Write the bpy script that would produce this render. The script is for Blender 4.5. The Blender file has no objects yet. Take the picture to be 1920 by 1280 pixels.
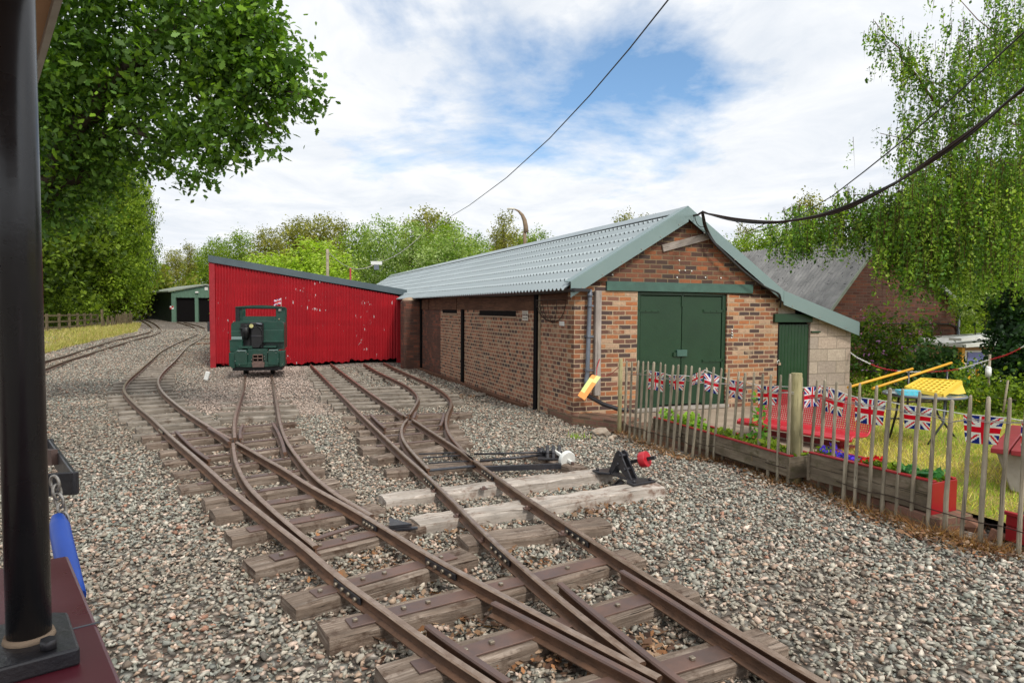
EXPO = 0.1
import bpy, bmesh, math, random
import numpy as np
from mathutils import Vector, Matrix
random.seed(7); RNG = np.random.default_rng(11)
sc = bpy.context.scene; COL = sc.collection
R = math.radians
# ------------------------------------------------------------------ camera model
F, PIT, ROLL, CZ = 1250.0, math.atan(60/1250), .007, 1.8
CP, SP_, CR, SR = math.cos(PIT), math.sin(PIT), math.cos(ROLL), math.sin(ROLL)
EX = Vector((CR, SP_*SR, CP*SR)); EY = Vector((-SR, SP_*CR, CP*CR)); FW = Vector((0, CP, -SP_))
def ray(px, py):
    return EX*((px-960)/F) + EY*(-(py-640)/F) + FW
def gz(y):                                     # the yard climbs gently beyond 22 m
    return .02*(y-22) if y > 22 else 0.0
def G(px, py, h=0.0):                          # survey point on the ground (plus h)
    r = ray(px, py); s = -r.z/r.y
    Y = (CZ-h)/s if s > 0 else -1
    if Y > 22 or Y < 0: Y = (CZ-h+.44)/(s+.02)
    return Vector((r.x/r.y*Y, Y, CZ-s*Y))
def at(px, py, Y):
    r = ray(px, py); return Vector((r.x/r.y*Y, Y, CZ+r.z/r.y*Y))
def onplane(px, py, p, ang):                   # vertical plane through p, horizontal direction ang
    r = ray(px, py); n = Vector((-math.sin(ang), math.cos(ang), 0)); o = Vector((0, 0, CZ))
    return o + r*(n.dot(p-o)/n.dot(r))
cam = bpy.data.cameras.new('camera'); co = bpy.data.objects.new('camera', cam); COL.objects.link(co)
co.matrix_world = Matrix(((EX.x, EY.x, -FW.x, 0), (EX.y, EY.y, -FW.y, 0), (EX.z, EY.z, -FW.z, CZ), (0, 0, 0, 1)))
cam.sensor_width = 36; cam.lens = F/1920*36; cam.clip_start = .05; cam.clip_end = 2000; sc.camera = co
# ------------------------------------------------------------------ materials
def lin(c): return tuple(((v/255+.055)/1.055)**2.4 if v/255 > .04045 else v/255/12.92 for v in c)
class NT:
    def __init__(s, name):
        s.m = bpy.data.materials.new(name); s.m.use_nodes = True; s.t = s.m.node_tree; s.n = s.t.nodes; s.l = s.t.links
        s.b = s.n['Principled BSDF']
    def node(s, ty, **k):
        n = s.n.new(ty)
        for a, v in k.items():
            if a.startswith('i_'): n.inputs[a[2:].replace('_', ' ')].default_value = v
            else: setattr(n, a, v)
        return n
    def link(s, a, b): s.l.new(a, b)
    def coord(s, kind='UV', scale=(1, 1, 1), rnd=True):
        t = s.node('ShaderNodeTexCoord'); m = s.node('ShaderNodeMapping'); m.inputs['Scale'].default_value = scale
        s.link(t.outputs[kind], m.inputs['Vector'])
        if rnd:
            oi = s.node('ShaderNodeObjectInfo'); mu = s.node('ShaderNodeMath', operation='MULTIPLY'); mu.inputs[1].default_value = 37.
            s.link(oi.outputs['Random'], mu.inputs[0]); s.link(mu.outputs[0], m.inputs['Location'])
        return m.outputs[0]
    def noise(s, vec, scale, detail=4, rough=.55, dist=0):
        n = s.node('ShaderNodeTexNoise'); n.inputs['Scale'].default_value = scale; n.inputs['Detail'].default_value = detail
        n.inputs['Roughness'].default_value = rough; n.inputs['Distortion'].default_value = dist
        if vec is not None: s.link(vec, n.inputs['Vector'])
        return n.outputs['Fac']
    def ramp(s, fac, pts, interp='LINEAR'):
        r = s.node('ShaderNodeValToRGB'); e = r.color_ramp; e.interpolation = interp
        while len(e.elements) < len(pts): e.elements.new(.5)
        for el, (p, c) in zip(e.elements, pts): el.position = p; el.color = (*c, 1) if len(c) == 3 else c
        s.link(fac, r.inputs[0]); return r.outputs[0]
    def mix(s, fac, a, b, mode='MIX'):
        m = s.node('ShaderNodeMix', data_type='RGBA', blend_type=mode)
        for sock, v in ((m.inputs[0], fac), (m.inputs[6], a), (m.inputs[7], b)):
            if hasattr(v, 'links'): s.link(v, sock)
            else: sock.default_value = v if isinstance(v, (int, float)) else (*v, 1)
        return m.outputs[2]
    def math(s, op, a, b=0., clamp=False):
        m = s.node('ShaderNodeMath', operation=op, use_clamp=clamp)
        for i, v in enumerate((a, b)):
            if hasattr(v, 'links'): s.link(v, m.inputs[i])
            else: m.inputs[i].default_value = v
        return m.outputs[0]
    def bump(s, h, strength=.5, dist=.01):
        b = s.node('ShaderNodeBump'); b.inputs['Strength'].default_value = strength; b.inputs['Distance'].default_value = dist
        s.link(h, b.inputs['Height']); s.link(b.outputs[0], s.b.inputs['Normal'])
    def fin(s, col=None, rough=.7, metal=0., spec=.5):
        if col is not None:
            if hasattr(col, 'links'): s.link(col, s.b.inputs['Base Color'])
            else: s.b.inputs['Base Color'].default_value = (*col, 1)
        for nm, v in (('Roughness', rough), ('Metallic', metal), ('Specular IOR Level', spec)):
            if hasattr(v, 'links'): s.link(v, s.b.inputs[nm])
            else: s.b.inputs[nm].default_value = v
        return s.m
BW0, BW1 = (0, 0, 0), (1, 1, 1)
def paint(name, c, c2=None, rough=.45, metal=0., sc_=6., bump=.15, spots=None, sp_amt=.68, kind='UV', dirt=None):
    """painted or plain surface: gentle tone changes, fine grain, optional chips / dirt"""
    t = NT(name); v = t.coord(kind); c2 = c2 or tuple(x*.72 for x in c)
    f = t.noise(v, sc_, 6, .62); col = t.ramp(f, [(.3, c2), (.7, c)])
    if dirt:
        d = t.ramp(t.noise(v, sc_*.35, 8, .7, .4), [(.45, BW0), (.72, BW1)]); d = t.math('MULTIPLY', d, .55); col = t.mix(d, col, dirt)
    if spots:
        s_ = t.ramp(t.noise(v, sc_*5, 4, .6), [(sp_amt, BW0), (sp_amt+.03, BW1)]); col = t.mix(s_, col, spots)
    t.bump(t.noise(v, sc_*9, 5, .6), bump, .004)
    rr = t.math('ADD', t.math('MULTIPLY', t.noise(v, sc_*2, 4), .3), rough-.15)
    return t.fin(col, rr, metal, .5 if rough < .6 else .12)
def wood(name, c1, c2, c3, rough=.85, sx=1.3, sy=22., bump=.7, stain=None):
    t = NT(name); v = t.coord('UV', (sx, sy, 1)); v2 = t.coord('UV', (2.2, 5, 1))
    g = t.noise(v, 1.6, 8, .7, .6); big = t.noise(v2, 1.3, 5, .6)
    col = t.ramp(g, [(.28, c1), (.5, c2), (.72, c3)])
    col = t.mix(t.ramp(big, [(.35, BW0), (.7, BW1)]), col, tuple(x*.55 for x in c2))
    cr = t.ramp(t.noise(t.coord('UV', (sx*.7, sy*1.6, 1)), 1.5, 5, .75, 1.), [(.33, BW1), (.39, BW0)])
    col = t.mix(t.math('MULTIPLY', cr, .85), col, tuple(x*.2 for x in c1))
    cs = t.ramp(t.noise(t.coord('UV', (sx*.5, sy*.45, 1)), 1.2, 7, .8, .5), [(.60, BW0), (.68, BW1)]); col = t.mix(t.math('MULTIPLY', cs, .6), col, tuple(x*.45 for x in c1))
    if stain: col = t.mix(t.ramp(t.noise(t.coord('UV', (3, 3, 3)), 2.2, 6, .7), [(.52, BW0), (.66, BW1)]), col, stain)
    h = t.math('SUBTRACT', g, t.math('MULTIPLY', cr, .6)); t.bump(h, bump, .012)
    return t.fin(col, rough, 0, .25)
def brick(name, tones, mortar, bw=.225, rh=.075, ms=.009, dirt=(.05, .04, .03), patch=None, plain=False):
    t = NT(name); v = t.coord('UV', rnd=False)
    wob = t.node('ShaderNodeTexNoise'); wob.inputs['Scale'].default_value = 3.; t.link(v, wob.inputs['Vector'])
    vv = t.node('ShaderNodeVectorMath', operation='MULTIPLY_ADD'); t.link(wob.outputs['Color'], vv.inputs[0])
    vv.inputs[1].default_value = (.016, .014, 0); t.link(v, vv.inputs[2])
    b = t.node('ShaderNodeTexBrick'); t.link(vv.outputs[0], b.inputs['Vector'])
    b.inputs['Scale'].default_value = 1; b.inputs['Brick Width'].default_value = bw; b.inputs['Row Height'].default_value = rh
    b.inputs['Mortar Size'].default_value = ms; b.inputs['Mortar Smooth'].default_value = .25; b.inputs['Bias'].default_value = 0
    b.inputs['Color1'].default_value = (0, 0, 0, 1); b.inputs['Color2'].default_value = (1, 1, 1, 1); b.inputs['Mortar'].default_value = (.5, .5, .5, 1)
    n = len(tones); col = t.ramp(b.outputs['Color'], [(i/n, c) for i, c in enumerate(tones)], 'CONSTANT')
    fn = t.noise(v, 26, 6, .7); col = t.mix(t.ramp(fn, [(.35, BW0), (.75, BW1)]), col, t.mix(.55, col, (.09, .055, .045)))
    big = t.noise(v, .9, 6, .65, .3)
    col = t.mix(t.math('MULTIPLY', t.ramp(big, [(.45, BW0), (.68, BW1)]), .5), col, dirt)
    mor = t.mix(t.noise(v, 9, 5, .6), mortar, tuple(x*.55 for x in mortar))
    fac = b.outputs['Fac']
    if patch:        # mortar smeared over the face in places
        fac = t.math('MAXIMUM', fac, t.math('MULTIPLY', t.ramp(t.noise(v, 2.1, 7, .72), [(.57, BW0), (.64, BW1)]), .6))
    col = t.mix(fac, col, mor)
    if plain: col = t.mix(t.ramp(t.noise(v, 1.6, 6, .7), [(.35, BW0), (.6, BW1)]), col, dirt)
    h = t.math('ADD', t.math('MULTIPLY', b.outputs['Fac'], -1.), t.math('MULTIPLY', fn, .5)); t.bump(h, .8, .012)
    return t.fin(col, .9, 0, .2)
def attrmat(name, rough=.7, trans=0., spec=.3, gain=1., tex=0, nscale=60):
    t = NT(name); a = t.node('ShaderNodeAttribute', attribute_name='Col'); col = a.outputs['Color']
    if tex:
        v = t.coord('Object', rnd=False); f = t.noise(v, nscale, 5, .65)
        col = t.mix(t.ramp(f, [(.3, BW0), (.75, BW1)]), t.mix(tex, col, (.02, .02, .02)), col); t.bump(f, .5, .004)
    t.fin(col, rough, 0, spec)
    if trans:
        tr = t.node('ShaderNodeBsdfTranslucent'); t.link(t.mix(1., col, (1.25, 1.35, .55), 'MULTIPLY'), tr.inputs[0])
        mx = t.node('ShaderNodeMixShader'); mx.inputs[0].default_value = trans
        t.link(t.b.outputs[0], mx.inputs[1]); t.link(tr.outputs[0], mx.inputs[2]); t.link(mx.outputs[0], t.n['Material Output'].inputs[0])
    return t.m
M = {}
M['rail'] = paint('rusty rail steel', (.15, .08, .047), (.06, .034, .022), .55, .35, 9, .4, dirt=(.20, .095, .048))
M['railtop'] = paint('worn rail head', (.46, .35, .27), (.24, .16, .11), .33, .8, 14, .15, dirt=(.2, .1, .055))
M['rust'] = paint('rusty flat steel', (.175, .10, .075), (.095, .062, .05), .5, .3, 5, .35, dirt=(.085, .075, .085))
M['bolt'] = paint('dull bolt steel', (.30, .27, .22), (.2, .15, .1), .45, .6, 30, .2)
M['sleeper'] = wood('weathered sleeper wood', (.07, .045, .03), (.22, .165, .125), (.48, .40, .33), stain=(.07, .042, .028), bump=1.)
M['sleeper_grey'] = wood('grey sleeper wood', (.11, .085, .062), (.27, .23, .185), (.45, .40, .34), stain=(.11, .08, .058), bump=1.)
M['timber_pale'] = wood('bleached timber', (.20, .15, .115), (.46, .40, .34), (.62, .57, .51), stain=(.17, .11, .08), sy=16)
M['plank'] = wood('grey plank', (.22, .19, .165), (.36, .31, .27), (.47, .42, .37))
M['picket'] = wood('silvered picket wood', (.15, .125, .085), (.33, .28, .20), (.47, .42, .32), sx=2, sy=30)
M['post_new'] = wood('green tinged post wood', (.19, .17, .075), (.33, .29, .15), (.44, .39, .24), sx=2, sy=20)
M['planter'] = wood('planter board wood', (.075, .055, .035), (.185, .145, .10), (.29, .25, .18), sx=1.2, sy=12, stain=(.09, .075, .04))
M['pale_batten'] = wood('tan batten', (.2, .15, .09), (.34, .26, .17), (.42, .34, .24))
M['darkwood'] = wood('dark brown wood', (.035, .018, .012), (.12, .055, .03), (.20, .10, .055))
M['board_brown'] = wood('brown vertical boards', (.07, .04, .028), (.17, .11, .08), (.26, .19, .15), sx=1, sy=14)
M['black'] = paint('black gloss paint', (.018, .018, .02), (.01, .01, .012), .28, 0, 5, .1)
M['blackiron'] = paint('black painted iron', (.028, .028, .034), (.014, .014, .017), .38, .1, 12, .3, dirt=(.05, .04, .035))
M['dark'] = paint('black timber and void shade', (.006, .005, .005), None, .9)  # black timber; also colours in the shade inside openings
M['redcorr'] = None
M['redpaint'] = paint('red gloss paint', (.33, .009, .015), (.24, .006, .011), .38, 0, 3, .1, dirt=(.22, .008, .012))
M['redplank'] = paint('dark red plank paint', (.27, .02, .025), (.19, .014, .018), .5, 0, 8, .2)
M['benchred'] = paint('red plastic coated steel', (.44, .014, .024), (.36, .010, .018), .32, 0, 3, .05)
M['green'] = paint('dark green paint', (.007, .038, .012), (.005, .027, .009), .45, 0, 2.5, .35, dirt=(.012, .045, .018))
M['greenlintel'] = paint('grey green beam paint', (.055, .125, .095), (.035, .085, .065), .5, 0, 5, .4, dirt=(.03, .06, .045))
M['locogreen'] = paint('locomotive green paint', (.005, .050, .031), (.003, .030, .020), .36, 0, 5, .15, dirt=(.03, .05, .035), spots=(.12, .16, .12), sp_amt=.70)
M['locoblack'] = paint('sooty engine metal', (.012, .011, .012), (.005, .005, .005), .5, .2, 10, .3)
M['flash'] = paint('grey green coated flashing', (.20, .27, .255), (.175, .24, .23), .35, .3, 1.2, .03)
M['roof'] = paint('grey coated roof sheet', (.33, .375, .385), (.26, .30, .31), .42, .25, .8, .05, dirt=(.27, .31, .31))
M['flashdk'] = paint('dark grey flashing', (.085, .115, .125), (.065, .09, .10), .4, .2, 2, .05)
M['asb'] = paint('old grey roof sheet', (.30, .29, .275), (.17, .165, .16), .9, 0, 3, .5, dirt=(.08, .08, .075), spots=(.05, .05, .05), sp_amt=.62)
M['pipe'] = paint('grey plastic downpipe', (.14, .16, .19), (.10, .115, .14), .45, 0, 4, .05, dirt=(.07, .065, .06))
M['gutter'] = paint('black gutter plastic', (.022, .02, .022), None, .4)
M['cable'] = paint('black cable', (.02, .019, .018), None, .55)
M['cabledark'] = paint('brown black old cable', (.045, .03, .024), None, .6)
M['white'] = paint('white paint', (.72, .72, .68), (.62, .62, .58), .45, 0, 6, .1, dirt=(.5, .48, .43))
M['signwhite'] = paint('faded white sign', (.60, .57, .48), (.5, .47, .4), .6)
M['yellow'] = paint('yellow plastic', (.74, .52, .055), (.66, .44, .04), .4, 0, 4, .03)
M['yellowpole'] = paint('orange yellow pipe paint', (.72, .36, .02), (.62, .30, .015), .45)
M['maroon'] = paint('maroon coach paint', (.10, .012, .022), (.075, .009, .016), .3, 0, 3, .08, dirt=(.13, .03, .04))
M['cream'] = paint('cream roof board', (.50, .30, .17), None, .6)
M['blue'] = paint('blue rubber sleeve', (.012, .085, .48), (.008, .06, .36), .4, 0, 6, .1)
M['galv'] = paint('galvanised steel', (.42, .40, .37), (.30, .27, .23), .4, .8, 20, .2)
M['concrete'] = paint('rough concrete', (.36, .33, .29), (.25, .22, .19), .9, 0, 7, .6, dirt=(.2, .17, .13))
M['lampconc'] = paint('weathered brown concrete lamp post', (.26, .19, .13), (.17, .12, .08), .85, 0, 5, .3)
M['stonecap'] = paint('buff stone', (.37, .27, .19), (.26, .19, .13), .9, 0, 8, .5)
M['rockpale'] = paint('pale broken rock', (.45, .38, .30), (.30, .23, .17), .9, 0, 14, .7)
M['rockred'] = paint('red sandstone lump', (.25, .13, .085), (.15, .08, .055), .9, 0, 9, .7)
M['trunk'] = wood('bark', (.035, .028, .02), (.09, .07, .05), (.15, .12, .09), sx=8, sy=3)
M['barkbrown'] = wood('reddish birch twig bark', (.06, .03, .018), (.17, .09, .05), (.25, .15, .09), sx=8, sy=3)
M['glass'] = paint('pale glass top', (.25, .28, .28), None, .1, 0, 2, .0)
M['blueglass'] = paint('blue curtained window', (.14, .16, .42), (.2, .22, .46), .3, 0, 2)
M['soil'] = paint('planter soil', (.07, .045, .03), (.03, .02, .015), 1, 0, 20, .8)
M['gshed'] = paint('green sheet cladding', (.11, .19, .135), (.09, .165, .115), .55, 0, 1.5, .05)
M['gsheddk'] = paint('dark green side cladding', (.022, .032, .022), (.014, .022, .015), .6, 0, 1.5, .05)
M['gshedroof'] = paint('pale green roof sheet', (.30, .33, .27), None, .6)
M['fencewood'] = wood('brown field fence wood', (.06, .045, .025), (.15, .115, .065), (.22, .18, .11), sx=2, sy=10)
M['lens'] = paint('amber lamp glass', (.5, .47, .2), None, .15)
M['flag'] = attrmat('flag cloth', .8, .15, .1)
M['stone'] = attrmat('ballast stones', .88, 0, .2, tex=.42, nscale=55)
M['litter'] = attrmat('dead leaves', .85, .12, .15)
M['leaf'] = attrmat('leaves', .55, .42, .22)
M['leafglossy'] = attrmat('oak leaves', .48, .38, .28)
M['grass'] = attrmat('grass blades', .7, .3, .15)
M['petal'] = attrmat('petals', .6, .3, .2)
BR = [(.30, .115, .055), (.11, .055, .042), (.42, .155, .06), (.19, .085, .055), (.36, .13, .055), (.075, .05, .045), (.47, .22, .10), (.25, .11, .07)]
M['brickfront'] = brick('orange front brick', BR + [(.5, .33, .21), (.14, .07, .05)], (.50, .37, .24), ms=.010, patch=True)
M['brickgable'] = brick('dark orange gable brick', [(.25, .09, .045), (.08, .045, .036), (.34, .115, .045), (.13, .06, .042), (.20, .08, .045), (.06, .042, .038)], (.27, .20, .12), ms=.008)
M['brickside'] = brick('brown side brick', [(.29, .12, .072), (.14, .07, .052), (.36, .155, .09), (.21, .095, .062), (.40, .17, .095), (.085, .055, .048), (.26, .12, .08), (.43, .20, .12)], (.54, .41, .27), bw=.145, ms=.010, patch=True, dirt=(.13, .075, .05))
M['brickdark'] = brick('sooty red brick', [(.25, .078, .045), (.15, .058, .038), (.33, .10, .055), (.08, .042, .034)], (.17, .12, .085), ms=.008, plain=True, dirt=(.085, .045, .033))
M['brickmoss'] = brick('mossy dwarf wall brick', [(.19, .10, .07), (.12, .075, .05), (.25, .125, .08)], (.20, .16, .10), ms=.008, dirt=(.07, .06, .03))
M['brickhouse'] = brick('house brick', [(.19, .065, .045), (.13, .05, .038), (.24, .085, .05), (.16, .075, .055)], (.19, .13, .10), ms=.008)
M['block'] = brick('concrete block', [(.42, .35, .27), (.48, .40, .31), (.37, .31, .25), (.45, .36, .28)], (.30, .25, .19), bw=.45, rh=.225, ms=.008, dirt=(.19, .15, .12))
def redcorr():
    t = NT('red painted corrugated iron'); v = t.coord('UV', rnd=False)
    col = t.ramp(t.noise(v, 1.6, 6, .65), [(.3, (.22, .004, .008)), (.7, (.42, .008, .014))]); oi = t.node('ShaderNodeObjectInfo'); col = t.mix(t.math('MULTIPLY', oi.outputs['Random'], .4), col, (.26, .008, .018))
    st = t.noise(t.coord('UV', (9, .6, 1), False), 1., 5, .6); col = t.mix(t.math('MULTIPLY', t.ramp(st, [(.5, BW0), (.75, BW1)]), .45), col, (.24, .012, .012))
    a = t.noise(t.coord('UV', (5, 2.2, 1), False), 2.2, 5, .62); m = t.noise(v, .75, 2, .5)
    chips = t.ramp(t.math('MULTIPLY', a, t.ramp(m, [(.35, (.8,)*3), (.6, (1.05,)*3)])), [(.648, BW0), (.662, BW1)])
    col = t.mix(chips, col, (.55, .60, .60)); t.bump(t.noise(v, 8, 5), .25, .01)
    return t.fin(col, .45, 0, .35)
M['redcorr'] = redcorr()
def greencorr(): return paint('green corrugated door paint', (.009, .044, .013), (.006, .03, .009), .4, 0, 3, .1, spots=(.10, .22, .12), sp_amt=.74)
M['greencorr'] = greencorr()
# ------------------------------------------------------------------ mesh building
def world_of(o):
    m = o.matrix_basis.copy()
    while o.parent: o = o.parent; m = o.matrix_basis @ m
    return m
class MB:
    def __init__(s): s.v = []; s.f = []; s.mi = []; s.sm = []
    def add(s, vs, fs, mi=0, sm=False, M4=None):
        o = len(s.v); s.v += [tuple((M4 @ Vector(p)) if M4 is not None else p) for p in vs]
        s.f += [tuple(o+i for i in f) for f in fs]; s.mi += [mi]*len(fs); s.sm += [sm]*len(fs); return s
    def box(s, c, d, M4=None, mi=0):
        x, y, z = (k/2 for k in d)
        vs = [(c[0]+a*x, c[1]+b*y, c[2]+e*z) for a in (-1, 1) for b in (-1, 1) for e in (-1, 1)]
        return s.add(vs, [(0, 1, 3, 2), (4, 6, 7, 5), (0, 4, 5, 1), (2, 3, 7, 6), (0, 2, 6, 4), (1, 5, 7, 3)], mi, False, M4)
    def bb(s, x0, x1, y0, y1, z0, z1, M4=None, mi=0):
        return s.box(((x0+x1)/2, (y0+y1)/2, (z0+z1)/2), (abs(x1-x0), abs(y1-y0), abs(z1-z0)), M4, mi)
    def bar(s, a, b, w, h, up=(0, 0, 1)):            # rectangular bar from a to b
        a, b = Vector(a), Vector(b); d = (b-a); L = d.length; x = d/L; u = Vector(up)
        if abs(x.dot(u)) > .95: u = Vector((0, 1, 0))
        y = u.cross(x).normalized(); z = x.cross(y)
        m = Matrix(((x.x, y.x, z.x, 0), (x.y, y.y, z.y, 0), (x.z, y.z, z.z, 0), (0, 0, 0, 1))); m.translation = (a+b)/2
        return s.box((0, 0, 0), (L, w, h), m)
    def prism(s, poly, vec, mi=0, M4=None):          # planar polygon (3D pts) pushed by vec
        n = len(poly); P = [Vector(p) for p in poly]; Q = [p+Vector(vec) for p in P]
        nrm = Vector((0, 0, 0))
        for i in range(n): nrm += P[i].cross(P[(i+1) % n])
        if nrm.dot(Vector(vec)) > 0: P, Q = P[::-1], Q[::-1]
        fs = [tuple(range(n)), tuple(range(2*n-1, n-1, -1))]+[(i, n+i, n+(i+1) % n, (i+1) % n) for i in range(n)]
        fs = [fs[0][::1]]+[fs[1]]+[tuple(f) for f in fs[2:]]
        return s.add([tuple(p) for p in P]+[tuple(q) for q in Q], fs, mi, False, M4)
    def tube(s, pts, r, n=8, caps=True, sm=True, mi=0, M4=None):
        pts = [Vector(p) for p in pts]; k = len(pts); rs = r if isinstance(r, (list, tuple)) else [r]*k
        vs = []; pu = None
        for i, p in enumerate(pts):
            t = (pts[min(i+1, k-1)]-pts[max(i-1, 0)]).normalized()
            if pu is None:
                pu = Vector((0, 0, 1)) if abs(t.z) < .9 else Vector((1, 0, 0))
            u = (pu-t*pu.dot(t)).normalized(); w = t.cross(u); pu = u
            for j in range(n):
                a = 2*math.pi*j/n; vs.append(tuple(p+(u*math.cos(a)+w*math.sin(a))*rs[i]))
        fs = [(i*n+j, i*n+(j+1) % n, (i+1)*n+(j+1) % n, (i+1)*n+j) for i in range(k-1) for j in range(n)]
        s.add(vs, fs, mi, sm, M4)
        if caps:
            o = len(s.v)-len(vs); s.f += [tuple(o+j for j in range(n-1, -1, -1)), tuple(o+(k-1)*n+j for j in range(n))]; s.mi += [mi]*2; s.sm += [False]*2
        return s
    def cyl(s, a, b, r, n=12, r2=None, mi=0): return s.tube([a, b], [r, r2 if r2 is not None else r], n, mi=mi)
    def ball(s, c, r, n=8, sq=(1, 1, 1), mi=0):
        vs = []; fs = []
        for i in range(n+1):
            for j in range(n*2):
                t = math.pi*i/n; a = math.pi*j/n
                vs.append((c[0]+r*sq[0]*math.sin(t)*math.cos(a), c[1]+r*sq[1]*math.sin(t)*math.sin(a), c[2]+r*sq[2]*math.cos(t)))
        for i in range(n):
            for j in range(n*2): fs.append((i*2*n+j, (i+1)*2*n+j, (i+1)*2*n+(j+1) % (2*n), i*2*n+(j+1) % (2*n)))
        return s.add(vs, fs, mi, True)
    def grid(s, fn, nu, nv, mi=0, sm=True, both=False):
        vs = [tuple(fn(i/nu, j/nv)) for i in range(nu+1) for j in range(nv+1)]
        fs = [(i*(nv+1)+j, (i+1)*(nv+1)+j, (i+1)*(nv+1)+j+1, i*(nv+1)+j+1) for i in range(nu) for j in range(nv)]
        return s.add(vs, fs, mi, sm)
    def build(s, name, mat, parent=None, frame=None, bevel=0, uvrot=False, seg=1):
        """world-space vertices -> one object; frame gives the part its own axes"""
        me = bpy.data.meshes.new(name); o = bpy.data.objects.new(name, me); COL.objects.link(o)
        W = world_of(parent) if parent else Matrix()
        if frame is not None: o.matrix_basis = W.inverted() @ frame; inv = frame.inverted()
        else: inv = W.inverted()
        if parent: o.parent = parent
        me.from_pydata([tuple(inv @ Vector(p)) for p in s.v], [], s.f)
        for m in (mat if isinstance(mat, list) else [mat]): me.materials.append(M[m] if isinstance(m, str) else m)
        me.polygons.foreach_set('material_index', s.mi); me.polygons.foreach_set('use_smooth', s.sm)
        boxuv(me, uvrot); me.update()
        if bevel:
            b = o.modifiers.new('edge', 'BEVEL'); b.width = bevel; b.segments = seg; b.limit_method = 'ANGLE'; b.angle_limit = R(40)
        return o
def boxuv(me, rot=False):
    uv = me.uv_layers.new(name='UVMap'); n = len(me.loops)
    if not n: return
    co_ = np.empty(len(me.vertices)*3); me.vertices.foreach_get('co', co_); co_ = co_.reshape(-1, 3)
    li = np.empty(n, int); me.loops.foreach_get('vertex_index', li)
    nr = np.empty(len(me.polygons)*3); me.polygons.foreach_get('normal', nr); nr = np.abs(nr.reshape(-1, 3))
    lt = np.empty(len(me.polygons), int); me.polygons.foreach_get('loop_total', lt)
    ax = np.repeat(np.argmax(nr, 1), lt); c = co_[li]
    u = np.where(ax == 0, c[:, 1], c[:, 0]); v = np.where(ax == 2, c[:, 1], c[:, 2])
    if rot: u, v = v, u
    uv.data.foreach_set('uv', np.stack([u, v], 1).ravel())
def tag(o, label, cat, group=None, kind=None):
    if kind: o['kind'] = kind
    if label: o['label'] = label
    if cat: o['category'] = cat
    if group: o['group'] = group
    return o
def thing(name, label, cat, loc=(0, 0, 0), rotz=0, group=None):
    o = bpy.data.objects.new(name, None); COL.objects.link(o); o.empty_display_size = .1
    o.matrix_basis = Matrix.Translation(Vector(loc)) @ Matrix.Rotation(rotz, 4, 'Z')
    return tag(o, label, cat, group)
def frame_xy(a, b):                                   # frame at midpoint, x axis from a to b (horizontal)
    a, b = Vector(a), Vector(b); m = Matrix.Rotation(math.atan2(b.y-a.y, b.x-a.x), 4, 'Z'); m.translation = (a+b)/2; return m
def npmesh(name, V, faces_k, col, mat, parent=None, smooth=False, inv=None):
    """V (n,k,3) verts of n identical k-gons -> mesh; col (n,3)"""
    n, k = V.shape[:2]; me = bpy.data.meshes.new(name); o = bpy.data.objects.new(name, me); COL.objects.link(o)
    if parent:
        W = np.array(world_of(parent).inverted()); V = V @ W[:3, :3].T + W[:3, 3]; o.parent = parent
    me.vertices.add(n*k); me.vertices.foreach_set('co', V.reshape(-1).astype(np.float32))
    me.loops.add(n*k); me.loops.foreach_set('vertex_index', np.arange(n*k, dtype=np.int32))
    me.polygons.add(n); me.polygons.foreach_set('loop_start', np.arange(0, n*k, k, dtype=np.int32))
    a = me.color_attributes.new('Col', 'FLOAT_COLOR', 'POINT')
    c = np.ones((n*k, 4), np.float32); c[:, :3] = np.repeat(col, k, 0); a.data.foreach_set('color', c.ravel())
    me.materials.append(M[mat]); me.update(calc_edges=True); me.validate(); return o
def smoothline(pts, step=.15, it=3):
    pts = [Vector(p) for p in pts]; out = []
    P = [pts[0]*2-pts[1]]+pts+[pts[-1]*2-pts[-2]]
    for i in range(1, len(P)-2):
        a, b, c, d = P[i-1:i+3]; n = max(1, int((c-b).length/step))
        for j in range(n):
            t = j/n; out.append(.5*((2*b)+(c-a)*t+(2*a-5*b+4*c-d)*t*t+(3*b-a-3*c+d)*t*t*t))
    out.append(pts[-1])
    for _ in range(it): out = [out[0]]+[(out[i-1]+out[i]*2+out[i+1])/4 for i in range(1, len(out)-1)]+[out[-1]]
    return out
# ------------------------------------------------------------------ sun, sky
SUN_EL, SUN_AZ = 46, 148            # azimuth clockwise from +Y; the cloud patch brightened for added light is behind and right of us
w = bpy.data.worlds.new('World'); sc.world = w; w.use_nodes = True; nt = w.node_tree; nn = nt.nodes; ll = nt.links
bg = nn['Background']; sky = nn.new('ShaderNodeTexSky'); sky.sky_type = 'NISHITA'; sky.sun_disc = False
sky.sun_elevation = R(SUN_EL); sky.sun_rotation = R(SUN_AZ); sky.air_density = 1.; sky.dust_density = .4; sky.ozone_density = 2.5
def nd(ty, **k):
    n = nn.new(ty)
    for a, v in k.items(): setattr(n, a, v)
    return n
tc = nd('ShaderNodeTexCoord'); sep = nd('ShaderNodeSeparateXYZ'); ll.new(tc.outputs['Generated'], sep.inputs[0])
def mth(op, a, b=0., c=None, cl=False):
    n = nd('ShaderNodeMath', operation=op, use_clamp=cl)
    for i, v in enumerate((a, b, c)):
        if v is None: continue
        if hasattr(v, 'links'): ll.new(v, n.inputs[i])
        else: n.inputs[i].default_value = v
    return n.outputs[0]
zz = mth('MAXIMUM', mth('ADD', sep.outputs[2], .10), .03)
cx, cy = mth('DIVIDE', sep.outputs[0], zz), mth('DIVIDE', sep.outputs[1], zz)
cmb = nd('ShaderNodeCombineXYZ'); ll.new(mth('MULTIPLY', cx, 1.), cmb.inputs[0]); ll.new(mth('MULTIPLY', cy, .8), cmb.inputs[1])
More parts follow.
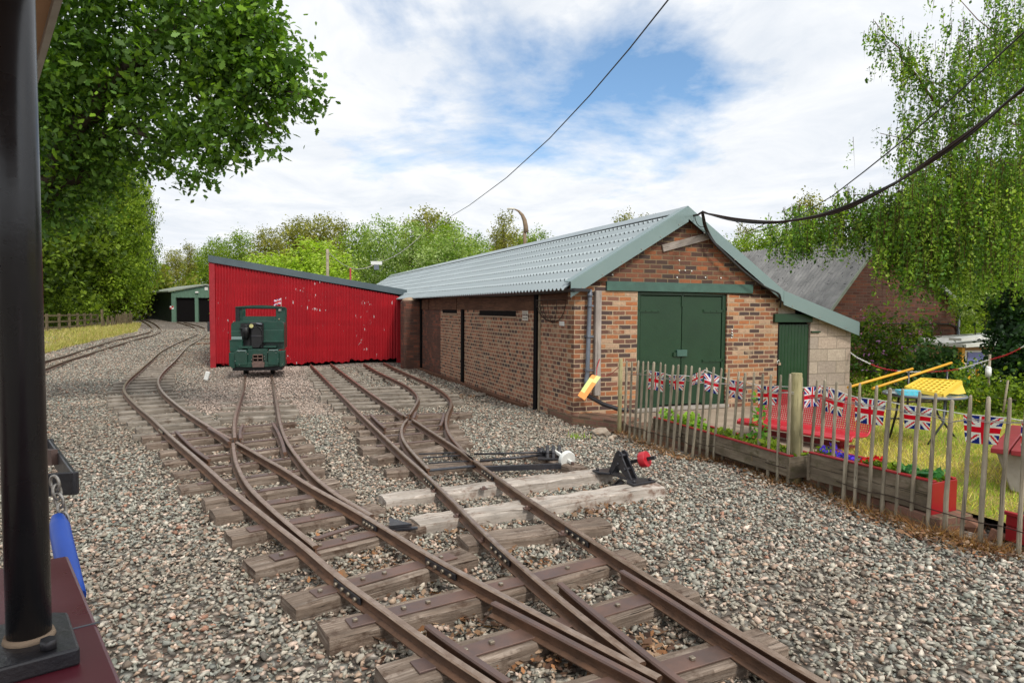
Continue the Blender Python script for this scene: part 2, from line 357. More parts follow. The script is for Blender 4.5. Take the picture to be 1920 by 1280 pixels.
def wn(scale, detail, rough, dist, loc=(0, 0, 0)):
    mp = nd('ShaderNodeMapping'); mp.inputs['Location'].default_value = loc; ll.new(cmb.outputs[0], mp.inputs[0])
    n = nd('ShaderNodeTexNoise'); n.inputs['Scale'].default_value = scale; n.inputs['Detail'].default_value = detail
    n.inputs['Roughness'].default_value = rough; n.inputs['Distortion'].default_value = dist; ll.new(mp.outputs[0], n.inputs['Vector']); return n.outputs['Fac']
n1 = wn(.85, 10, .6, .35, (3.1, 1.7, 0)); n2 = wn(3.2, 8, .6, .2, (9., 4., 0)); n3 = wn(.45, 3, .5, 0, (1., 8., 0))
# the blue gap overhead
def gapw(px, py, wdt, amt):
    d = ray(px, py).normalized(); dv = nd('ShaderNodeVectorMath', operation='DISTANCE')
    nv = nd('ShaderNodeVectorMath', operation='NORMALIZE'); ll.new(tc.outputs['Generated'], nv.inputs[0]); ll.new(nv.outputs[0], dv.inputs[0]); dv.inputs[1].default_value = d
    return mth('MULTIPLY', mth('SUBTRACT', 1., mth('DIVIDE', dv.outputs['Value'], wdt), cl=True), amt)
g_ = mth('ADD', mth('ADD', gapw(980, 125, .20, .15), gapw(1270, 165, .22, .19)), mth('ADD', gapw(1130, 110, .22, .12), gapw(640, 70, .28, .12)))
dens = mth('ADD', mth('MULTIPLY', n1, .75), mth('MULTIPLY', n2, .25))
dens = mth('SUBTRACT', mth('ADD', dens, mth('MULTIPLY', n3, .10)), g_)
dens = mth('ADD', dens, .02)
rp = nd('ShaderNodeValToRGB'); ll.new(dens, rp.inputs[0]); e = rp.color_ramp.elements
e[0].position = .29; e[0].color = (0, 0, 0, 1); e[1].position = .445; e[1].color = (1, 1, 1, 1)
cl = nd('ShaderNodeValToRGB'); ll.new(wn(1.7, 9, .62, .5, (5, 2, 0)), cl.inputs[0]); e = cl.color_ramp.elements
e[0].position = .33; e[0].color = (.72, .77, .84, 1); e[1].position = .60; e[1].color = (.92, .935, .955, 1)
sb = nd('ShaderNodeMix', data_type='RGBA', blend_type='MULTIPLY'); sb.inputs[0].default_value = 1; ll.new(sky.outputs[0], sb.inputs[6]); sb.inputs[7].default_value = (.115, .125, .135, 1)
ad = nd('ShaderNodeMix', data_type='RGBA', blend_type='ADD'); ad.inputs[0].default_value = 1; ll.new(sb.outputs[2], ad.inputs[6]); ad.inputs[7].default_value = (.03, .07, .09, 1)
mx = nd('ShaderNodeMix', data_type='RGBA'); ll.new(rp.outputs[0], mx.inputs[0]); ll.new(ad.outputs[2], mx.inputs[6]); ll.new(cl.outputs[0], mx.inputs[7])
# unseen sky behind the viewer is brightened round the sun to add light
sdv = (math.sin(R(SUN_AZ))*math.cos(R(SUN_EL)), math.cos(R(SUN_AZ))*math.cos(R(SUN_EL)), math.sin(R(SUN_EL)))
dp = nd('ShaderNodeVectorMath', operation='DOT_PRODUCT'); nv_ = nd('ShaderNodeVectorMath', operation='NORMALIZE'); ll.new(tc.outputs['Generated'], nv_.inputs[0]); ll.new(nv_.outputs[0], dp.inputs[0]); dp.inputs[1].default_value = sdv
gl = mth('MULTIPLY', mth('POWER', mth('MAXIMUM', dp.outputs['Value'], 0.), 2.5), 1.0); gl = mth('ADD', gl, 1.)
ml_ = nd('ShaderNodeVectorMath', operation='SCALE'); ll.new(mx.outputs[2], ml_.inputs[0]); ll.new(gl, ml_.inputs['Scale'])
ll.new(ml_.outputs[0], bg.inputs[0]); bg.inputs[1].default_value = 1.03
sun = bpy.data.lights.new('sun', 'SUN'); sun.energy = 2.3; sun.angle = R(9); sun.color = (1., .95, .87)
so = bpy.data.objects.new('sun', sun); COL.objects.link(so)
sd = Vector((math.sin(R(SUN_AZ))*math.cos(R(SUN_EL)), math.cos(R(SUN_AZ))*math.cos(R(SUN_EL)), math.sin(R(SUN_EL))))
so.rotation_mode = 'QUATERNION'; so.rotation_quaternion = sd.to_track_quat('Z', 'Y')
sc.view_settings.view_transform = 'Standard'; sc.view_settings.look = 'None'; sc.view_settings.exposure = EXPO; sc.view_settings.gamma = 1
# ------------------------------------------------------------------ the brick shed's frame
SA = R(21.5); SC = Vector((.97, 10.3, 0)); SF = Matrix.Translation(SC) @ Matrix.Rotation(SA, 4, 'Z'); SFi = SF.inverted()
def fr(px, py, off=0.):      # on the shed's front face: (u, z)
    p = SFi @ onplane(px, py, SF @ Vector((0, off, 0)), SA); return p.x, p.z
def sd_(px, py, off=0.):     # on its long side: (v, z)
    p = SFi @ onplane(px, py, SF @ Vector((off, 0, 0)), SA+math.pi/2); return p.y, p.z
def S(u, v, z): return SF @ Vector((u, v, z))
# ------------------------------------------------------------------ ground
FENCE_PX = [(1161, 815), (1171, 814), (1207, 832), (1237, 846), (1284, 862), (1337, 866), (1367, 868), (1420, 890), (1457, 908), (1491, 912), (1536, 922), (1580, 946), (1628, 963), (1668, 975), (1708, 985), (1738, 1006), (1770, 1006), (1801, 1018), (1837, 1028), (1873, 1036), (1911, 1050)]
FENCE = [G(*p) for p in FENCE_PX]
fdir = (FENCE[-1]-FENCE[0]).normalized(); FANG = math.atan2(fdir.y, fdir.x)
fext = [FENCE[0]]+[FENCE[i] for i in (4, 9, 14, 20)]+[FENCE[-1]+fdir*6]
GN = Vector((-fdir.y, fdir.x, 0))          # towards the garden
if GN.x < 0: GN = -GN
def gardenx(y):                            # x beyond which the garden (or the shed) begins
    if y > FENCE[0].y:
        c = SC + Vector((0, 0, 0))
        if y > c.y: return c.x-(y-c.y)*math.tan(SA)
        t = (y-FENCE[0].y)/(c.y-FENCE[0].y) if c.y > FENCE[0].y else 1
        return FENCE[0].x+(c.x-FENCE[0].x)*min(1, max(0, t))
    for a, b in zip(fext, fext[1:]):
        if b.y <= y <= a.y: return a.x+(b.x-a.x)*(a.y-y)/(a.y-b.y)
    return fext[-1].x+(fext[-1].y-y)*.4
T3C = [(-5.0, 12.2), (-5.25, 13.4), (-5.55, 14.8), (-6.0, 16.4), (-6.4, 17.8)]
def gh(x, y):
    h = gz(y)+.012+.018*math.sin(x*1.7+y*.6)*math.sin(y*1.3-x*.5)
    if 11 < y < 19.5:
        cxx = np.interp(y, [p[1] for p in T3C], [p[0] for p in T3C]); d = abs(x-cxx)
        k = max(0, 1-max(0, d-.7)/.5)*min(1, max(0, (y-11.3)/1.5)); h += .085*k*min(1, max(0, (19.3-y)/1.8))
    if y > 19: h += .045*min(1, (y-19)/3)
    if x < -9 and y > 12: h += .05*min(1, (-9-x)/2)*min(1, (y-12)/3)
    return h
def ground_mat():
    t = NT('gravel ground'); tcn = t.node('ShaderNodeTexCoord'); v = tcn.outputs['Object']
    vo = t.node('ShaderNodeTexVoronoi'); vo.inputs['Scale'].default_value = 17; t.link(v, vo.inputs['Vector'])
    vb = t.node('ShaderNodeTexVoronoi'); vb.inputs['Scale'].default_value = 8; t.link(v, vb.inputs['Vector'])
    s1 = t.node('ShaderNodeSeparateColor'); t.link(vo.outputs['Color'], s1.inputs[0])
    col = t.ramp(s1.outputs[0], [(0, (.20, .175, .15)), (.2, (.30, .27, .23)), (.4, (.38, .29, .235)), (.55, (.36, .355, .31)), (.7, (.45, .37, .30)), (.85, (.55, .49, .42))], 'CONSTANT')
    ed = t.ramp(vo.outputs['Distance'], [(.25, BW1), (.62, (.25, .25, .25))]); col = t.mix(1., col, ed, 'MULTIPLY')
    big = t.ramp(t.noise(v, .35, 5, .6), [(.35, BW0), (.65, BW1)]); col = t.mix(t.math('MULTIPLY', big, .45), col, (.10, .075, .055))
    t.bump(t.math('MULTIPLY', vo.outputs['Distance'], -1.), 1., .04); return t.fin(col, .95, 0, .1)
M['ground'] = ground_mat()
def grass_mat(name, a, b, c):
    t = NT(name); v = t.coord('Object', rnd=False); col = t.ramp(t.noise(v, 1.1, 7, .7), [(.32, a), (.5, b), (.68, c)])
    f = t.noise(v, 55, 5, .7); col = t.mix(t.ramp(f, [(.3, BW1), (.6, BW0)]), col, tuple(x*.45 for x in a)); t.bump(f, .9, .03); return t.fin(col, .95, 0, .1)
M['lawn'] = grass_mat('dry lawn turf', (.24, .21, .05), (.42, .34, .10), (.50, .40, .17))
M['verge'] = grass_mat('rough verge turf', (.14, .13, .05), (.26, .23, .09), (.32, .29, .14))
M['paving'] = paint('dusty trodden path', (.36, .29, .215), (.25, .19, .14), .95, 0, 3, .8, dirt=(.16, .12, .09), kind='Object')
def ground():
    xs = np.unique(np.concatenate([np.arange(-16, 6.01, .22), [-400, -200, -110, -70, -50, -40, -34, -29, -25, -22, -20, -18, 8, 12, 18, 30, 60, 120, 250, 400]]))
    ys = np.unique(np.concatenate([np.arange(-4, 26, .22), np.arange(26, 60, 2), [-300, -60, -20, -10, 60, 70, 80, 100, 130, 200, 400, 800]]))
    vs = [(x, y, gh(x, min(y, 112)) if y > -4 else 0) for x in xs for y in ys]; ny = len(ys)
    fs = [(i*ny+j, (i+1)*ny+j, (i+1)*ny+j+1, i*ny+j+1) for i in range(len(xs)-1) for j in range(ny-1)]
    o = MB().add(vs, fs, 0, True).build('ground', 'ground'); tag(o, None, None, None, 'structure')
ground()
# ------------------------------------------------------------------ ballast
def hull(npts, seed, sq):
    r = random.Random(seed); bm = bmesh.new()
    for _ in range(npts):
        v = Vector((r.gauss(0, 1), r.gauss(0, 1), r.gauss(0, 1))).normalized(); bm.verts.new((v.x*sq[0]*r.uniform(.8, 1), v.y*sq[1]*r.uniform(.8, 1), v.z*sq[2]*r.uniform(.8, 1)))
    g = bmesh.ops.convex_hull(bm, input=bm.verts); bmesh.ops.delete(bm, geom=[x for x in g['geom_interior'] if isinstance(x, bmesh.types.BMVert)], context='VERTS')
    bm.verts.ensure_lookup_table(); bm.verts.index_update()
    V = np.array([tuple(v.co) for v in bm.verts]); T = np.array([[v.index for v in f.verts] for f in bm.faces if len(f.verts) == 3]); bm.free(); return V, T
def rotmats(n, tilt):
    a = RNG.uniform(0, 2*np.pi, n); b = RNG.normal(0, tilt, n); c = RNG.uniform(0, 2*np.pi, n)
    ca, sa, cb, sb_, cc, s2 = np.cos(a), np.sin(a), np.cos(b), np.sin(b), np.cos(c), np.sin(c); Z = np.zeros(n); O = np.ones(n)
    Rz = np.stack([ca, -sa, Z, sa, ca, Z, Z, Z, O], 1).reshape(n, 3, 3); Rx = np.stack([O, Z, Z, Z, cb, -sb_, Z, sb_, cb], 1).reshape(n, 3, 3)
    Rc = np.stack([cc, -s2, Z, s2, cc, Z, Z, Z, O], 1).reshape(n, 3, 3); return Rc @ Rx @ Rz
STONECOL = 1.36*np.array([lin((c[0]+4, c[1]+1, c[2]-5)) for c in [(140, 142, 132), (122, 128, 120), (160, 158, 148), (172, 148, 132), (150, 120, 104), (112, 100, 90), (178, 172, 160), (132, 120, 108), (98, 96, 94), (166, 140, 118), (150, 150, 140), (188, 166, 152), (126, 132, 128), (156, 108, 86)]])
STONEW = np.array([3, 2.6, 2.4, 1.6, 1.2, 1.1, 1.5, 1.8, 1.2, 1.1, 2.4, 1.1, 2.3, .35]); STONEW /= STONEW.sum()
GNP = (GN.x, GN.y)
def stones(name, y0, y1, dens, smin, smax, npts, lift=.25):
    area = (y1-y0)*((y1+y0)/2*.95*2+3); n = int(area*dens)
    y = np.sqrt(RNG.uniform(y0**2, y1**2, n)); x = RNG.uniform(-1, 1, n)*(y*.95+1.5)
    gx = np.array([gardenx(v) for v in np.linspace(0, 40, 400)]); lim = np.interp(y, np.linspace(0, 40, 400), gx)+.12
    keep = (x < lim) & ((y < 24) | (x < -6))
    sx = -9.2-(y-20)*.39; keep &= ~((y > 20) & (x > sx) & (x < 8))
    x, y = x[keep], y[keep]; n = len(x); z = np.array([gh(a, b) for a, b in zip(x, y)])
    s = np.exp(RNG.normal(math.log((smin*smax)**.5), .33, n)).clip(smin, smax)/2
    pal = RNG.choice(len(STONECOL), n, p=STONEW); col = STONECOL[pal]*np.exp(RNG.normal(0, .14, (n, 1)))
    col = col*.72+col.mean(1, keepdims=True)*.28*np.array([1.08, 1., .92])
    from mathutils import noise as NZ
    nz = np.array([NZ.noise((a*.7, b*.7, 3.3)) for a, b in zip(x, y)])
    tr = np.array([[p.x, p.y] for L_ in (RA['LL'], LRall, MLall, RA['MR'], RA['RL'], RRall) for p in L_[::4]]); dm = np.full(n, 9.)
    for c0_ in range(0, n, 20000): dm[c0_:c0_+20000] = np.sqrt(((x[c0_:c0_+20000, None]-tr[:, 0])**2+(y[c0_:c0_+20000, None]-tr[:, 1])**2).min(1))
    br = np.clip(nz*.7, 0, .3)+np.clip(.5-dm, 0, .4)*.8*(y < 13); br = br[:, None]
    col = col*(1-br)+col.mean(1, keepdims=True)*np.array([.95, .70, .50])*br
    pk = np.exp(-((x+5.2-(y-14)*-.3)**2)/2.2)*((y > 11) & (y < 20))       # the fresher pinkish stone round the siding
    col = col*(1-pk[:, None]*.85)+np.array([.56, .43, .36])*np.exp(RNG.normal(0, .22, (n, 1)))*pk[:, None]*.85
    dk = (1/(1+np.exp(-( -x-3.6-(y-5)*.55)*2)))*(y < 12)*.28                # the oilier side by the running line
    col = col*(1-dk[:, None])
    VV, TT, CC, off = [], [], [], 0; vid = RNG.integers(0, 12, n)
    for k in range(12):
        V, T = hull(npts, k*7+npts, (1, .66+.05*(k % 4), .36+.05*(k % 5))); I = np.where(vid == k)[0]; m = len(I)
        if not m: continue
        P = np.einsum('nij,kj->nki', rotmats(m, .5), V)*s[I][:, None, None]
        P += np.stack([x[I], y[I], z[I]+s[I]*lift+RNG.uniform(0, .020, m)], 1)[:, None, :]
        VV.append(P.reshape(-1, 3)); TT.append((T[None]+off+(np.arange(m)*len(V))[:, None, None]).reshape(-1, 3)); CC.append(np.repeat(col[I], len(V), 0)); off += m*len(V)
    V = np.concatenate(VV); T = np.concatenate(TT); C_ = np.concatenate(CC)
    me = bpy.data.meshes.new(name); me.vertices.add(len(V)); me.vertices.foreach_set('co', V.astype(np.float32).ravel())
    me.loops.add(T.size); me.loops.foreach_set('vertex_index', T.astype(np.int32).ravel()); me.polygons.add(len(T)); me.polygons.foreach_set('loop_start', np.arange(0, T.size, 3, dtype=np.int32))
    a = me.color_attributes.new('Col', 'FLOAT_COLOR', 'POINT'); c4 = np.ones((len(V), 4), np.float32); c4[:, :3] = C_; a.data.foreach_set('color', c4.ravel())
    me.materials.append(M['stone']); me.update(calc_edges=True); o = bpy.data.objects.new(name, me); COL.objects.link(o); return o
# ------------------------------------------------------------------ railway
RH = .187
PROF = [(-.036, 0), (.036, 0), (.036, .006), (.008, .017), (.006, .03), (.006, .052), (.019, .058), (.021, .068), (.015, .077), (-.015, .077), (-.021, .068), (-.019, .058), (-.006, .052), (-.006, .03), (-.008, .017), (-.036, .006)]
def rail(parent, px, h=RH, name='rail', extend=0, plan=False, label=None, h0=None):
    pts = px if plan else [G(a, b, h) for a, b in px]
    if extend: pts = pts+[pts[-1]+(pts[-1]-pts[-2]).normalized()*extend]
    L = smoothline(pts, .14 if pts[-1].y < 14 else .3)
    n = len(PROF); vs = []; k = len(L)
    for i, p in enumerate(L):
        t = (L[min(i+1, k-1)]-L[max(i-1, 0)]).normalized(); s = Vector((t.y, -t.x, 0)).normalized()
        for a, z in PROF: vs.append(tuple(p+s*a+Vector((0, 0, z-.077))))
    mb = MB(); fs = [(i*n+j, (i+1)*n+j, (i+1)*n+(j+1) % n, i*n+(j+1) % n) for i in range(k-1) for j in range(n)]
    top = [f for i, f in enumerate(fs) if i % n in (7, 8, 9)]; oth = [f for i, f in enumerate(fs) if i % n not in (7, 8, 9)]
    mb.v = vs; mb.f = oth+top+[tuple(range(n)), tuple((k-1)*n+j for j in range(n-1, -1, -1))]; mb.mi = [0]*len(oth)+[1]*len(top)+[0, 0]; mb.sm = [False]*len(mb.f)
    o = mb.build(name, ['rail', 'railtop' if name == 'rail' else 'rust'], parent)
    if label: o['label'] = label
    return L, o
def sleeper(parent, a, b, wdt=.20, hgt=.13, mat='sleeper', top=.105, front=True, name='sleeper', rough=1.):
    """a, b: ends of the top edge nearest us"""
    a, b = Vector(a), Vector(b); d = (b-a).normalized(); bk = Vector((-d.y, d.x, 0))
    if bk.y < 0: bk = -bk
    if front: a, b = a+bk*wdt/2, b+bk*wdt/2
    fm = frame_xy(a, b); fm.translation.z = gz(fm.translation.y)+top; L = (b-a).length/2; n = max(4, int(L*2/.16))
    rr = random.Random(int(a.x*977+a.y*131)); vs = []; k = 8; j_ = .006*rough
    for i in range(n+1):
        x = -L+2*L*i/n; w_ = wdt/2; jj = lambda: rr.uniform(-j_, j_)
        ring = [(-w_, -hgt), (w_, -hgt), (w_, -hgt*.5), (w_, -.012), (w_-.014, 0), (0, .002), (-w_+.014, 0), (-w_, -.012)]
        xx = x+(rr.uniform(-.012, .012)*rough if i in (0, n) else 0)
        vs += [(xx+(jj() if i in (0, n) else 0), yy+jj(), z_+jj()*.7) for yy, z_ in ring]
    fs = [(i*k+j, (i+1)*k+j, (i+1)*k+(j+1) % k, i*k+(j+1) % k) for i in range(n) for j in range(k)]+[tuple(range(k)), tuple(n*k+j for j in range(k-1, -1, -1))]
    mb = MB().add([tuple(fm @ Vector(p)) for p in vs], fs); return mb.build(name, mat, parent, frame=fm), fm, L
def plate(parent, fm, L, x0, x1, bolts=(), yo=-.01, w_=.10):
    mb = MB().bb(x0, x1, yo-w_/2, yo+w_/2, .002, .013, fm); p = mb.build('tie_plate', 'rust', parent, frame=fm, bevel=.002)
    for x in bolts:
        bm_ = MB().box((x, yo, .021), (.026, .026, .016), fm @ Matrix.Translation((0, 0, 0))); bm_.build('bolt', 'bolt', p, frame=fm, bevel=.003)
def isect(L, p, d):                                  # where the line p+t d crosses polyline L -> t
    best = None
    for a, b in zip(L, L[1:]):
        e = b-a; den = d.x*e.y-d.y*e.x
        if abs(den) < 1e-9: continue
        q = a-p; t = (q.x*e.y-q.y*e.x)/den; u = (q.x*d.y-q.y*d.x)/den
        if -.001 <= u <= 1.001 and (best is None or abs(t) < abs(best)): best = t
    return best
def auto_sleepers(parent, LA, others, y0, y1, step, mat, ext=.30, plates=False, w_=.19, top=.105, fixd=None, maxr=3.2, hgt=.13):
    acc = 0; out = []
    for i in range(1, len(LA)):
        a, b = LA[i-1], LA[i]; acc += (b-a).length
        if acc < step: continue
        acc = 0
        if not (y0 <= b.y <= y1): continue
        t = fixd or (LA[min(i+2, len(LA)-1)]-LA[max(i-3, 0)]).normalized(); d = Vector((-t.y, t.x, 0))
        if d.x < 0: d = -d
        ts = [0.]+[q for q in (isect(L, b, d) for L in others) if q is not None and -.3 < q < maxr]
        if len(ts) < 2: ts.append(.61)
        e1, e2 = ext+random.uniform(-.06, .06), ext+random.uniform(-.06, .06)
        p, q = b+d*(min(ts)-e1), b+d*(max(ts)+e2)
        o, fm, L = sleeper(parent, p, q, w_*random.uniform(.9, 1.08), hgt, mat, top+random.uniform(-.008, .004), False)
        if plates:
            bl = [k-(max(ts)+min(ts))/2-(e2-e1)/2 for k in ts]; plate(parent, fm, L, -L+.17, L-.17, [k+s_*.09 for k in bl for s_ in (-1, 1) if abs(k+s_*.09) < L-.2], w_=.07)
        out.append((b, d))
    return out
def fishplate(parent, L, px, h=RH, ln=.36):
    p = G(*px, h); i = min(range(1, len(L)-1), key=lambda k: (L[k]-p).length); t = (L[i+1]-L[i-1]).normalized(); c = L[i]
    fm = frame_xy(c-t*.1, c+t*.1); fm.translation = c
    for s_ in (-1, 1):
        mb = MB().bb(-ln/2, ln/2, s_*.0085, s_*.020, -.062, -.022, fm); f = mb.build('fishplate', 'blackiron', parent, frame=fm, bevel=.002)
        for k in range(4): m2 = MB(); m2.cyl(fm @ Vector((-ln/2+.05+k*(ln-.1)/3, s_*.019, -.042)), fm @ Vector((-ln/2+.05+k*(ln-.1)/3, s_*.036, -.042)), .013, 6); m2.build('bolt', 'bolt', f, frame=fm)
PX = {
 'LL': [(369.6, 619), (370, 626), (344, 637), (307, 655), (279, 678), (257, 697), (240, 712), (232, 727), (240, 742), (260, 762), (282, 780), (305, 802), (330, 825), (360, 850), (390, 876), (430, 912), (480, 952), (530, 992), (580, 1030), (630, 1075), (680, 1112), (730, 1147), (780, 1185), (830, 1222), (880, 1252), (917, 1276)],
 'LRa': [(384, 615), (386, 626), (370.6, 638), (351, 650), (327, 676), (307, 695), (297, 710), (299, 724), (310, 739), (335, 760), (360, 778), (387, 795), (412, 810), (433, 821)],
 'LRb': [(444, 828), (475, 845), (500, 860), (532, 877), (580, 908), (630, 935), (680, 963), (730, 993), (780, 1024), (830, 1053), (880, 1080), (930, 1107), (980, 1134), (1030, 1160), (1080, 1185), (1130, 1212), (1170, 1232), (1237, 1267)],
 'ML': [(460, 703), (455, 730), (447, 757), (441, 778), (439, 797), (440, 820)],
 'MLb': [(437, 830), (440, 855), (446, 875), (462, 905), (485, 930), (520, 962), (555, 992), (592, 1022)],
 'MR': [(509, 703), (514, 730), (519, 757), (523, 781), (528, 802), (537, 825), (550, 845), (568, 868), (585, 888), (610, 910), (641, 932), (672, 950), (697, 964)],
 'RL': [(582.5, 682.5), (610, 710), (642.5, 742), (672.5, 772), (710, 807.5), (750, 845), (785, 876), (822.5, 911), (860, 948), (890, 979), (940, 1026), (990, 1070), (1040, 1112), (1090, 1153), (1140, 1192), (1182, 1222), (1205, 1240)],
 'RRa': [(620, 681), (660, 711), (700, 740), (742.5, 768), (762, 780)],
 'RRb': [(773, 785), (810, 809), (847.5, 833), (890, 862.5), (935, 895), (985, 930), (1040, 966), (1080, 992), (1115, 1015), (1165, 1047), (1215, 1078), (1270, 1111), (1345, 1160), (1420, 1205), (1495, 1249), (1545, 1277)],
 'XL': [(682, 681), (710, 697), (742, 712), (765, 724), (780, 737), (784, 748), (777, 762), (768, 776)],
 'XLb': [(764, 785), (757, 792), (752, 808), (757, 825), (770, 843), (785, 859), (803, 878)],
 'XR': [(719, 679), (750, 694), (780, 707), (810, 721), (832, 735), (845, 748), (846, 760), (840, 773), (836, 790), (840, 808), (852, 826), (867, 842), (887, 862)],
}
T1 = thing('railway_track', 'railway track with a turnout curving in from the far left past the loco siding', 'railway track', G(560, 980))
RA = {}
for k in ('LL', 'LRa', 'LRb', 'ML', 'MLb', 'MR'): RA[k], _ = rail(T1, PX[k], extend=1.6 if k == 'LL' else 0)
for pl in ([(802, 1170), (820, 1186), (855, 1211), (905, 1241), (955, 1276)], [(330, 807), (350, 827), (370, 845), (392, 860)], [(391, 801), (412, 813), (430, 827)], [(455, 795), (450, 806), (451, 821)], [(511, 791), (522, 810), (530, 830), (534, 847)]):
    rail(T1, pl, name='check_rail', h=RH-.004)
rail(T1, [(925, 1127), (980, 1153), (1030, 1180), (1080, 1207), (1130, 1233), (1157, 1247), (1195, 1264), (1240, 1290)], name='wing_rail', h=RH-.006)
T2 = thing('railway_track', 'railway track with a turnout running to the right half of the red shed', 'railway track', G(900, 900))
for k in ('RL', 'RRa', 'RRb', 'XL', 'XLb', 'XR'): RA[k], _ = rail(T2, PX[k], extend=1.6 if k == 'RRb' else 0)
for pl in ([(695, 776), (710, 791), (722, 801)], [(745, 771), (756, 778)], [(780, 771), (775, 783)], [(832, 774), (830, 787), (825, 797)], [(1166, 1068), (1195, 1085), (1270, 1131), (1345, 1180), (1420, 1227), (1470, 1258), (1510, 1283)]):
    rail(T2, pl, name='check_rail', h=RH-.004)
rail(T2, [(1050, 1091), (1070, 1111), (1105, 1141), (1155, 1176), (1195, 1211), (1232, 1243), (1270, 1270), (1300, 1291)], name='wing_rail', h=RH-.006)
LRall = RA['LRa']+RA['LRb']; RRall = RA['RRa']+RA['RRb']; MLall = RA['ML']+RA['MLb']; XLall = RA['XL']+RA['XLb']
dT1 = (G(480, 952)-G(630, 1075)).normalized()
# crossing timbers in the foreground, nearest edge of the top face
FG = [((406, 966), (668, 924), 1), ((434, 1009), (722, 955), 1), ((481, 1066), (800, 986), 1), ((556, 1140), (897, 1042), 1), ((614, 1199), (1212, 1046), 2), ((740, 1290), (1312, 1112), 2), ((850, 1408), (1482, 1212), 2), ((1020, 1560), (1700, 1330), 2)]
for a, b, k in FG:
    o, fm, L = sleeper(T1, G(*a, .105), G(*b, .105), .235, .15, 'sleeper')
    c = fm.inverted(); xs = []
    for LN in (RA['LL'], LRall, MLall, RA['MR']) + ((RA['RL'], RRall) if k == 2 else ()):
        d = (fm.to_3x3() @ Vector((1, 0, 0))); t = isect(LN, fm.translation-Vector((0, 0, 0)), d)
        if t is not None and abs(t) < L: xs.append(t)
    xs = sorted(xs); bl = []
    if xs:
        bl = [xs[0]-.12, xs[0]+.16, xs[-1]+.12]+[(u+v)/2 for u, v in zip(xs, xs[1:]) if v-u > .3]
    plate(T1, fm, L, -L+.14, L-.14, [x for x in bl if abs(x) < L-.17], yo=-.015, w_=.115)
y_a = G(400, 955).y
n1_ = auto_sleepers(T1, RA['LL'], [LRall, MLall, RA['MR']], G(392, 880).y-1.6, G(330, 828).y, .52, 'sleeper', .27, True, .2, maxr=2.2)
auto_sleepers(T1, RA['LL'], [LRall], G(330, 828).y, G(245, 745).y, .50, 'sleeper_grey', .30, maxr=1.1)
auto_sleepers(T1, RA['LL'], [LRall], G(245, 745).y, 19.5, .58, 'sleeper_grey', .28, maxr=1.1, top=.10)
auto_sleepers(T1, RA['LL'], [LRall], 19.5, 34, .72, 'sleeper', .24, maxr=1.1, top=.10)
auto_sleepers(T1, RA['ML'], [RA['MR']], G(441, 800).y, 16.6, .6, 'sleeper_grey', .30, maxr=.9, top=.108, hgt=.1, w_=.15)
fishplate(T1, RA['LRb'], (841, 1060)); fishplate(T1, RA['LL'], (660, 1098)); fishplate(T1, RA['LL'], (305, 803)); fishplate(T1, RA['LRb'], (690, 969), ln=.25)
# right-hand track: its own timbers
o, fm, L = sleeper(T2, G(725, 938, .115), G(1152, 885, .115), .24, .17, 'timber_pale', .115, rough=2.4); o['label'] = 'bleached long timber under the red weighted lever'
o, fm, L = sleeper(T2, G(787, 984, .12), G(1250, 912, .12), .25, .17, 'timber_pale', .12, rough=2.4); o['label'] = 'palest long timber, nearest us under the red lever'
o, fm, L = sleeper(T2, G(873, 1022, .105), G(1152, 984, .105), .25, .15, 'sleeper', .105, rough=2.2)
TS = []
for a, b in [((711, 860), (890, 830)), ((726, 885), (925, 868)), ((679, 842), (880, 822)), ((676, 824), (872, 808)), ((674, 811), (860, 797)), ((652, 801), (850, 786)), ((642, 783), (885, 775))]:
    o, fm, L = sleeper(T2, G(*a, .105), G(*b, .105), .20, .15, 'sleeper', .105); TS.append((fm, L))
    if a[1] < 855: plate(T2, fm, L, -L+.2, L-.2, (), yo=-.03, w_=.05)
dT2 = (RA['RL'][3]-RA['RL'][20]).normalized()
auto_sleepers(T2, RA['RL'], [RRall, XLall, RA['XR']], G(700, 776).y, G(640, 735).y, .46, 'sleeper_grey', .27, maxr=2.3)
auto_sleepers(T2, RA['RL'], [RRall], G(640, 735).y, 21.5, .47, 'sleeper_grey', .27, maxr=1.)
auto_sleepers(T2, RA['XL'], [RA['XR']], G(742, 712).y-.6, 21.5, .47, 'sleeper_grey', .27, maxr=1.)
fishplate(T2, RA['RRb'], (1097, 1003)); fishplate(T2, RA['RL'], (945, 1033)); fishplate(T2, RA['RRb'], (915, 881)); fishplate(T2, RA['RL'], (803, 893))
# rail clips on the long timbers
mb = MB()
for px in ((907, 918), (988, 955), (1055, 1003), (815, 923), (858, 970), (905, 1016)):
    p = G(*px, .115); fm = frame_xy(p-dT2, p+dT2); mb = MB().box((0, 0, .012), (.05, .06, .012), fm).cyl(fm @ Vector((0, 0, .01)), fm @ Vector((0, 0, .034)), .014, 6); mb.build('rail_clip', 'rust', T2, frame=fm)
# stretcher bars between the moving blades
mb = MB()
for a, b in (((785, 851), (856, 848)), ((793, 858), (868, 853)), ((803, 868), (878, 864))): mb.bar(G(*a, .135), G(*b, .135), .02, .012)
mb.build('stretcher_bar', 'blackiron', T2); MB().bar(G(798, 882, .135), G(893, 873, .135), .07, .012).build('slide_plate', 'blackiron', T2)
MB().bar(G(590, 1010, .12), G(668, 985, .12), .05, .012).build('stretcher_bar', 'rust', T1)
mb = MB().bar(G(727, 992, .12), G(783, 989, .12), .04, .012); mb.prism([G(730, 990, .13), G(730, 974, .13), G(772, 986, .13)], (0, 0, .02)); mb.build('blade_crank', 'blackiron', T1)
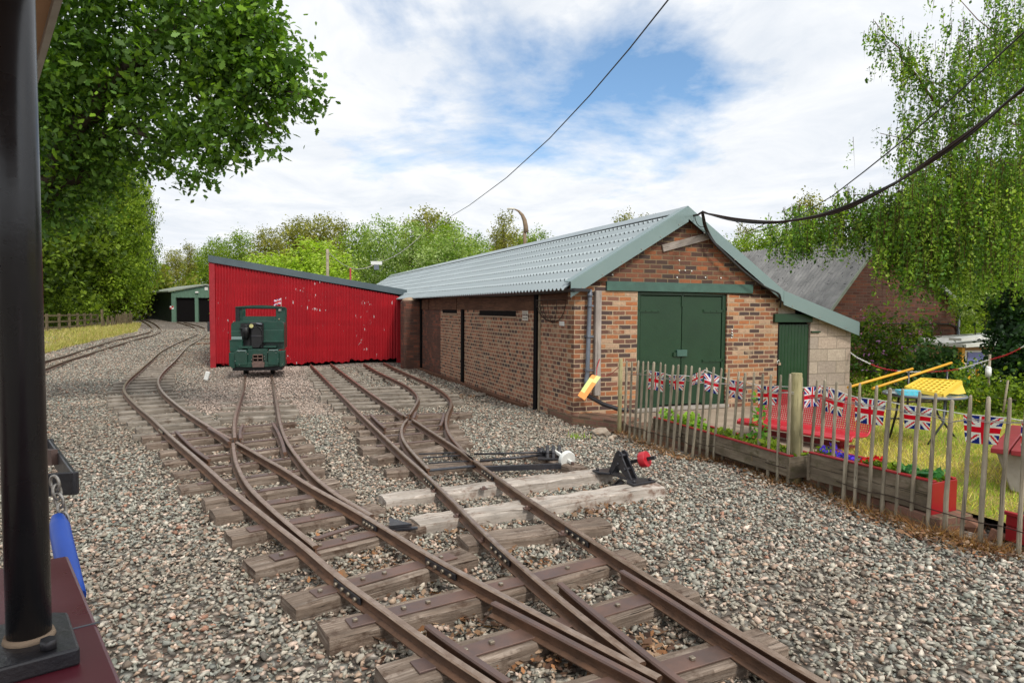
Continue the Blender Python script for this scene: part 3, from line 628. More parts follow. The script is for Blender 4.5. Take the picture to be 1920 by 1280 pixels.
# the far loop and the shed spur
T5 = thing('railway_track', 'distant railway track looping round the grass verge on the far left', 'railway track', G(200, 650))
LO1 = [(55, 683), (84, 676), (125.6, 665), (169, 651), (213, 638), (257, 628), (279, 622), (285.5, 615.5), (279, 608), (263.5, 599), (252.5, 592)]
LO2 = [(55, 702), (84, 690.5), (125.6, 675), (169, 661.5), (213, 648), (257, 635), (290, 626.5), (301.7, 619.5), (298.5, 612.8), (287.5, 605), (268, 596.4), (257, 591.5)]
a_, _ = rail(T5, LO1, h=.20); b_, _ = rail(T5, LO2, h=.20)
T6 = thing('railway_track', 'short spur of track curving into the green engine shed', 'railway track', G(365, 612))
rail(T6, [(369.6, 618), (365, 613.5), (355, 609.5), (344, 606.5), (332, 603)]); rail(T6, [(384, 614), (372, 610), (358, 606.8), (345, 603.6)])
T7 = thing('railway_track', 'track branching off to the right behind the red shed', 'railway track', G(380, 640))
rail(T7, [(372, 636), (382, 634.3), (393, 634), (420, 634)]); rail(T7, [(368, 642.5), (380, 642), (395, 642), (420, 642)])
tag(stones('ballast', 1.6, 6.5, 1500, .02, .085, 9), 'loose grey and pink ballast stones close to the carriage', 'ballast', None, 'stuff')
tag(stones('ballast', 6.5, 12.5, 980, .026, .075, 8), 'loose ballast stones round the middle of the yard', 'ballast', None, 'stuff')
tag(stones('ballast', 12.5, 24, 520, .035, .08, 7), 'pale ballast stones in front of the red shed', 'ballast', None, 'stuff')
tag(stones('ballast', 24, 40, 130, .05, .11, 6), 'distant ballast between the red shed and the far loop', 'ballast', None, 'stuff')
# ------------------------------------------------------------------ brick shed
L_S = 24.
# heights and widths read off the front face
u_l, z_l = fr(1070, 531, -.1); u_a, z_a = fr(1287, 391, -.1); u_r, z_r = fr(1466, 549, -.1); u_e, z_e = fr(1606, 607, -.1)
W_ = fr(1459, 600)[0]; u_end = fr(1595, 640)[0]; ridge_u = u_a
slopeL = (z_a-z_l)/(u_a-u_l); zr2 = z_a-slopeL*(W_-ridge_u)
zroof = lambda u: (z_a-slopeL*(ridge_u-u)) if u <= ridge_u else (z_a-(z_a-z_r)/(u_r-u_a)*(u-ridge_u) if u < u_r else z_r-(z_r-z_e)/(u_e-u_r)*(u-u_r))
shed = thing('brick_shed', 'long brick engine shed with grey corrugated roof and green double doors', 'shed', SC, SA)
d0, d1 = fr(1195, 600)[0], fr(1363, 600)[0]; zd0 = fr(1196, 766)[1]; zd1 = fr(1196, 547)[1]
g0, g1 = fr(1458, 640)[0], fr(1519, 640)[0]; zg1 = fr(1458, 588)[1]
cut = .09
def wallpoly(u0, u1, z0, top=None, m='brickfront', nm='wall', y0=0., y1=.22, vs=None):
    us = [u0]+[u for u in (ridge_u, u_r) if u0 < u < u1]+[u1]
    pts = [S(u0, y0, z0), S(u1, y0, z0)]+[S(u, y0, (zroof(u)-cut) if top is None else top) for u in us[::-1]]
    return MB().prism(pts, SF.to_3x3() @ Vector((0, y1-y0, 0)))
lz0, lz1 = fr(1136, 545)[1], fr(1136, 527)[1]; lu0, lu1 = fr(1136, 536)[0], fr(1410, 540)[0]
mb = wallpoly(0, d0, -.3, top=lz1); 
for v in (wallpoly(d1, W_, -.3, top=lz1), wallpoly(d0, d1, -.3, top=zd0-.01)):
    o_ = len(mb.v); mb.v += v.v; mb.f += [tuple(i+o_ for i in f) for f in v.f]; mb.mi += v.mi; mb.sm += v.sm
mb.build('wall', 'brickfront', shed)
wallpoly(0.02, W_, lz1+.001).build('gable', 'brickgable', shed)
MB().bb(lu0, lu1, -.035, .05, lz0, lz1, SF).build('lintel', 'greenlintel', shed, bevel=.006)
MB().bb(d0, d1, .05, .2, zd1-.02, lz1-.002, SF).build('frame_head', 'dark', shed)
zs = z_l-.11
vq = sd_(826, 640)[0]; MB().bb(.001, .22, .22, vq, -.3, zs, SF).build('wall', 'brickside', shed)['label'] = 'long brown side wall with smeared mortar'
MB().bb(.001, .22, vq, L_S, -.3, zs, SF).build('wall', 'brickdark', shed)['label'] = 'sooty dark red end of the side wall'
MB().bb(W_, W_+.2, .3, L_S, -.3, zroof(W_)-.12, SF).build('wall', 'brickdark', shed)
MB().prism([S(.02, L_S, -.3), S(W_, L_S, -.3), S(W_, L_S, z_r-.1), S(ridge_u, L_S, z_a-.1), S(.02, L_S, zs)], SF.to_3x3() @ Vector((0, .2, 0))).build('wall', 'brickdark', shed)
# front corner pilaster strip
MB().bb(-.012, .0, .0, .24, -.3, zs-.02, SF).build('corner_quoin', 'brickfront', shed)
# double doors
jw = .075
door_mid = (d0+d1)/2
fm_ = MB().bb(d0, d0+jw, .03, .12, zd0, zd1, SF).bb(d1-jw, d1, .03, .12, zd0, zd1, SF).bb(d0+jw, d1-jw, .03, .12, zd1-.05, zd1, SF); fm_.build('door_frame', 'green', shed, bevel=.004)
dz1 = zd1-.06
for i, (a, b) in enumerate(((d0+jw+.008, door_mid-.006), (door_mid+.006, d1-jw-.008))):
    dr = MB().bb(a, b, .045, .095, zd0+.03, dz1, SF).build('door', 'green', shed, frame=SF @ Matrix.Translation((a, 0, 0)), bevel=.005)
    for hz in (zd1-.30, zd1-1.14, zd1-1.86):
        hx0, hx1 = (a-.05, a+.36) if i == 0 else (b-.38, b+.04)
        m = MB().bb(hx0, hx1, .030, .044, hz-.022, hz+.022, SF)
        for k in range(4): m.cyl(S(hx0+.03+k*(hx1-hx0-.06)/3, .031, hz), S(hx0+.03+k*(hx1-hx0-.06)/3, .022, hz), .009, 6)
        m.build('hinge', 'green', dr)
    if i == 0:
        MB().bb(b-.10, b+.10, .005, .044, fr(1275, 668)[1]-.0, fr(1275, 656)[1], SF).build('lock_box', 'greenlintel', dr, bevel=.004)
        MB().bb(b-.16, b-.10, .02, .044, fr(1275, 668)[1], fr(1275, 664)[1]+.03, SF).build('hasp', 'green', dr)
        MB().bb(b-.012, b+.022, .03, .044, dz1-.17, dz1+.04, SF).build('bolt', 'green', dr)
MB().bb(d0-.02, d1+.02, .12, .20, zd0-.05, zd1, SF).build('doorway_dark_fill', 'dark', shed)
MB().bb(d0-.05, d1+.05, -.06, .12, zd0-.06, zd0+.0, SF).build('doorstep', 'concrete', shed, bevel=.01)
# grey plank on the gable, weathered post, screws
pa, pb = fr(1241, 466), fr(1327, 443); mb = MB().bar(S(pa[0], -.016, pa[1]), S(pb[0], -.016, pb[1]), .03, .135, up=(SF.to_3x3() @ Vector((0, -1, 0))).cross(Vector((1, 0, 0))))
ang = math.atan2(pb[1]-pa[1], pb[0]-pa[0]); pf = SF @ Matrix.Translation(((pa[0]+pb[0])/2, -.018, (pa[1]+pb[1])/2)) @ Matrix.Rotation(-ang, 4, 'Y')
lp = math.hypot(pb[0]-pa[0], pb[1]-pa[1]); MB().box((0, 0, 0), (lp, .03, .115), pf).build('gable_plank', 'plank', shed, frame=pf, bevel=.004)
tp, bt = fr(1119, 545), fr(1115, 741); pf = SF @ Matrix.Translation((tp[0], -.04, (tp[1]+bt[1])/2)) @ Matrix.Rotation(R(90), 4, 'Y')
MB().box((0, 0, 0), (tp[1]-bt[1], .07, .105), pf).build('wooden_post', 'plank', shed, frame=pf, bevel=.008)
mb = MB()
for p in ((1372, 618), (1372, 623), (1372, 628), (1371, 633), (1148, 515), (1273, 488), (1273, 507), (1284, 507), (1296, 508), (1269, 520), (1322, 520), (1351, 521), (1106, 524)):
    u, z = fr(*p); mb.cyl(S(u, 0, z), S(u, -.015, z), .012, 8)
mb.build('screw_cap', 'white', shed)['kind'] = 'stuff'
# mossy apron and brown patch at the foot of the right pier is in the brick itself; side-wall features
def side_post(px, py0, py1, wd, name='wooden_post', mat='dark', off=-.045):
    v, z1 = sd_(px, py0); z0 = -.1; return MB().bb(off, .0, v-wd/2, v+wd/2, z0, z1, SF).build(name, mat, shed, bevel=.004)
side_post(1008, 541, 766, .13); side_post(869, 580, 722, .15); side_post(791, 552, 690, .13)
v1, zt = sd_(1013, 553); MB().bb(-.02, 0, v1-.03, v1+.03, -.1, zt, SF).build('wooden_batten', 'pale_batten', shed)
for (x0, y0, x1, y1) in ((899, 582, 967.5, 590), (830, 579, 857, 584)):
    va, za = sd_(x0, y0); vb, zb = sd_(x1, y0+1)
    MB().bb(-.003, .0, vb, va, za-.105, za-.0, SF).build('wall_slot', 'dark', shed)  # proud dark box stands for the shaded inside of the slot
    MB().bb(-.012, .0, vb, va, za+.0, za+.26, SF).build('boarding', 'board_brown', shed)
    MB().bb(-.02, .0, vb-.03, va+.03, za-.135, za-.108, SF).build('slot_sill', 'stonecap', shed)
va = sd_(775, 560)[0]; vb = sd_(1010, 560)[0]
for a, b in ((vb+.08, 6.2), (6.28, 8.9), (8.98, 12.5)):
    MB().bb(-.02, .0, a, b, zs-.31, zs-.04, SF).build('eaves_board', 'darkwood', shed, bevel=.003)
MB().bb(-.012, .0, .26, vb-.08, zs-.2, zs-.01, SF).build('eaves_board', 'darkwood', shed)
v, z = sd_(1053, 586); m = MB()    # half-round wire basket rusting on the wall
v0 = sd_(1018, 565)[0]; v2 = sd_(1062, 565)[0]; zt = sd_(1040, 563)[1]; vc = (v0+v2)/2; rr_ = abs(v0-v2)/2
for k in range(5):
    f_ = k/5; r_ = rr_*math.cos(f_*1.45); zz_ = zt-.36*math.sin(f_*1.5)
    m.tube([S(-.01-r_*.55*math.sin(a), vc+r_*math.cos(a), zz_) for a in [math.pi*j/12 for j in range(13)]], .005, 5)
for a in (0, .5, 1, 1.5, 2.1, 2.6, 3.14): m.tube([S(-.01-rr_*.55*math.sin(a)*math.cos(t), vc+rr_*math.cos(a)*math.cos(t), zt-.36*math.sin(t)) for t in [1.5*j/7 for j in range(8)]], .005, 5)
m.build('wire_basket', 'cabledark', shed)
v, z = sd_(1053, 607); MB().bb(-.004, 0, v-.10, v+.08, z-.03, z+.04, SF).build('paint_patch', 'white', shed)
# pier with a domed stone cap beside the red shed
pv, _ = sd_(772, 640); vA, zc = sd_(758, 556); vB, _ = sd_(790, 556)
zc = sd_(772, 552, -.15)[1]-.06; zc -= .03; mb = MB().bb(-.52, -.001, vB, vB+.5, -.1, zc-.1, SF); mb.build('brick_pier', 'brickdark', shed, bevel=.06, seg=3)
mb = MB(); mb.grid(lambda a, b: S(-.26+.25*math.cos(a*6.2832)*math.cos(b*1.57), vB+.25+.25*math.sin(a*6.2832)*math.cos(b*1.57), zc-.1+.10*math.sin(b*1.57)), 24, 6); mb.build('pier_cap', 'stonecap', shed)
# roof sheets with real corrugations; ridges run from eave to ridge
def corr_roof(ua, ub, pitch=.146, amp=.022, over=.14, L=L_S+.2, ml='roof', name='roof', m=MB):
    n = int((L+over)/pitch*6); mb = MB()
    def f(a, b):
        v = -over+a*(L+over); u = ua+(ub-ua)*b; ph = (v/pitch) % 1.; h = amp*(math.cos(ph*6.2832)); h = max(-amp*.7, min(amp*.9, h*1.3))
        sag = .025*math.sin(v*.55)*(1-b) if ml == 'roof' else 0
        return S(u, v, zroof(u)+h-.02+sag*0)
    mb.grid(f, n, 2); return mb.build(name, ml, shed)
eo = .20
ztmp = zroof
r1 = corr_roof(u_l-eo+.08, ridge_u); corr_roof(ridge_u, u_r); corr_roof(u_r, u_e+.0)
# anti-condensation pockets: little raised hoods in rows on every ridge
mb = MB(); tilt = math.atan(slopeL)
for row in range(7):
    u = u_l+(ridge_u-u_l)*(.06+row*.137)
    k = 0; v = -.14+.146
    while v < L_S:
        z = zroof(u)+.0; s_ = .028
        P = [S(u-.035, v-s_, z-.035*slopeL), S(u-.035, v+s_, z-.035*slopeL), S(u+.055, v, z+.055*slopeL+.004), S(u-.028, v, z-.028*slopeL+.034)]
        mb.add([tuple(p) for p in P], [(0, 1, 3), (1, 2, 3), (2, 0, 3), (0, 2, 1)], 0); mb.add([tuple(P[0]+Vector((-.002, 0, 0))), tuple(P[1]), tuple(P[3])], [(0, 1, 2)], 1)  # dark facet colours in the shadow at each hood's mouth
        v += .146
mb.build('roof_fixings', ['roof', 'dark'], shed)['kind'] = 'stuff'
zr_ = z_a
MB().prism([S(ridge_u-.17, -.12, z_a-.17*slopeL+.025), S(ridge_u, -.12, z_a+.035), S(ridge_u+.17, -.12, z_a-.17*slopeL+.02), S(ridge_u+.17, -.12, z_a-.17*slopeL+.012), S(ridge_u, -.12, z_a+.025), S(ridge_u-.17, -.12, z_a-.17*slopeL+.015)][::1], SF.to_3x3() @ Vector((0, L_S+.3, 0))).build('ridge_cap', 'roof', shed)
mb = MB(); mb.prism([S(ridge_u-.165, -.05, z_a-.165*slopeL-.03), S(ridge_u-.15, -.05, z_a-.15*slopeL-.03), S(ridge_u-.15, -.05, z_a-.15*slopeL+.02), S(ridge_u-.165, -.05, z_a-.165*slopeL+.015)], SF.to_3x3() @ Vector((0, L_S, 0))); mb.build('ridge_foam', 'dark', shed)
def barge(ua, ub, y=-.15, dep=.24, lip=.22, nm='barge_board'):
    za, zb = zroof(ua)+.03, zroof(ub)+.03; mb = MB()
    mb.prism([S(ua, y, za-dep*(.98)), S(ub, y, zb-dep), S(ub, y, zb), S(ua, y, za)], SF.to_3x3() @ Vector((0, .012, 0)))
    d = Vector((ub-ua, 0, zb-za)).normalized(); n_ = Vector((-d.z, 0, d.x))
    A, B = Vector((ua, y, za)), Vector((ub, y, zb)); q = n_*.012
    mb.prism([SF @ (A+Vector((0, .012, 0))), SF @ (B+Vector((0, .012, 0))), SF @ (B+Vector((0, lip, 0))), SF @ (A+Vector((0, lip, 0)))], SF.to_3x3() @ q)
    return mb.build(nm, 'flash', shed)
barge(u_l-.02, ridge_u+.01); barge(ridge_u-.0, u_r+.02, y=-.147, dep=.195); barge(u_r, u_e+.02, y=-.152, lip=.16)
mb = MB(); 
for k in range(6):
    for (a, b) in ((u_l, ridge_u), (ridge_u, u_e)):
        u = a+(b-a)*(k+.5)/6; mb.cyl(S(u, -.150, zroof(u)-.17), S(u, -.160, zroof(u)-.17), .010, 6)
mb.build('roof_fixings', 'galv', shed)['kind'] = 'stuff'
# gutter and downpipe
gz1 = zs-.02; mb = MB()
def gut(a, b):
    v = -.20+a*(L_S*.62); t = math.pi*(1+b); return S(-.13+.055*math.cos(t), v, gz1+.05+.055*math.sin(t)-.02*math.sin(a*9.))
mb.grid(gut, 30, 8); mb.build('gutter', 'gutter', shed)
MB().bar(S(-.15, -.22, gz1+.03), S(.22, -.06, gz1+.03), .07, .045).build('gutter_outlet', 'gutter', shed)
a, b = fr(1106, 549, -.07), fr(1099, 712, -.07)
mb = MB().tube([S(a[0], -.07, a[1]+.05), S(a[0], -.07, a[1]-.1), S(b[0]+.02, -.07, b[1]+.1), S(b[0], -.07, b[1]), S(b[0], -.085, b[1]-.22)], .034, 12); mb.cyl(S(a[0], -.07, a[1]-.06), S(a[0], -.07, a[1]-.01), .042, 12)
for z in (a[1]-.2, (a[1]+b[1])/2, b[1]+.15): mb.bb(a[0]-.05, a[0]+.05, -.12, -.0, z-.01, z+.01, SF)
mb.build('downpipe', 'pipe', shed)
p0, p1 = S(b[0]-.02, -.10, b[1]-.22), at(1163, 768, (S(b[0], -.1, 0)).y-.35); MB().tube([p0, p0*.5+p1*.5+Vector((0, 0, -.03)), p1, p1+Vector((.12, -.01, 0))], .034, 12).build('drain_hose', 'gutter', shed)
# danger sign on the side wall
v0, z1 = sd_(981, 563); v1, z0 = sd_(990.5, 601); sw = abs(v0-v1); sh_ = z1-z0
sg = thing('warning_sign', 'faded white danger sign with a black triangle on the long brick wall', 'sign', S(-.012, (v0+v1)/2, z0), SA)
MB().bb(-.016, -.004, v1, v0, z0, z1, SF).build('sign_board', 'signwhite', sg)
fmS = SF @ Matrix.Translation((-.017, v0, z0)) @ Matrix.Rotation(-math.pi/2, 4, 'Z') @ Matrix.Rotation(math.pi/2, 4, 'X')
def flat(pts, mat, name, parent, fm, thick=.002): return MB().prism([fm @ Vector((x, y, 0)) for x, y in pts], fm.to_3x3() @ Vector((0, 0, thick))).build(name, mat, parent)
T = [(.5*sw, .97*sh_), (.10*sw, .47*sh_), (.90*sw, .47*sh_)]
mb = MB()
for i in range(3):
    a, b = Vector((*T[i], 0)), Vector((*T[(i+1) % 3], 0)); c = Vector((.5*sw, .62*sh_, 0)); mb.prism([fmS @ a, fmS @ b, fmS @ (b+(c-b)*.16), fmS @ (a+(c-a)*.16)], fmS.to_3x3() @ Vector((0, 0, .002)))
mb.prism([fmS @ Vector((x*sw, y*sh_, 0)) for x, y in ((.53, .82), (.38, .66), (.49, .67), (.44, .53), (.60, .70), (.50, .70), (.58, .82))], fmS.to_3x3() @ Vector((0, 0, .002)))
mb.prism([fmS @ Vector((x*sw, y*sh_, 0)) for x, y in ((.12, .40), (.88, .40), (.88, .375), (.12, .375))], fmS.to_3x3() @ Vector((0, 0, .002))); mb.build('pictogram', 'black', sg)
def lettering(txt, fm, size, mat, parent, name='lettering', align='CENTER', sx=1):
    cu = bpy.data.curves.new(name, 'FONT'); cu.body = txt; cu.size = size; cu.align_x = align; cu.extrude = .0008; cu.offset = size*.02
    tmp = bpy.data.objects.new(name, cu); COL.objects.link(tmp); dg = bpy.context.evaluated_depsgraph_get(); me = bpy.data.meshes.new_from_object(tmp.evaluated_get(dg)); bpy.data.objects.remove(tmp)
    me.materials.clear(); me.materials.append(M[mat]); o = bpy.data.objects.new(name, me); COL.objects.link(o); o.parent = parent
    o.matrix_basis = world_of(parent).inverted() @ fm @ Matrix.Diagonal((sx, 1, 1, 1)); return o
lettering('DANGER', fmS @ Matrix.Translation((sw*.5, sh_*.235, .001)), sh_*.13, 'black', sg, sx=.62*sw/(sh_*.13*2.6)*1.1)
lettering('Keep out', fmS @ Matrix.Translation((sw*.5, sh_*.09, .001)), sh_*.10, 'black', sg, sx=.8*sw/(sh_*.10*3.6))
# lean-to on the right: green corrugated door and block wall
zwall = lambda u: zroof(u)-cut
mb = MB()
def corr_panel(mb, u0, u1, z0, z1f, y, pitch=.076, amp=.011, per=8, fmx=None, jag=0):
    n = int((u1-u0)/pitch*per); fmx = fmx or SF
    def f(a, b):
        u = u0+a*(u1-u0); zt = z1f(u) if callable(z1f) else z1f; zb = z0(u) if callable(z0) else z0
        return fmx @ Vector((u, y+amp*math.cos(u/pitch*6.2832), zb+b*(zt-zb)))
    mb.grid(f, n, 1); return mb
ld = MB(); corr_panel(ld, g0+.03, g1-.02, 0., zg1-.19, .02, .075, .008); ld.build('door', 'greencorr', shed)['label'] = 'green corrugated side door'
MB().bb(g0-.0, g0+.03, .0, .08, 0, zg1-.14, SF).build('door_frame', 'dark', shed)
hu0 = fr(1450, 580)[0]; hu1 = g1; MB().prism([S(hu0, -.05, zg1-.15), S(hu1, -.05, zg1-.15), S(hu1, -.05, min(zg1-.01, zwall(hu1)-.05)), S(hu0+.35, -.05, zg1-.0), S(hu0, -.05, zg1-.0)], SF.to_3x3() @ Vector((0, .1, 0))).build('lintel', 'green', shed, bevel=.004)
MB().prism([S(W_, .04, zg1), S(u_r+.45, .04, zg1), S(u_r+.45, .04, min(zwall(u_r+.45), 9)), S(W_, .04, zwall(W_)-.02)], SF.to_3x3() @ Vector((0, .12, 0))).build('render_panel', 'rockpale', shed)
MB().prism([S(g1, 0, -.3), S(u_end, 0, -.3), S(u_end, 0, zwall(u_end)), S(g1, 0, zwall(g1))], SF.to_3x3() @ Vector((0, .2, 0))).build('wall', 'block', shed)['label'] = 'stained concrete block wall'
MB().bb(u_end-.2, u_end, .2, 9, -.3, zwall(u_end)-.02, SF).build('wall', 'block', shed)
MB().bb(g0, g1, .09, .12, 0, zg1, SF).build('doorway_dark_fill', 'dark', shed)
a, b = fr(1520, 622), fr(1534, 622); MB().bb(a[0], b[0]+.03, -.03, -.001, a[1]-.015, a[1]+.015, SF).build('bracket', 'green', shed)
pl = fr(1458, 680); mb = MB().tube([S(pl[0]-.03, -.03, pl[1]-.02), S(pl[0]-.05, -.04, pl[1]+.03), S(pl[0]-.01, -.04, pl[1]+.05), S(pl[0]+.02, -.03, pl[1]+.01)], .007, 6); mb.build('padlock_shackle', 'white', shed)
MB().box((pl[0]+.015, -.03, pl[1]-.02), (.05, .025, .045), SF).build('padlock', 'stonecap', shed, bevel=.004)
# brick step (apron) running from the corner to the fence
A0 = S(-.02, -.0, 0); zst = .17
# ------------------------------------------------------------------ red corrugated shed
ra, rb = G(393, 692), G(757, 682); rd = (rb-ra); rd.z = 0; RL_ = rd.length; RANG = math.atan2(rd.y, rd.x)
RF = Matrix.Translation(ra) @ Matrix.Rotation(RANG, 4, 'Z'); RFi = RF.inverted()
def rs(px, py, off=0): p = RFi @ onplane(px, py, RF @ Vector((0, off, 0)), RANG); return p.x, p.z
red = thing('red_shed', 'red corrugated iron lean-to shed behind the green locomotive, paint flaking', 'shed', ra, RANG)
tops = [(rs(390, 492), rs(520, 505)), (rs(521, 511), rs(575, 526)), (rs(576, 525), rs(613, 527)), (rs(615, 532), rs(751, 547))]
fz = lambda x: np.interp(x, [rs(390, 478)[0], rs(757, 545)[0]], [rs(390, 478)[1], rs(757, 545)[1]])
xL0, xR0 = rs(404, 600)[0], rs(745, 600)[0]
cuts = [xL0, rs(520, 600)[0], rs(574, 600)[0], rs(655, 600)[0], xR0]
for i, (a, b) in enumerate(zip(cuts, cuts[1:])):
    mb = MB(); bz = (.13, .10, .125, .17)[i]; rj = random.Random(i)
    zt = lambda u, i=i: fz(u)-.17-(0, .035, .015, .03)[i]
    corr_panel(mb, a, b, lambda u, bz=bz, i=i: bz+.022*math.sin(u*9+i)+.018*math.sin(u*31), zt, (-.00, -.012, -.02, -.008)[i], .0835, .019, 8, RF)
    mb.build('wall_sheet', 'redcorr', red)
MB().bb(rs(393, 600)[0], xL0+.0, -.03, .08, .0, fz(0)-.14, RF).build('corner_post', 'redpaint', red, bevel=.005)
MB().bb(xR0-.02, rs(756, 600)[0], -.03, .06, .0, rs(752, 556)[1], RF).build('corner_post', 'redpaint', red, bevel=.005)
x0, x1 = rs(390, 480)[0], rs(762, 546)[0]
MB().prism([RF @ Vector((x0, -.07, fz(x0)-.20)), RF @ Vector((x1, -.07, fz(x1)-.16)), RF @ Vector((x1, -.07, fz(x1)+.03)), RF @ Vector((x0, -.07, fz(x0)+.0))], RF.to_3x3() @ Vector((0, .05, 0))).build('fascia', 'flashdk', red)
bk = SF.to_3x3() @ Vector((0, 1, 0)); bkL = RF.to_3x3().inverted() @ bk
def RB(x, d, z): return RF @ (Vector((x, 0, z))+bkL*d)
MB().prism([RB(0.02, .02, -.1), RB(0.08, .02, -.1), RB(.08, .02, fz(0)-.08), RB(.02, .02, fz(0)-.06)], bk*5.5).build('wall', 'redcorr', red)
MB().prism([RB(x0, -.03, fz(x0)-.04), RB(x1, -.03, fz(x1)-.02), RB(x1, -.03, fz(x1)+.01), RB(x0, -.03, fz(x0)-.02)], bk*5.6).build('roof', 'flashdk', red)
MB().prism([RB(.05, 5.4, -.1), RB(x1-.1, 5.4, -.1), RB(x1-.1, 5.4, fz(x1)-.05), RB(.05, 5.4, fz(.05)-.08)], bk*.06).build('wall', 'dark', red)
MB().prism([RB(.1, .05, .14), RB(x1-.15, .05, .14), RB(x1-.15, .05, fz(x1)-.12), RB(.1, .05, fz(.1)-.15)], bk*.03).build('lining', 'dark', red)
xd = rs(404, 582)[0]; zd = rs(404, 604)[1]
mb = MB(); corr_panel(mb, xL0, xL0+.34, .16, zd+.12, -.028, .0835, .017, 8, RF); mb.build('patch_sheet', 'redcorr', red)
MB().box((rs(391, 612)[0], -.05, rs(391, 612)[1]), (.06, .06, .28), RF).build('hinge_block', 'blackiron', red)
# ------------------------------------------------------------------ green engine shed, far left
gA, gB, gC = G(322, 606), G(275, 592), G(392, 606.5)
gA = G(322, 606); f2 = (at(396, 606.5, gA.y*1.0)-gA); f2.z = 0; fdirg = f2.normalized(); FG_A = math.atan2(fdirg.y, fdirg.x)
Sg = Matrix.Translation(gA) @ Matrix.Rotation(FG_A, 4, 'Z'); k_ = gA.y/F
gsh = thing('engine_shed', 'green metal engine shed with two open dark bays beyond the red shed', 'shed', gA, FG_A)
def gp(px, py): p = Sg.inverted() @ onplane(px, py, gA, FG_A); return p.x, p.z
ez = gp(322, 547)[1]; rz = gp(388, 535.5)[1]; WG = gp(388, 560)[0]*2; o1, o2 = gp(324, 560)[0], gp(365, 560)[0]; p3_ = gp(371, 560)[0]; dz = gp(330, 559)[1]; bx = gp(329, 560)[0]
back = (G(275, 598.5)-gA); back.z = 0; back = back.normalized()*9.5
rz2 = rz
mb = MB(); mb.prism([Sg @ Vector(p) for p in ((0, 0, dz+.05), (WG, 0, dz+.05), (WG, 0, ez), (WG/2, 0, rz2), (0, 0, ez))], Sg.to_3x3() @ Vector((0, .15, 0)))
for a, b in ((0, bx), (o2, p3_), (gp(388, 560)[0]+1.5, WG)): mb.bb(a, b, 0.001, .15, -.3, dz+.05, Sg)
mb.build('wall', 'gshed', gsh)
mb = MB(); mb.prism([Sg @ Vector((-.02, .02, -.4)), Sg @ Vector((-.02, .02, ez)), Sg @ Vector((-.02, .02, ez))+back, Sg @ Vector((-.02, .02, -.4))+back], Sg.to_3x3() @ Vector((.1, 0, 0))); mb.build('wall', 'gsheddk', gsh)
mb = MB(); mb.prism([Sg @ Vector((-.15, -.15, ez-.02)), Sg @ Vector((WG/2, -.15, rz2+.02)), Sg @ Vector((WG+.1, -.15, ez)), Sg @ Vector((WG+.1, -.15, ez+.10)), Sg @ Vector((WG/2, -.15, rz2+.13)), Sg @ Vector((-.15, -.15, ez+.08))], back); mb.build('roof', 'gshedroof', gsh)
mb = MB()
for a, b in ((bx, o2), (p3_, gp(388, 560)[0]+1.5)): mb.bb(a, b, .16, 6, -.3, dz+.05, Sg)
mb.build('doorway_dark_fill', 'dark', gsh)  # solid dark blocks stand for the shade inside the open bays
mb = MB(); n_ = int(WG/.3)
for k in range(n_): u = k*.3+.1; mb.bb(u, u+.06, -.025, 0, dz+.08, (ez+(rz2-ez)*min(1, u/(WG/2)) if u < WG/2 else rz2-(rz2-ez)*(u-WG/2)/(WG/2))-.04, Sg)
mb.build('cladding_ribs', 'gshed', gsh)
x, z = gp(320.2, 577); MB().bb(x-.05, x+.22, -.03, -.001, z-.1, z+.14, Sg).build('chequer_sign', 'white', gsh); MB().bb(x+.08, x+.22, -.04, -.031, z+.02, z+.14, Sg).bb(x-.05, x+.08, -.04, -.031, z-.1, z+.02, Sg).build('chequer_square', 'benchred', gsh)
x, z = gp(370, 548); MB().bb(x-.1, x+.1, -.12, -.001, z-.05, z+.07, Sg).build('floodlight', 'white', gsh)
x, z = gp(387, 541); MB().bb(x-.12, x+.12, -.03, -.001, z-.12, z+.12, Sg).build('notice', 'white', gsh)
p = G(364, 602); tag(MB().cyl(p, p+Vector((0, 0, .3)), .07, 8).ball(p+Vector((0, 0, .3)), .07, 5).build('gas_bottle', 'white'), 'small white bottle at the doorway of the green engine shed', 'bottle')
# ------------------------------------------------------------------ house behind the garden
HY = 17.; hA = math.radians(16)
hp = at(1551, 577, HY); HF = Matrix.Translation((hp.x, hp.y, 0)) @ Matrix.Rotation(hA, 4, 'Z')
def hs(px, py): p = HF.inverted() @ onplane(px, py, Vector((hp.x, hp.y, 0)), hA); return p.x, p.z
hr = hs(1801, 600)[0]; zeL = hs(1551, 577)[1]; zri = zeL+(hr/2)*(hs(1609, 497)[1]-zeL)/hs(1609, 497)[0]; sl0 = (hs(1609, 497)[1]-zeL)/hs(1609, 497)[0]; zri = CZ+(zri-CZ)*.72; hu = (zri-zeL)/sl0
hou = thing('brick_house', 'red brick house with old grey corrugated roof behind the lean-to', 'house', (hp.x, hp.y, 0), hA)
MB().prism([HF @ Vector(p) for p in ((0, 0, -.3), (hr, 0, -.3), (hr, 0, zeL), (hu, 0, zri), (0, 0, zeL))], HF.to_3x3() @ Vector((0, .22, 0))).build('wall', 'brickhouse', hou)
MB().bb(0.0, .22, .22, 12, -.3, zeL, HF).build('wall', 'brickhouse', hou); MB().bb(hr-.22, hr, .22, 12, -.3, zeL, HF).build('wall', 'brickhouse', hou)
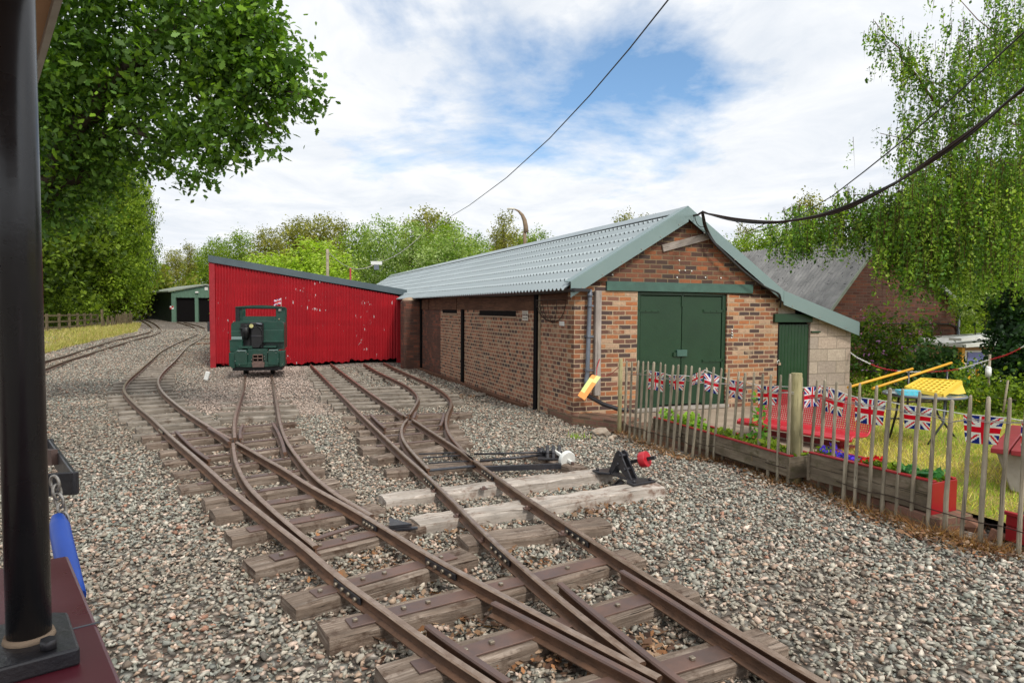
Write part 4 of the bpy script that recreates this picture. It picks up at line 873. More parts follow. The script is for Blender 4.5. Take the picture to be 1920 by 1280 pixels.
for s_, a in ((1, 0), (-1, hr)):
    wd = hu if s_ == 1 else hr-hu; slh = (zri-zeL)/wd; mb = MB(); n = int(12.4/.15*6)
    def f(q, b, s_=s_, a=a, wd=wd, slh=slh):
        v = -.2+q*12.4; u = a-s_*.3+s_*b*(wd+.3); return HF @ Vector((u, v, zeL+slh*((u-a)*s_)+.05+.022*math.cos(v/.15*6.2832)))
    mb.grid(f, n, 1); mb.build('roof', 'asb', hou)
    MB().prism([HF @ Vector((a-s_*.3, -.21, zeL-slh*.3-.06)), HF @ Vector((hu, -.21, zri-.06)), HF @ Vector((hu, -.21, zri+.05)), HF @ Vector((a-s_*.3, -.21, zeL-slh*.3+.05))], HF.to_3x3() @ Vector((0, .05, 0))).build('barge_board', 'gshedroof', hou)
MB().tube([HF @ Vector((hr-.12, -.05, -.1)), HF @ Vector((hr-.12, -.05, zeL))], .035, 8).build('downpipe', 'pipe', hou)
u, z = hs(1795, 680); uu, z2 = hs(1755, 607)
MB().tube([HF @ Vector((u-.05, -.03, 0)), HF @ Vector((u-.05, -.03, z2-.25)), HF @ Vector((u-.16, -.03, z2-.06)), HF @ Vector((u-.4, -.03, z2)), HF @ Vector((.6, -.03, z2+.02))], .018, 8).build('cable', 'cable', hou)
# ------------------------------------------------------------------ little garden shed with the blue window
GY = 15.2; q0 = at(1802, 700, GY); kf = GY/F
GM = Matrix.Translation((q0.x, GY, 0)) @ Matrix.Rotation(R(4), 4, 'Z'); zt = at(1802, 652, GY).z
gs = thing('garden_shed', 'small white roofed garden shed with a blue curtained window behind the shrubs', 'shed', (q0.x, GY, 0), R(4))
MB().bb(.02, 2.2, .1, 2, 0, zt, GM).build('wall', 'cream', gs)
MB().prism([GM @ Vector(p) for p in ((-.1, -.25, zt+.02), (2.5, -.25, zt+.22), (2.5, -.25, zt+.28), (-.1, -.25, zt+.09))], GM.to_3x3() @ Vector((0, 2.6, 0))).build('roof', 'white', gs)
MB().prism([GM @ Vector(p) for p in ((-.1, -.1, zt+.16), (2.5, .2, zt+.40), (2.5, .2, zt+.45), (-.1, -.1, zt+.22))], GM.to_3x3() @ Vector((0, .4, 0))).build('fascia', 'white', gs)
wz0, wz1 = at(1802, 700, GY).z, at(1802, 657, GY).z
MB().bb(.10, .62, .04, .099, wz0-.3, wz1, GM).build('window', 'white', gs); MB().bb(.16, .56, .02, .039, wz0+.12, wz1-.04, GM).build('pane', 'blueglass', gs)
MB().bb(.64, 1.2, .04, .099, wz0-.3, wz1, GM).build('window', 'white', gs); MB().bb(.70, 1.1, .02, .039, wz0+.12, wz1-.04, GM).build('pane', 'blueglass', gs)
MB().bb(-.02, .05, -.03, .09, 0, zt, GM).build('corner_post', 'yellowpole', gs); MB().bb(.12, .20, -.35, -.27, 0, wz0+.25, GM).build('wooden_post', 'yellowpole', gs)
# ------------------------------------------------------------------ lamp post and poles
LY = 34.; mb = MB()
pts = [(984, 470), (984, 455), (985.5, 432)]
lamp = thing('street_lamp', 'curved brown concrete street lamp rising behind the grey roof', 'street lamp', (at(984, 500, LY).x, LY, gz(LY)))
b_ = at(984, 455, LY); mb.tube([Vector((b_.x, LY, gz(LY)-.2)), at(984, 455, LY), at(984, 434, LY)], .085, 8); mb.build('post', 'lampconc', lamp)
MB().tube([at(986.2, 436, LY), at(985.8, 425, LY), at(983.5, 413, LY), at(979, 403, LY), at(972.5, 396, LY), at(965.5, 392.5, LY)], [.13, .12, .11, .085, .055, .03], 8).build('arm', 'lampconc', lamp)
MB().tube([at(965.5, 391.8, LY), at(958, 391.5, LY), at(951, 392, LY)], [.05, .055, .045], 8).build('lamp_head', 'signwhite', lamp)
MB().tube([at(961, 393.5, LY), at(961.5, 397, LY), at(958.5, 397.5, LY)], .02, 6).build('photocell', 'blackiron', lamp)
PY_ = 27.; b_ = at(614, 500, PY_); tag(MB().tube([Vector((b_.x, PY_, gz(PY_)-.1)), at(614, 467, PY_)], .06, 8).build('wooden_pole', 'picket'), 'plain wooden pole sticking up behind the red shed', 'pole')
b_ = at(657, 500, 26); tag(MB().tube([Vector((b_.x, 26, gz(26))), at(657, 503, 26)], .035, 6).build('metal_pole', 'redpaint'), 'thin dark red pole behind the red shed roof', 'pole')
def sagwire(a, b, sag, n=24): return [a+(b-a)*(i/n)-Vector((0, 0, sag*4*(i/n)*(1-i/n))) for i in range(n+1)]
wa, wb, wc = at(614.5, 471, PY_), at(706, 493, 28), at(790, 440, 30)
wl = thing('overhead_wire', 'pale wire sagging from the wooden pole past a small grey fitting', 'wire', (wa.x, wa.y, gz(31)))
MB().tube(sagwire(wa, wb, .45)+sagwire(wb, wc, .2)[1:], .012, 5).build('wire', 'galv', wl)
MB().box(tuple(wb), (.45, .1, .14)).build('fitting', 'white', wl); MB().box(tuple(wb+Vector((0, 0, -.18))), (.2, .1, .2)).build('fitting', 'pipe', wl)
# ------------------------------------------------------------------ garden level
ZG = .14
def garden():
    # lawn and path, one sheet each, behind the fence
    o = thing
    a = [FENCE[0]+GN*.35, FENCE[9]+GN*.35, FENCE[20]+GN*.35, FENCE[20]+fdir*6+GN*.35]
    front = [S(W_+2.6, -.02, 0), S(u_end+.1, -.02, 0), S(u_end+.3, 6, 0)]
    far = [Vector((40, 26, 0)), Vector((40, -3, 0))]
    poly = [a[0], S(.6, -.02, 0), S(u_end+.1, -.02, 0), S(u_end+.3, 9, 0), Vector((30, 26, 0)), Vector((30, -3, 0)), a[3], a[2], a[1]]
    me = MB(); me.add([(p.x, p.y, ZG) for p in poly], [tuple(range(len(poly)))]); ob = me.build('lawn', 'lawn'); tag(ob, None, None, None, 'structure')
    pt = [FENCE[0]+GN*.36, S(.61, -.03, 0), S(u_end-.05, -.03, 0), G(1600, 800, ZG), G(1580, 838, ZG), G(1540, 858, ZG), FENCE[9]+GN*.36]
    me = MB(); me.add([(p.x, p.y, ZG+.006) for p in pt], [tuple(range(len(pt)))]); tag(me.build('garden_path', 'paving'), None, None, None, 'structure')
garden()
# dwarf brick wall under the planters and round to the shed corner
dw = thing('dwarf_wall', 'low mossy brick wall edging the garden from the shed corner', 'wall', SC, 0)
c0 = S(-.12, -.02, 0); cA = S(-.12, .9, 0); w0 = FENCE[0]+GN*.09
ztop = lambda: .2
mb = MB(); P = [cA, c0, w0]
cN = S(.15, .9, 0)
def wallrun(pts, th, z1, z0=-.2):
    mb = MB()
    for a, b in zip(pts, pts[1:]):
        d = (b-a); d.z = 0; d.normalize(); n = Vector((-d.y, d.x, 0)); n = n if n.dot(GN) > 0 or n.y > .9 else -n
        mb.prism([Vector((a.x, a.y, z0)), Vector((b.x, b.y, z0)), Vector((b.x, b.y, z1)), Vector((a.x, a.y, z1))], n*th)
    return mb
wallrun([S(-.06, .85, 0), S(-.06, -.05, 0)], .055, .17).build('wall_run', 'brickmoss', dw, bevel=.01)
st_a, st_b = S(-.06, -.05, 0), w0
dd = (st_b-st_a).normalized(); nn_ = Vector((-dd.y, dd.x, 0)); nn_ = nn_ if nn_.y > 0 else -nn_
fmw = frame_xy(st_a, st_b); Lw = (st_b-st_a).length
MB().bb(-Lw/2, Lw/2, 0, .45, -.2, .19, fmw).build('wall_run', 'brickmoss', dw, frame=fmw, bevel=.012)
fb = [w0, FENCE[9]+GN*.09, FENCE[15]+GN*.10, FENCE[20]+GN*.12, FENCE[20]+fdir*3+GN*.15]
for a, b, h in ((fb[0], fb[1], .16), (fb[1], fb[2], .14)):
    fm = frame_xy(a, b); L = (b-a).length; s = 1 if (fm.to_3x3() @ Vector((0, 1, 0))).dot(GN) > 0 else -1
    MB().bb(-L/2, L/2, 0, s*.40, -.2, h, fm).build('wall_run', 'brickmoss', dw, frame=fm, bevel=.012)
# ------------------------------------------------------------------ picket fence
fen = thing('picket_fence', 'rustic chestnut paling fence between the ballast and the garden', 'fence', FENCE[0], 0)
PK = [((1175, 677.5), (1171, 814)), ((1185, 679), (1180, 825)), ((1197, 677), (1189, 827.5)), ((1206, 679), (1199, 830)), ((1215.5, 679), (1207, 832.5)), ((1226, 680), (1216, 838)), ((1239, 681), (1228, 839)), ((1248, 684.5), (1237.5, 844)), ((1262, 686), (1249, 846)), ((1272.5, 685), (1261, 850)), ((1285.5, 686), (1273, 846)), ((1297.5, 687.5), (1284, 857.5)), ((1312.5, 691), (1296, 865)), ((1324.5, 691), (1311, 861)), ((1338, 689.5), (1325, 866)), ((1352.5, 692), (1337.5, 867)), ((1367.5, 692.5), (1354, 868)), ((1385, 698), (1372, 870)), ((1397.5, 700), (1387.5, 874)), ((1414, 699), (1402.5, 879)), ((1430.5, 702), (1420, 890)), ((1446, 704), (1439, 902)), ((1464, 704.5), (1457, 909)),
      ((1481, 703), (1478.5, 915)), ((1504, 709.5), (1499.5, 910)), ((1532.5, 714), (1517, 911)), ((1547.5, 714), (1536, 922)), ((1569, 717), (1557.5, 935)), ((1594, 720), (1580.5, 946)), ((1612.5, 720.5), (1602.5, 955)), ((1644, 724.5), (1628, 964)), ((1669, 729), (1653, 967.5)), ((1693, 731), (1679, 975)), ((1724, 736), (1709, 985)), ((1754, 739.5), (1739, 997.5)), ((1785, 752), (1770.5, 1006)), ((1821, 743), (1801, 1019)), ((1854, 746), (1837, 1029)), ((1894, 747.5), (1874, 1036)), ((1925, 745), (1911, 1049)), ((1962, 750), (1944, 1062))]
ptops = []
for i, (t, b) in enumerate(PK):
    base = G(*b); top = onplane(*t, base, FANG); rr = random.Random(i*3); n = 7; r0 = rr.uniform(.0155, .021)
    if i in (5, 20, 24): r0 *= 1.15
    bx_, by_ = rr.uniform(-.008, .008), rr.uniform(-.006, .006)
    pts = []; rad = []
    for k in range(n+1):
        f_ = k/n; p = base+(top-base)*f_+fdir*(bx_*math.sin(f_*3.1+.4)+rr.uniform(-.003, .003))+GN*(by_*math.sin(f_*4)); p.z = base.z-.08*(k == 0)+(top.z-base.z)*f_
        pts.append(p); rad.append(r0*(1-.12*f_)*rr.uniform(.92, 1.08)*(.8 if k == n else 1))
    pts.append(top+Vector((0, 0, .012))); rad.append(r0*.35)
    fm = Matrix.Translation(base) @ Matrix.Rotation(math.pi/2, 4, 'X') @ Matrix.Rotation(math.pi/2, 4, 'Z')
    MB().tube(pts, rad, 7, sm=rr.random() < .5).build('picket', 'picket', fen, frame=Matrix.Translation(base), uvrot=True); ptops.append((base, top))
for t, b, r_, lb in (((1164, 672), (1161, 815), .03, None), ((1493.7, 699), (1491, 912), .055, None)):
    base = G(*b); top = onplane(*t, base, FANG); MB().tube([base-Vector((0, 0, .1)), base+(top-base)*.5, top], r_, 12, sm=True).build('post', 'post_new', fen, frame=Matrix.Translation(base), uvrot=True, bevel=.004)
def wirepath(fr_, off=.021):
    out = []
    for i, (b, t) in enumerate(ptops): s = 1 if i % 2 else -1; out.append(b+(t-b)*fr_-GN*off*(1 if s > 0 else .9)); 
    return out
MB().tube(smoothline(wirepath(.845), .1, 0), .0035, 5).build('wire', 'galv', fen); MB().tube(smoothline(wirepath(.18), .1, 0), .004, 5).build('wire', 'cabledark', fen)
MB().tube(smoothline([p+Vector((0, 0, .006))+GN*.045 for p in wirepath(.845)], .1, 0), .0035, 5).build('wire', 'galv', fen)
# ------------------------------------------------------------------ bunting
def ujack(u, v):          # u,v in 0..1 ; classic 2:1 layout squeezed onto the pennant
    x, y = (u-.5)*60, (v-.5)*36
    if abs(x) < 3.4 or abs(y) < 3.4: return RED
    if abs(x) < 5.6 or abs(y) < 5.6: return WHT
    d1_, d2_ = (y*60/36-x)/1.94, (y*60/36+x)/1.94
    for d, s in ((d1_, 1 if x > 0 else -1), (d2_, -1 if x > 0 else 1)):
        if abs(d) < 5.2:
            k = d*s*(1 if d is d1_ else 1)
            if 0 < d*(s if d is d1_ else -s) < 2.6: return RED
    if abs(d1_) < 4.6 or abs(d2_) < 4.6: return WHT
    return BLU
RED, WHT, BLU = lin((214, 22, 44)), lin((232, 232, 236)), lin((26, 44, 130))
def flagmesh(parent, tl, tr, h, taper=.12, seed=0, name='flag', nu=44, nv=30, curl=.02, skew=0.):
    tl, tr = Vector(tl), Vector(tr); rr = random.Random(seed); ph, am = rr.uniform(0, 6), rr.uniform(.5, 1.2)*curl
    ax = (tr-tl); nrm = Vector((0, 0, 1)).cross(ax).normalized(); V = []; C_ = []
    def P(u, v):      # v from top 0 to bottom 1
        uu = .5+(u-.5)*(1-taper*v)+skew*v; return tl+ax*uu-Vector((0, 0, h*v*(1-.03*math.sin(u*5+ph))))+nrm*am*(math.sin(u*7+ph+v*1.5)*v+.4*math.sin(v*5+ph))
    for i in range(nu):
        for j in range(nv):
            V.append([P(i/nu, j/nv), P((i+1)/nu, j/nv), P((i+1)/nu, (j+1)/nv), P(i/nu, (j+1)/nv)]); C_.append(ujack((i+.5)/nu, 1-(j+.5)/nv))
    return npmesh(name, np.array([[tuple(p) for p in q] for q in V]), 4, np.array(C_), 'flag', parent)
bun = thing('bunting', 'string of union flag bunting tied along the inside of the picket fence', 'bunting', FENCE[0], 0)
off = GN*.035
FL = [((1215, 695), (1245, 701), 1), ((1254, 703), (1282, 704), 2), ((1293, 704), (1304, 690), 3), ((1320, 698), (1349, 706), 4), ((1364, 712), (1395, 716), 5), ((1421, 722), (1460, 725), 6),
      ((1503, 727), (1530, 724), 7), ((1530, 724), (1552, 729), 7.5), ((1551, 727), (1582, 737), 8), ((1607, 743), (1661, 752), 9), ((1696, 758), (1748, 764), 10), ((1807, 775), (1883, 783), 11), ((1917, 788), (1975, 792), 12)]
def onfence(px, py, d=0): return onplane(px, py, FENCE[0]+(FENCE[20]-FENCE[0])*0+GN*d, math.atan2((FENCE[20]-FENCE[0]).y, (FENCE[20]-FENCE[0]).x))
def on_f(px, py):         # on the local fence line, just behind the pickets
    i = min(range(len(PK)), key=lambda k: abs((PK[k][0][0])-px)); i = min(max(i, 1), len(PK)-2); a, b = ptops[i-1][0], ptops[i+1][0]
    d = b-a; return onplane(px, py, a+GN*.05, math.atan2(d.y, d.x))
bl = [(40, 36), (34, 32), (36, 34), (40, 33), (40, 44), (48, 47), (0, 0), (0, 0), (0, 0), (0, 0), (0, 0), (0, 0), (0, 0)]
BF = [((1213, 694), (1246, 700), 728), ((1253, 703), (1283, 704), 729), ((1293, 705), (1321, 693), 726), ((1320, 699), (1350, 706), 732), ((1364, 711), (1396, 716), 743), ((1421, 722), (1462, 724), 757),
      ((1500, 727), (1531, 724), 763), ((1531, 723), (1560, 731), 766), ((1553, 729), (1584, 738), 772), ((1604, 744), (1662, 752), 790), ((1694, 759), (1749, 766), 800), ((1806, 776), (1884, 783), 827), ((1915, 788), (1985, 793), 860)]
strp = [on_f(1206, 697)]
for k, (a, b, yb) in enumerate(BF):
    A, B = on_f(*a), on_f(*b); 
    if k in (6, 7): A, B = A+GN*.01*k, B+GN*.01*k
    h = (A-on_f(a[0], yb)).length; flagmesh(bun, A, B, h, .10+.12*((k*7) % 3)/2, k, skew=(.0, .03, -.12, .02, .05, -.04, 0, .02, .04, -.03, .0, -.02, 0)[k], curl=.012); strp += [A, B]
srt = sorted(strp, key=lambda p: -p.y); MB().tube(smoothline(srt, .2, 0), .004, 5).build('string', 'white', bun)
# ------------------------------------------------------------------ planters
def planter(name, lab, pA, pB, zb, zt, dep, end='redpaint', rim='redpaint', mat='planter', tilt=0):
    fm = frame_xy(pA, pB); fm.translation.z = 0; L = (pB-pA).length/2; s = 1 if (fm.to_3x3() @ Vector((0, 1, 0))).dot(GN) > 0 else -1
    t = thing(name, lab, 'planter', (fm.translation.x, fm.translation.y, zb), math.atan2((pB-pA).y, (pB-pA).x)); h = zt-zb
    for y in (0, dep):
        mb = MB()
        for k in range(2): mb.bb(-L, L, s*y, s*(y+.028), zb+k*h/2+.002, zb+(k+1)*h/2-.002, fm)
        mb.build('side_board', mat, t, frame=fm, bevel=.003)
        MB().bb(-L-.01, L+.01, s*(y-.008), s*(y+.040), zt+.0, zt+.016, fm).build('rim', rim, t, frame=fm, bevel=.003)
    for x in (-L, L): MB().bb(x-.014, x+.014, s*(-.02), s*(dep+.05), zb-.01, zt-.003, fm).build('end_panel', end if (x > 0) == ((fm.to_3x3() @ Vector((1, 0, 0))).y < 0) else mat, t, frame=fm, bevel=.003)
    MB().bb(-L+.015, L-.015, s*.03, s*dep, zb, zt-.06, fm).build('soil', 'soil', t); return t, fm, L, s
p2a, p2b = G(1536, 903, .15), G(1746, 962, .15)
z2 = CZ+ray(1746, 904).z/ray(1746, 904).y*p2b.y
PL2 = planter('planter', 'long wooden planter with red end panels and purple and red flowers', p2a-(p2b-p2a).normalized()*.12, p2b, .15, z2, .26)
p1a, p1b = G(1226, 808, .12), G(1480, 895, .12); z1_ = CZ+ray(1475, 856).z/ray(1475, 856).y*p1b.y
PL1 = planter('planter', 'dark wooden planter with a red rim and straggly yellow green plants', G(1226, 812, .12), p1b, .12, z1_, .28, end='planter')
pr = G(1884, 1012, .08); p3 = thing('planter', 'small red wooden tub by the right edge of the garden', 'planter', pr, FANG)
fm = Matrix.Translation((pr.x, pr.y, 0)) @ Matrix.Rotation(FANG, 4, 'Z'); zt3 = CZ+ray(1884, 957).z/ray(1884, 957).y*pr.y
MB().bb(0, .5, .0, .30, .08, .08+(zt3-.08)*.5-.003, fm).bb(0, .5, .0, .30, .08+(zt3-.08)*.5+.003, zt3-.03, fm).build('side_board', 'redpaint', p3, bevel=.004)
MB().bb(-.015, .515, -.015, .02, zt3-.028, zt3, fm).bb(-.015, .515, .28, .315, zt3-.028, zt3, fm).build('rim', 'redpaint', p3, bevel=.004); MB().bb(.02, .48, .03, .27, zt3-.035, zt3-.02, fm).build('soil', 'soil', p3)
# ------------------------------------------------------------------ red bench
bl_, br_ = G(1424, 816, ZG), G(1578, 843, ZG); bd = (br_-bl_); bd.z = 0; BA = math.atan2(bd.y, bd.x); BL = bd.length
BM = Matrix.Translation(Vector((bl_.x, bl_.y, ZG))) @ Matrix.Rotation(BA, 4, 'Z')
ben = thing('garden_bench', 'red perforated metal bench standing behind the picket fence', 'bench', (bl_.x, bl_.y, ZG), BA)
def bs(px, py, off): p = BM.inverted() @ onplane(px, py, BM @ Vector((0, off, 0)), BA); return p.x, p.z
x0, x1 = bs(1397, 775, -.08)[0], bs(1608, 830, -.08)[0]; zse = bs(1500, 805, -.2)[1]; zbk = bs(1475, 733, .34)[1]
t = NT('perforated red sheet'); v = t.coord('UV', (38, 38, 38), False); vo = t.node('ShaderNodeTexVoronoi'); vo.inputs['Randomness'].default_value = 0; vo.inputs['Scale'].default_value = 1; t.link(v, vo.inputs['Vector'])
hole = t.math('LESS_THAN', vo.outputs['Distance'], .27); tb = t.node('ShaderNodeBsdfTransparent'); mxs = t.node('ShaderNodeMixShader'); t.link(hole, mxs.inputs[0]); t.link(t.b.outputs[0], mxs.inputs[1]); t.link(tb.outputs[0], mxs.inputs[2]); t.link(mxs.outputs[0], t.n['Material Output'].inputs[0])
M['perf'] = t.fin((.40, .016, .026), .4)
prof = [(-.24, zse-.045), (-.235, zse-.01), (-.20, zse+.01), (-.12, zse+.005), (.0, zse-.01), (.12, zse-.015), (.18, zse+.01), (.21, zse+.06), (.24, zse+.16), (.30, zbk-.02), (.315, zbk)]
def seatf(a, b, i0, i1):
    k = i0+b*(i1-i0); i = min(int(k), len(prof)-2); f_ = k-i; y = prof[i][0]*(1-f_)+prof[i+1][0]*f_; z = prof[i][1]*(1-f_)+prof[i+1][1]*f_
    return BM @ Vector((x0+(x1-x0)*a, y, z))
MB().grid(lambda a, b: seatf(a, b, 0, 6), 12, 18).build('seat', 'benchred', ben); MB().grid(lambda a, b: seatf(a, b, 6, 10), 12, 12).build('backrest', 'perf', ben)
mb = MB(); mb.tube([seatf(0, k/20, 0, 10) for k in range(21)], .014, 8); mb.build('edge_rail', 'benchred', ben); MB().tube([seatf(1, k/20, 0, 10) for k in range(21)], .014, 8).build('edge_rail', 'benchred', ben)
MB().tube([BM @ Vector((x0, .315, zbk)), BM @ Vector((x1, .315, zbk))], .016, 8).build('edge_rail', 'benchred', ben); MB().tube([BM @ Vector((x0, -.24, zse-.03)), BM @ Vector((x1, -.24, zse-.03))], .022, 8).build('edge_rail', 'benchred', ben)
for x in (x0+.22, x1-.2):
    MB().bb(x-.035, x+.035, -.04, .04, 0, zse-.02, BM).build('leg', 'benchred', ben, bevel=.006); MB().bb(x-.03, x+.03, -.22, .22, 0, .04, BM).build('foot', 'redplank', ben, bevel=.004)
MB().bb(x0+.22, x1-.2, -.03, .03, .03, .09, BM).build('stretcher', 'redplank', ben, bevel=.004)
# ------------------------------------------------------------------ glass table with the yellow game on it
tb0 = G(1729, 830, ZG); TC = Vector((tb0.x, tb0.y, ZG)); tz = CZ+ray(1728, 737).z/ray(1728, 737).y*TC.y; tr_ = 67*TC.y/F
tab = thing('garden_table', 'round glass topped garden table on splayed dark metal legs', 'table', TC)
MB().cyl((TC.x, TC.y, tz-.012), (TC.x, TC.y, tz), tr_, 48).build('tabletop', 'glass', tab)
MB().tube([(TC.x+tr_*math.cos(a), TC.y+tr_*math.sin(a), tz-.015) for a in [2*math.pi*k/40 for k in range(41)]], .016, 8, caps=False).build('rim', 'pipe', tab)
for i, (px, py) in enumerate(((1668, 820), (1740, 833), (1792, 821), (1712, 802))):
    f_ = G(px, py, ZG); a = math.atan2(f_.y-TC.y, f_.x-TC.x); MB().tube([(TC.x+tr_*.6*math.cos(a+.3), TC.y+tr_*.6*math.sin(a+.3), tz-.02), (TC.x+tr_*.75*math.cos(a), TC.y+tr_*.75*math.sin(a), tz*.5+ZG*.5), tuple(f_)], .014, 8).build('leg', 'cable' if i != 1 else 'pipe', tab)
gam = thing('garden_game', 'yellow plastic four in a row game frame lying folded on the table', 'game', (TC.x+.15, TC.y, tz))
A, B, C_, D = at(1700, 729, TC.y+.16), at(1765, 742, TC.y-.28), at(1801, 712, TC.y-.0), at(1727, 711, TC.y+.34)
A = Vector((TC.x-.16, TC.y-.12, tz+.03)); 
A, B, C_, D = at(1699, 728, TC.y-.05), at(1766, 742, TC.y-.30), at(1801, 716, TC.y-.12), at(1730, 711, TC.y+.14)
A.z = max(A.z, tz+.012); B.z = max(B.z, tz+.012)
nu_, nv_ = 7, 6; Vq = []; mb = MB(); nrm = (B-A).cross(D-A).normalized(); nrm = nrm if nrm.z > 0 else -nrm
def Q(u, v): return A+(B-A)*u+(D-A)*v+(C_-B-(D-A))*u*v
for i in range(nu_):
    for j in range(nv_):
        cx_, cy_ = (i+.5)/nu_, (j+.5)/nv_; ring = []; sq = []
        for k in range(16):
            a = 2*math.pi*k/16; ring.append(Q(cx_+.34/nu_*math.cos(a), cy_+.34/nv_*math.sin(a))); m_ = max(abs(math.cos(a)), abs(math.sin(a))); sq.append(Q(cx_+.5/nu_*math.cos(a)/m_, cy_+.5/nv_*math.sin(a)/m_))
        for sgn in (1, -1):
            vs = [tuple(p+nrm*.02*sgn) for p in sq]+[tuple(p+nrm*.02*sgn) for p in ring]; mb.add(vs, [(k, (k+1) % 16, 16+(k+1) % 16, 16+k) for k in range(16)])
        mb.add([tuple(p+nrm*.02) for p in ring]+[tuple(p-nrm*.02) for p in ring], [(k, (k+1) % 16, 16+(k+1) % 16, 16+k) for k in range(16)])
for a, b in ((A, B), (B, C_), (C_, D), (D, A)): mb.bar(a, b, .045, .045)
mb.build('game_board', 'yellow', gam)
MB().prism([C_+nrm*.02, at(1811, 737, TC.y-.15), at(1797, 739, TC.y-.2), B+(C_-B)*.22+Vector((0, 0, -.01))], Vector((-.012, .03, 0))).build('stand_leg', 'yellow', gam)
bx = at(1702, 739, TC.y-.18); fmb = Matrix.Translation((bx.x, bx.y, tz)) @ Matrix.Rotation(R(-4), 4, 'Z')
box_ = thing('cardboard_box', 'flat turquoise box with red stripes lying on the glass table', 'box', (bx.x, bx.y, tz), R(-4))
M['turq'] = paint('turquoise card', (.03, .42, .55), (.12, .55, .62), .5, 0, 30, .05, spots=(.6, .04, .06), sp_amt=.6)
MB().bb(-.12, .12, -.07, .07, .0, .062, fmb).build('carton', 'turq', box_, bevel=.003)
bg_ = at(1678, 737, TC.y-.1); tag(MB().grid(lambda a, b: (bg_.x-.09+.2*a, bg_.y-.08+.16*b, tz+.012+.025*math.sin(a*3.14)*math.sin(b*3.14)+.006*math.sin(a*14+b*9)), 14, 10).build('plastic_bag', 'glass'), 'crumpled clear plastic bag beside the turquoise box', 'bag')
# yellow pipes, black stand
stY = 10.2
for (a, b, lb) in (((1590, 726), (1711, 691), 'shorter yellow pipe propped on the black stand, nearer the block wall'), ((1636, 728), (1784, 680), 'longer yellow pipe propped on the black stand behind the table')):
    pa_, pb_ = at(*a, stY-.3), at(*b, stY+.5); tag(MB().tube([pa_, pb_], .020, 10).build('yellow_pipe', 'yellowpole'), lb, 'pipe')
st = thing('pipe_stand', 'thin black stand holding up the yellow pipes', 'stand', (at(1706, 740, stY).x, stY, ZG))
q = at(1706, 696, stY); MB().tube([(q.x, stY+.03, ZG), (q.x, stY+.03, q.z)], .016, 8).build('upright', 'black', st); MB().tube([(q.x-.25, stY+.03, ZG+.02), (q.x+.25, stY+.03, ZG+.02)], .016, 8).build('foot', 'black', st)
q2 = at(1776, 696, stY+.4); MB().tube([(q2.x, stY+.4, ZG), (q2.x, stY+.4, q2.z)], .016, 8).build('upright', 'black', st)
# red and white chain
ca = S(u_end-.02, -.02, fr(1590, 661)[1]); pts_px = [(1611, 672, 0), (1650, 689, 0), (1690, 696, 0), (1735, 697, 0), (1790, 693, 0), (1850, 676, 0), (1890, 664, 0), (1925, 646, 0), (1965, 622, 0)]
chn = thing('plastic_chain', 'red and white plastic barrier chain hung from the block wall corner', 'chain', (ca.x, ca.y, ZG))
line = [ca]+[at(x, y, ca.y-.1-(x-1590)*.0062) for x, y, _ in pts_px]; line = smoothline(line, .03, 1)
acc = 0; seg = []; k = 0
for i in range(0, len(line)-1, 1):
    a, b = line[i], line[i+1]; 
colr = MB(), MB(); tot = 0; sgl = .0
for i in range(len(line)-1):
    a, b = line[i], line[i+1]; tot += (b-a).length; red_ = int(tot/.47) % 2 == 1; m = colr[1 if red_ else 0]
    d = (b-a).normalized(); s_ = Vector((0, 0, 1)).cross(d).normalized() if i % 2 else Vector((0, 0, 1)); c = (a+b)/2
    m.tube([c+d*.022*math.cos(t_)+s_*.011*math.sin(t_) for t_ in [2*math.pi*q/8 for q in range(9)]], .005, 5, caps=False)
colr[0].build('white_links', 'white', chn)['kind'] = 'stuff'; colr[1].build('red_links', 'benchred', chn)['kind'] = 'stuff'
# picnic table
ptz = G(1876, 925, ZG); zsq = CZ+ray(1862, 840).z/ray(1862, 840).y*ptz.y-ZG; ptc = Vector((ptz.x-.05, ptz.y, ZG)); PT = Matrix.Translation(ptc) @ Matrix.Rotation(R(-42), 4, 'Z')
pic = thing('picnic_table', 'picnic table with dark red planks on rough pale concrete legs', 'picnic table', ptc, R(-42)); ztq = zsq+.29
for x in (.02, .17, 1.62, 1.77): MB().bb(x-.068, x+.068, 0, 1.7, zsq-.05, zsq, PT).build('seat_plank', 'redplank', pic, bevel=.006)
for x in (.56, .72, .88, 1.04, 1.20): MB().bb(x-.075, x+.075, -.03, 1.7, ztq-.05, ztq, PT).build('top_plank', 'redplank', pic, bevel=.006)
for y in (.12, 1.4):
    MB().prism([PT @ Vector((x, y, z)) for x, z in ((-.02, zsq-.052), (.10, .02), (.22, 0), (.62, 0), (.9, .12), (1.18, 0), (1.6, 0), (1.7, .02), (1.82, zsq-.052), (1.45, zsq-.06), (1.25, ztq-.052), (.52, ztq-.052), (.36, zsq-.06))], PT.to_3x3() @ Vector((0, .13, 0))).build('leg', 'concrete', pic, bevel=.012)
# feeder
fdp = at(1853, 700, 11.2); fd = thing('bird_feeder', 'white bottle bird feeder hanging from a wooden stake among the flowers', 'bird feeder', (fdp.x, 11.2, ZG))
MB().tube([(fdp.x+.05, 11.25, ZG), (fdp.x+.05, 11.25, fdp.z+.32)], .02, 7).build('stake', 'picket', fd); MB().cyl((fdp.x, 11.2, fdp.z-.06), (fdp.x, 11.2, fdp.z+.08), .045, 10).ball((fdp.x, 11.2, fdp.z+.08), .045, 6).build('bottle', 'white', fd)
s0 = at(1884, 731, 10.5); s1 = at(1890, 712, 10.5); tag(MB().tube([(s0.x-.02, 10.5, ZG), tuple(s1)], .018, 6).build('wooden_stake', 'picket'), 'bare leaning wooden stake at the edge of the dark shrubs', 'stake')
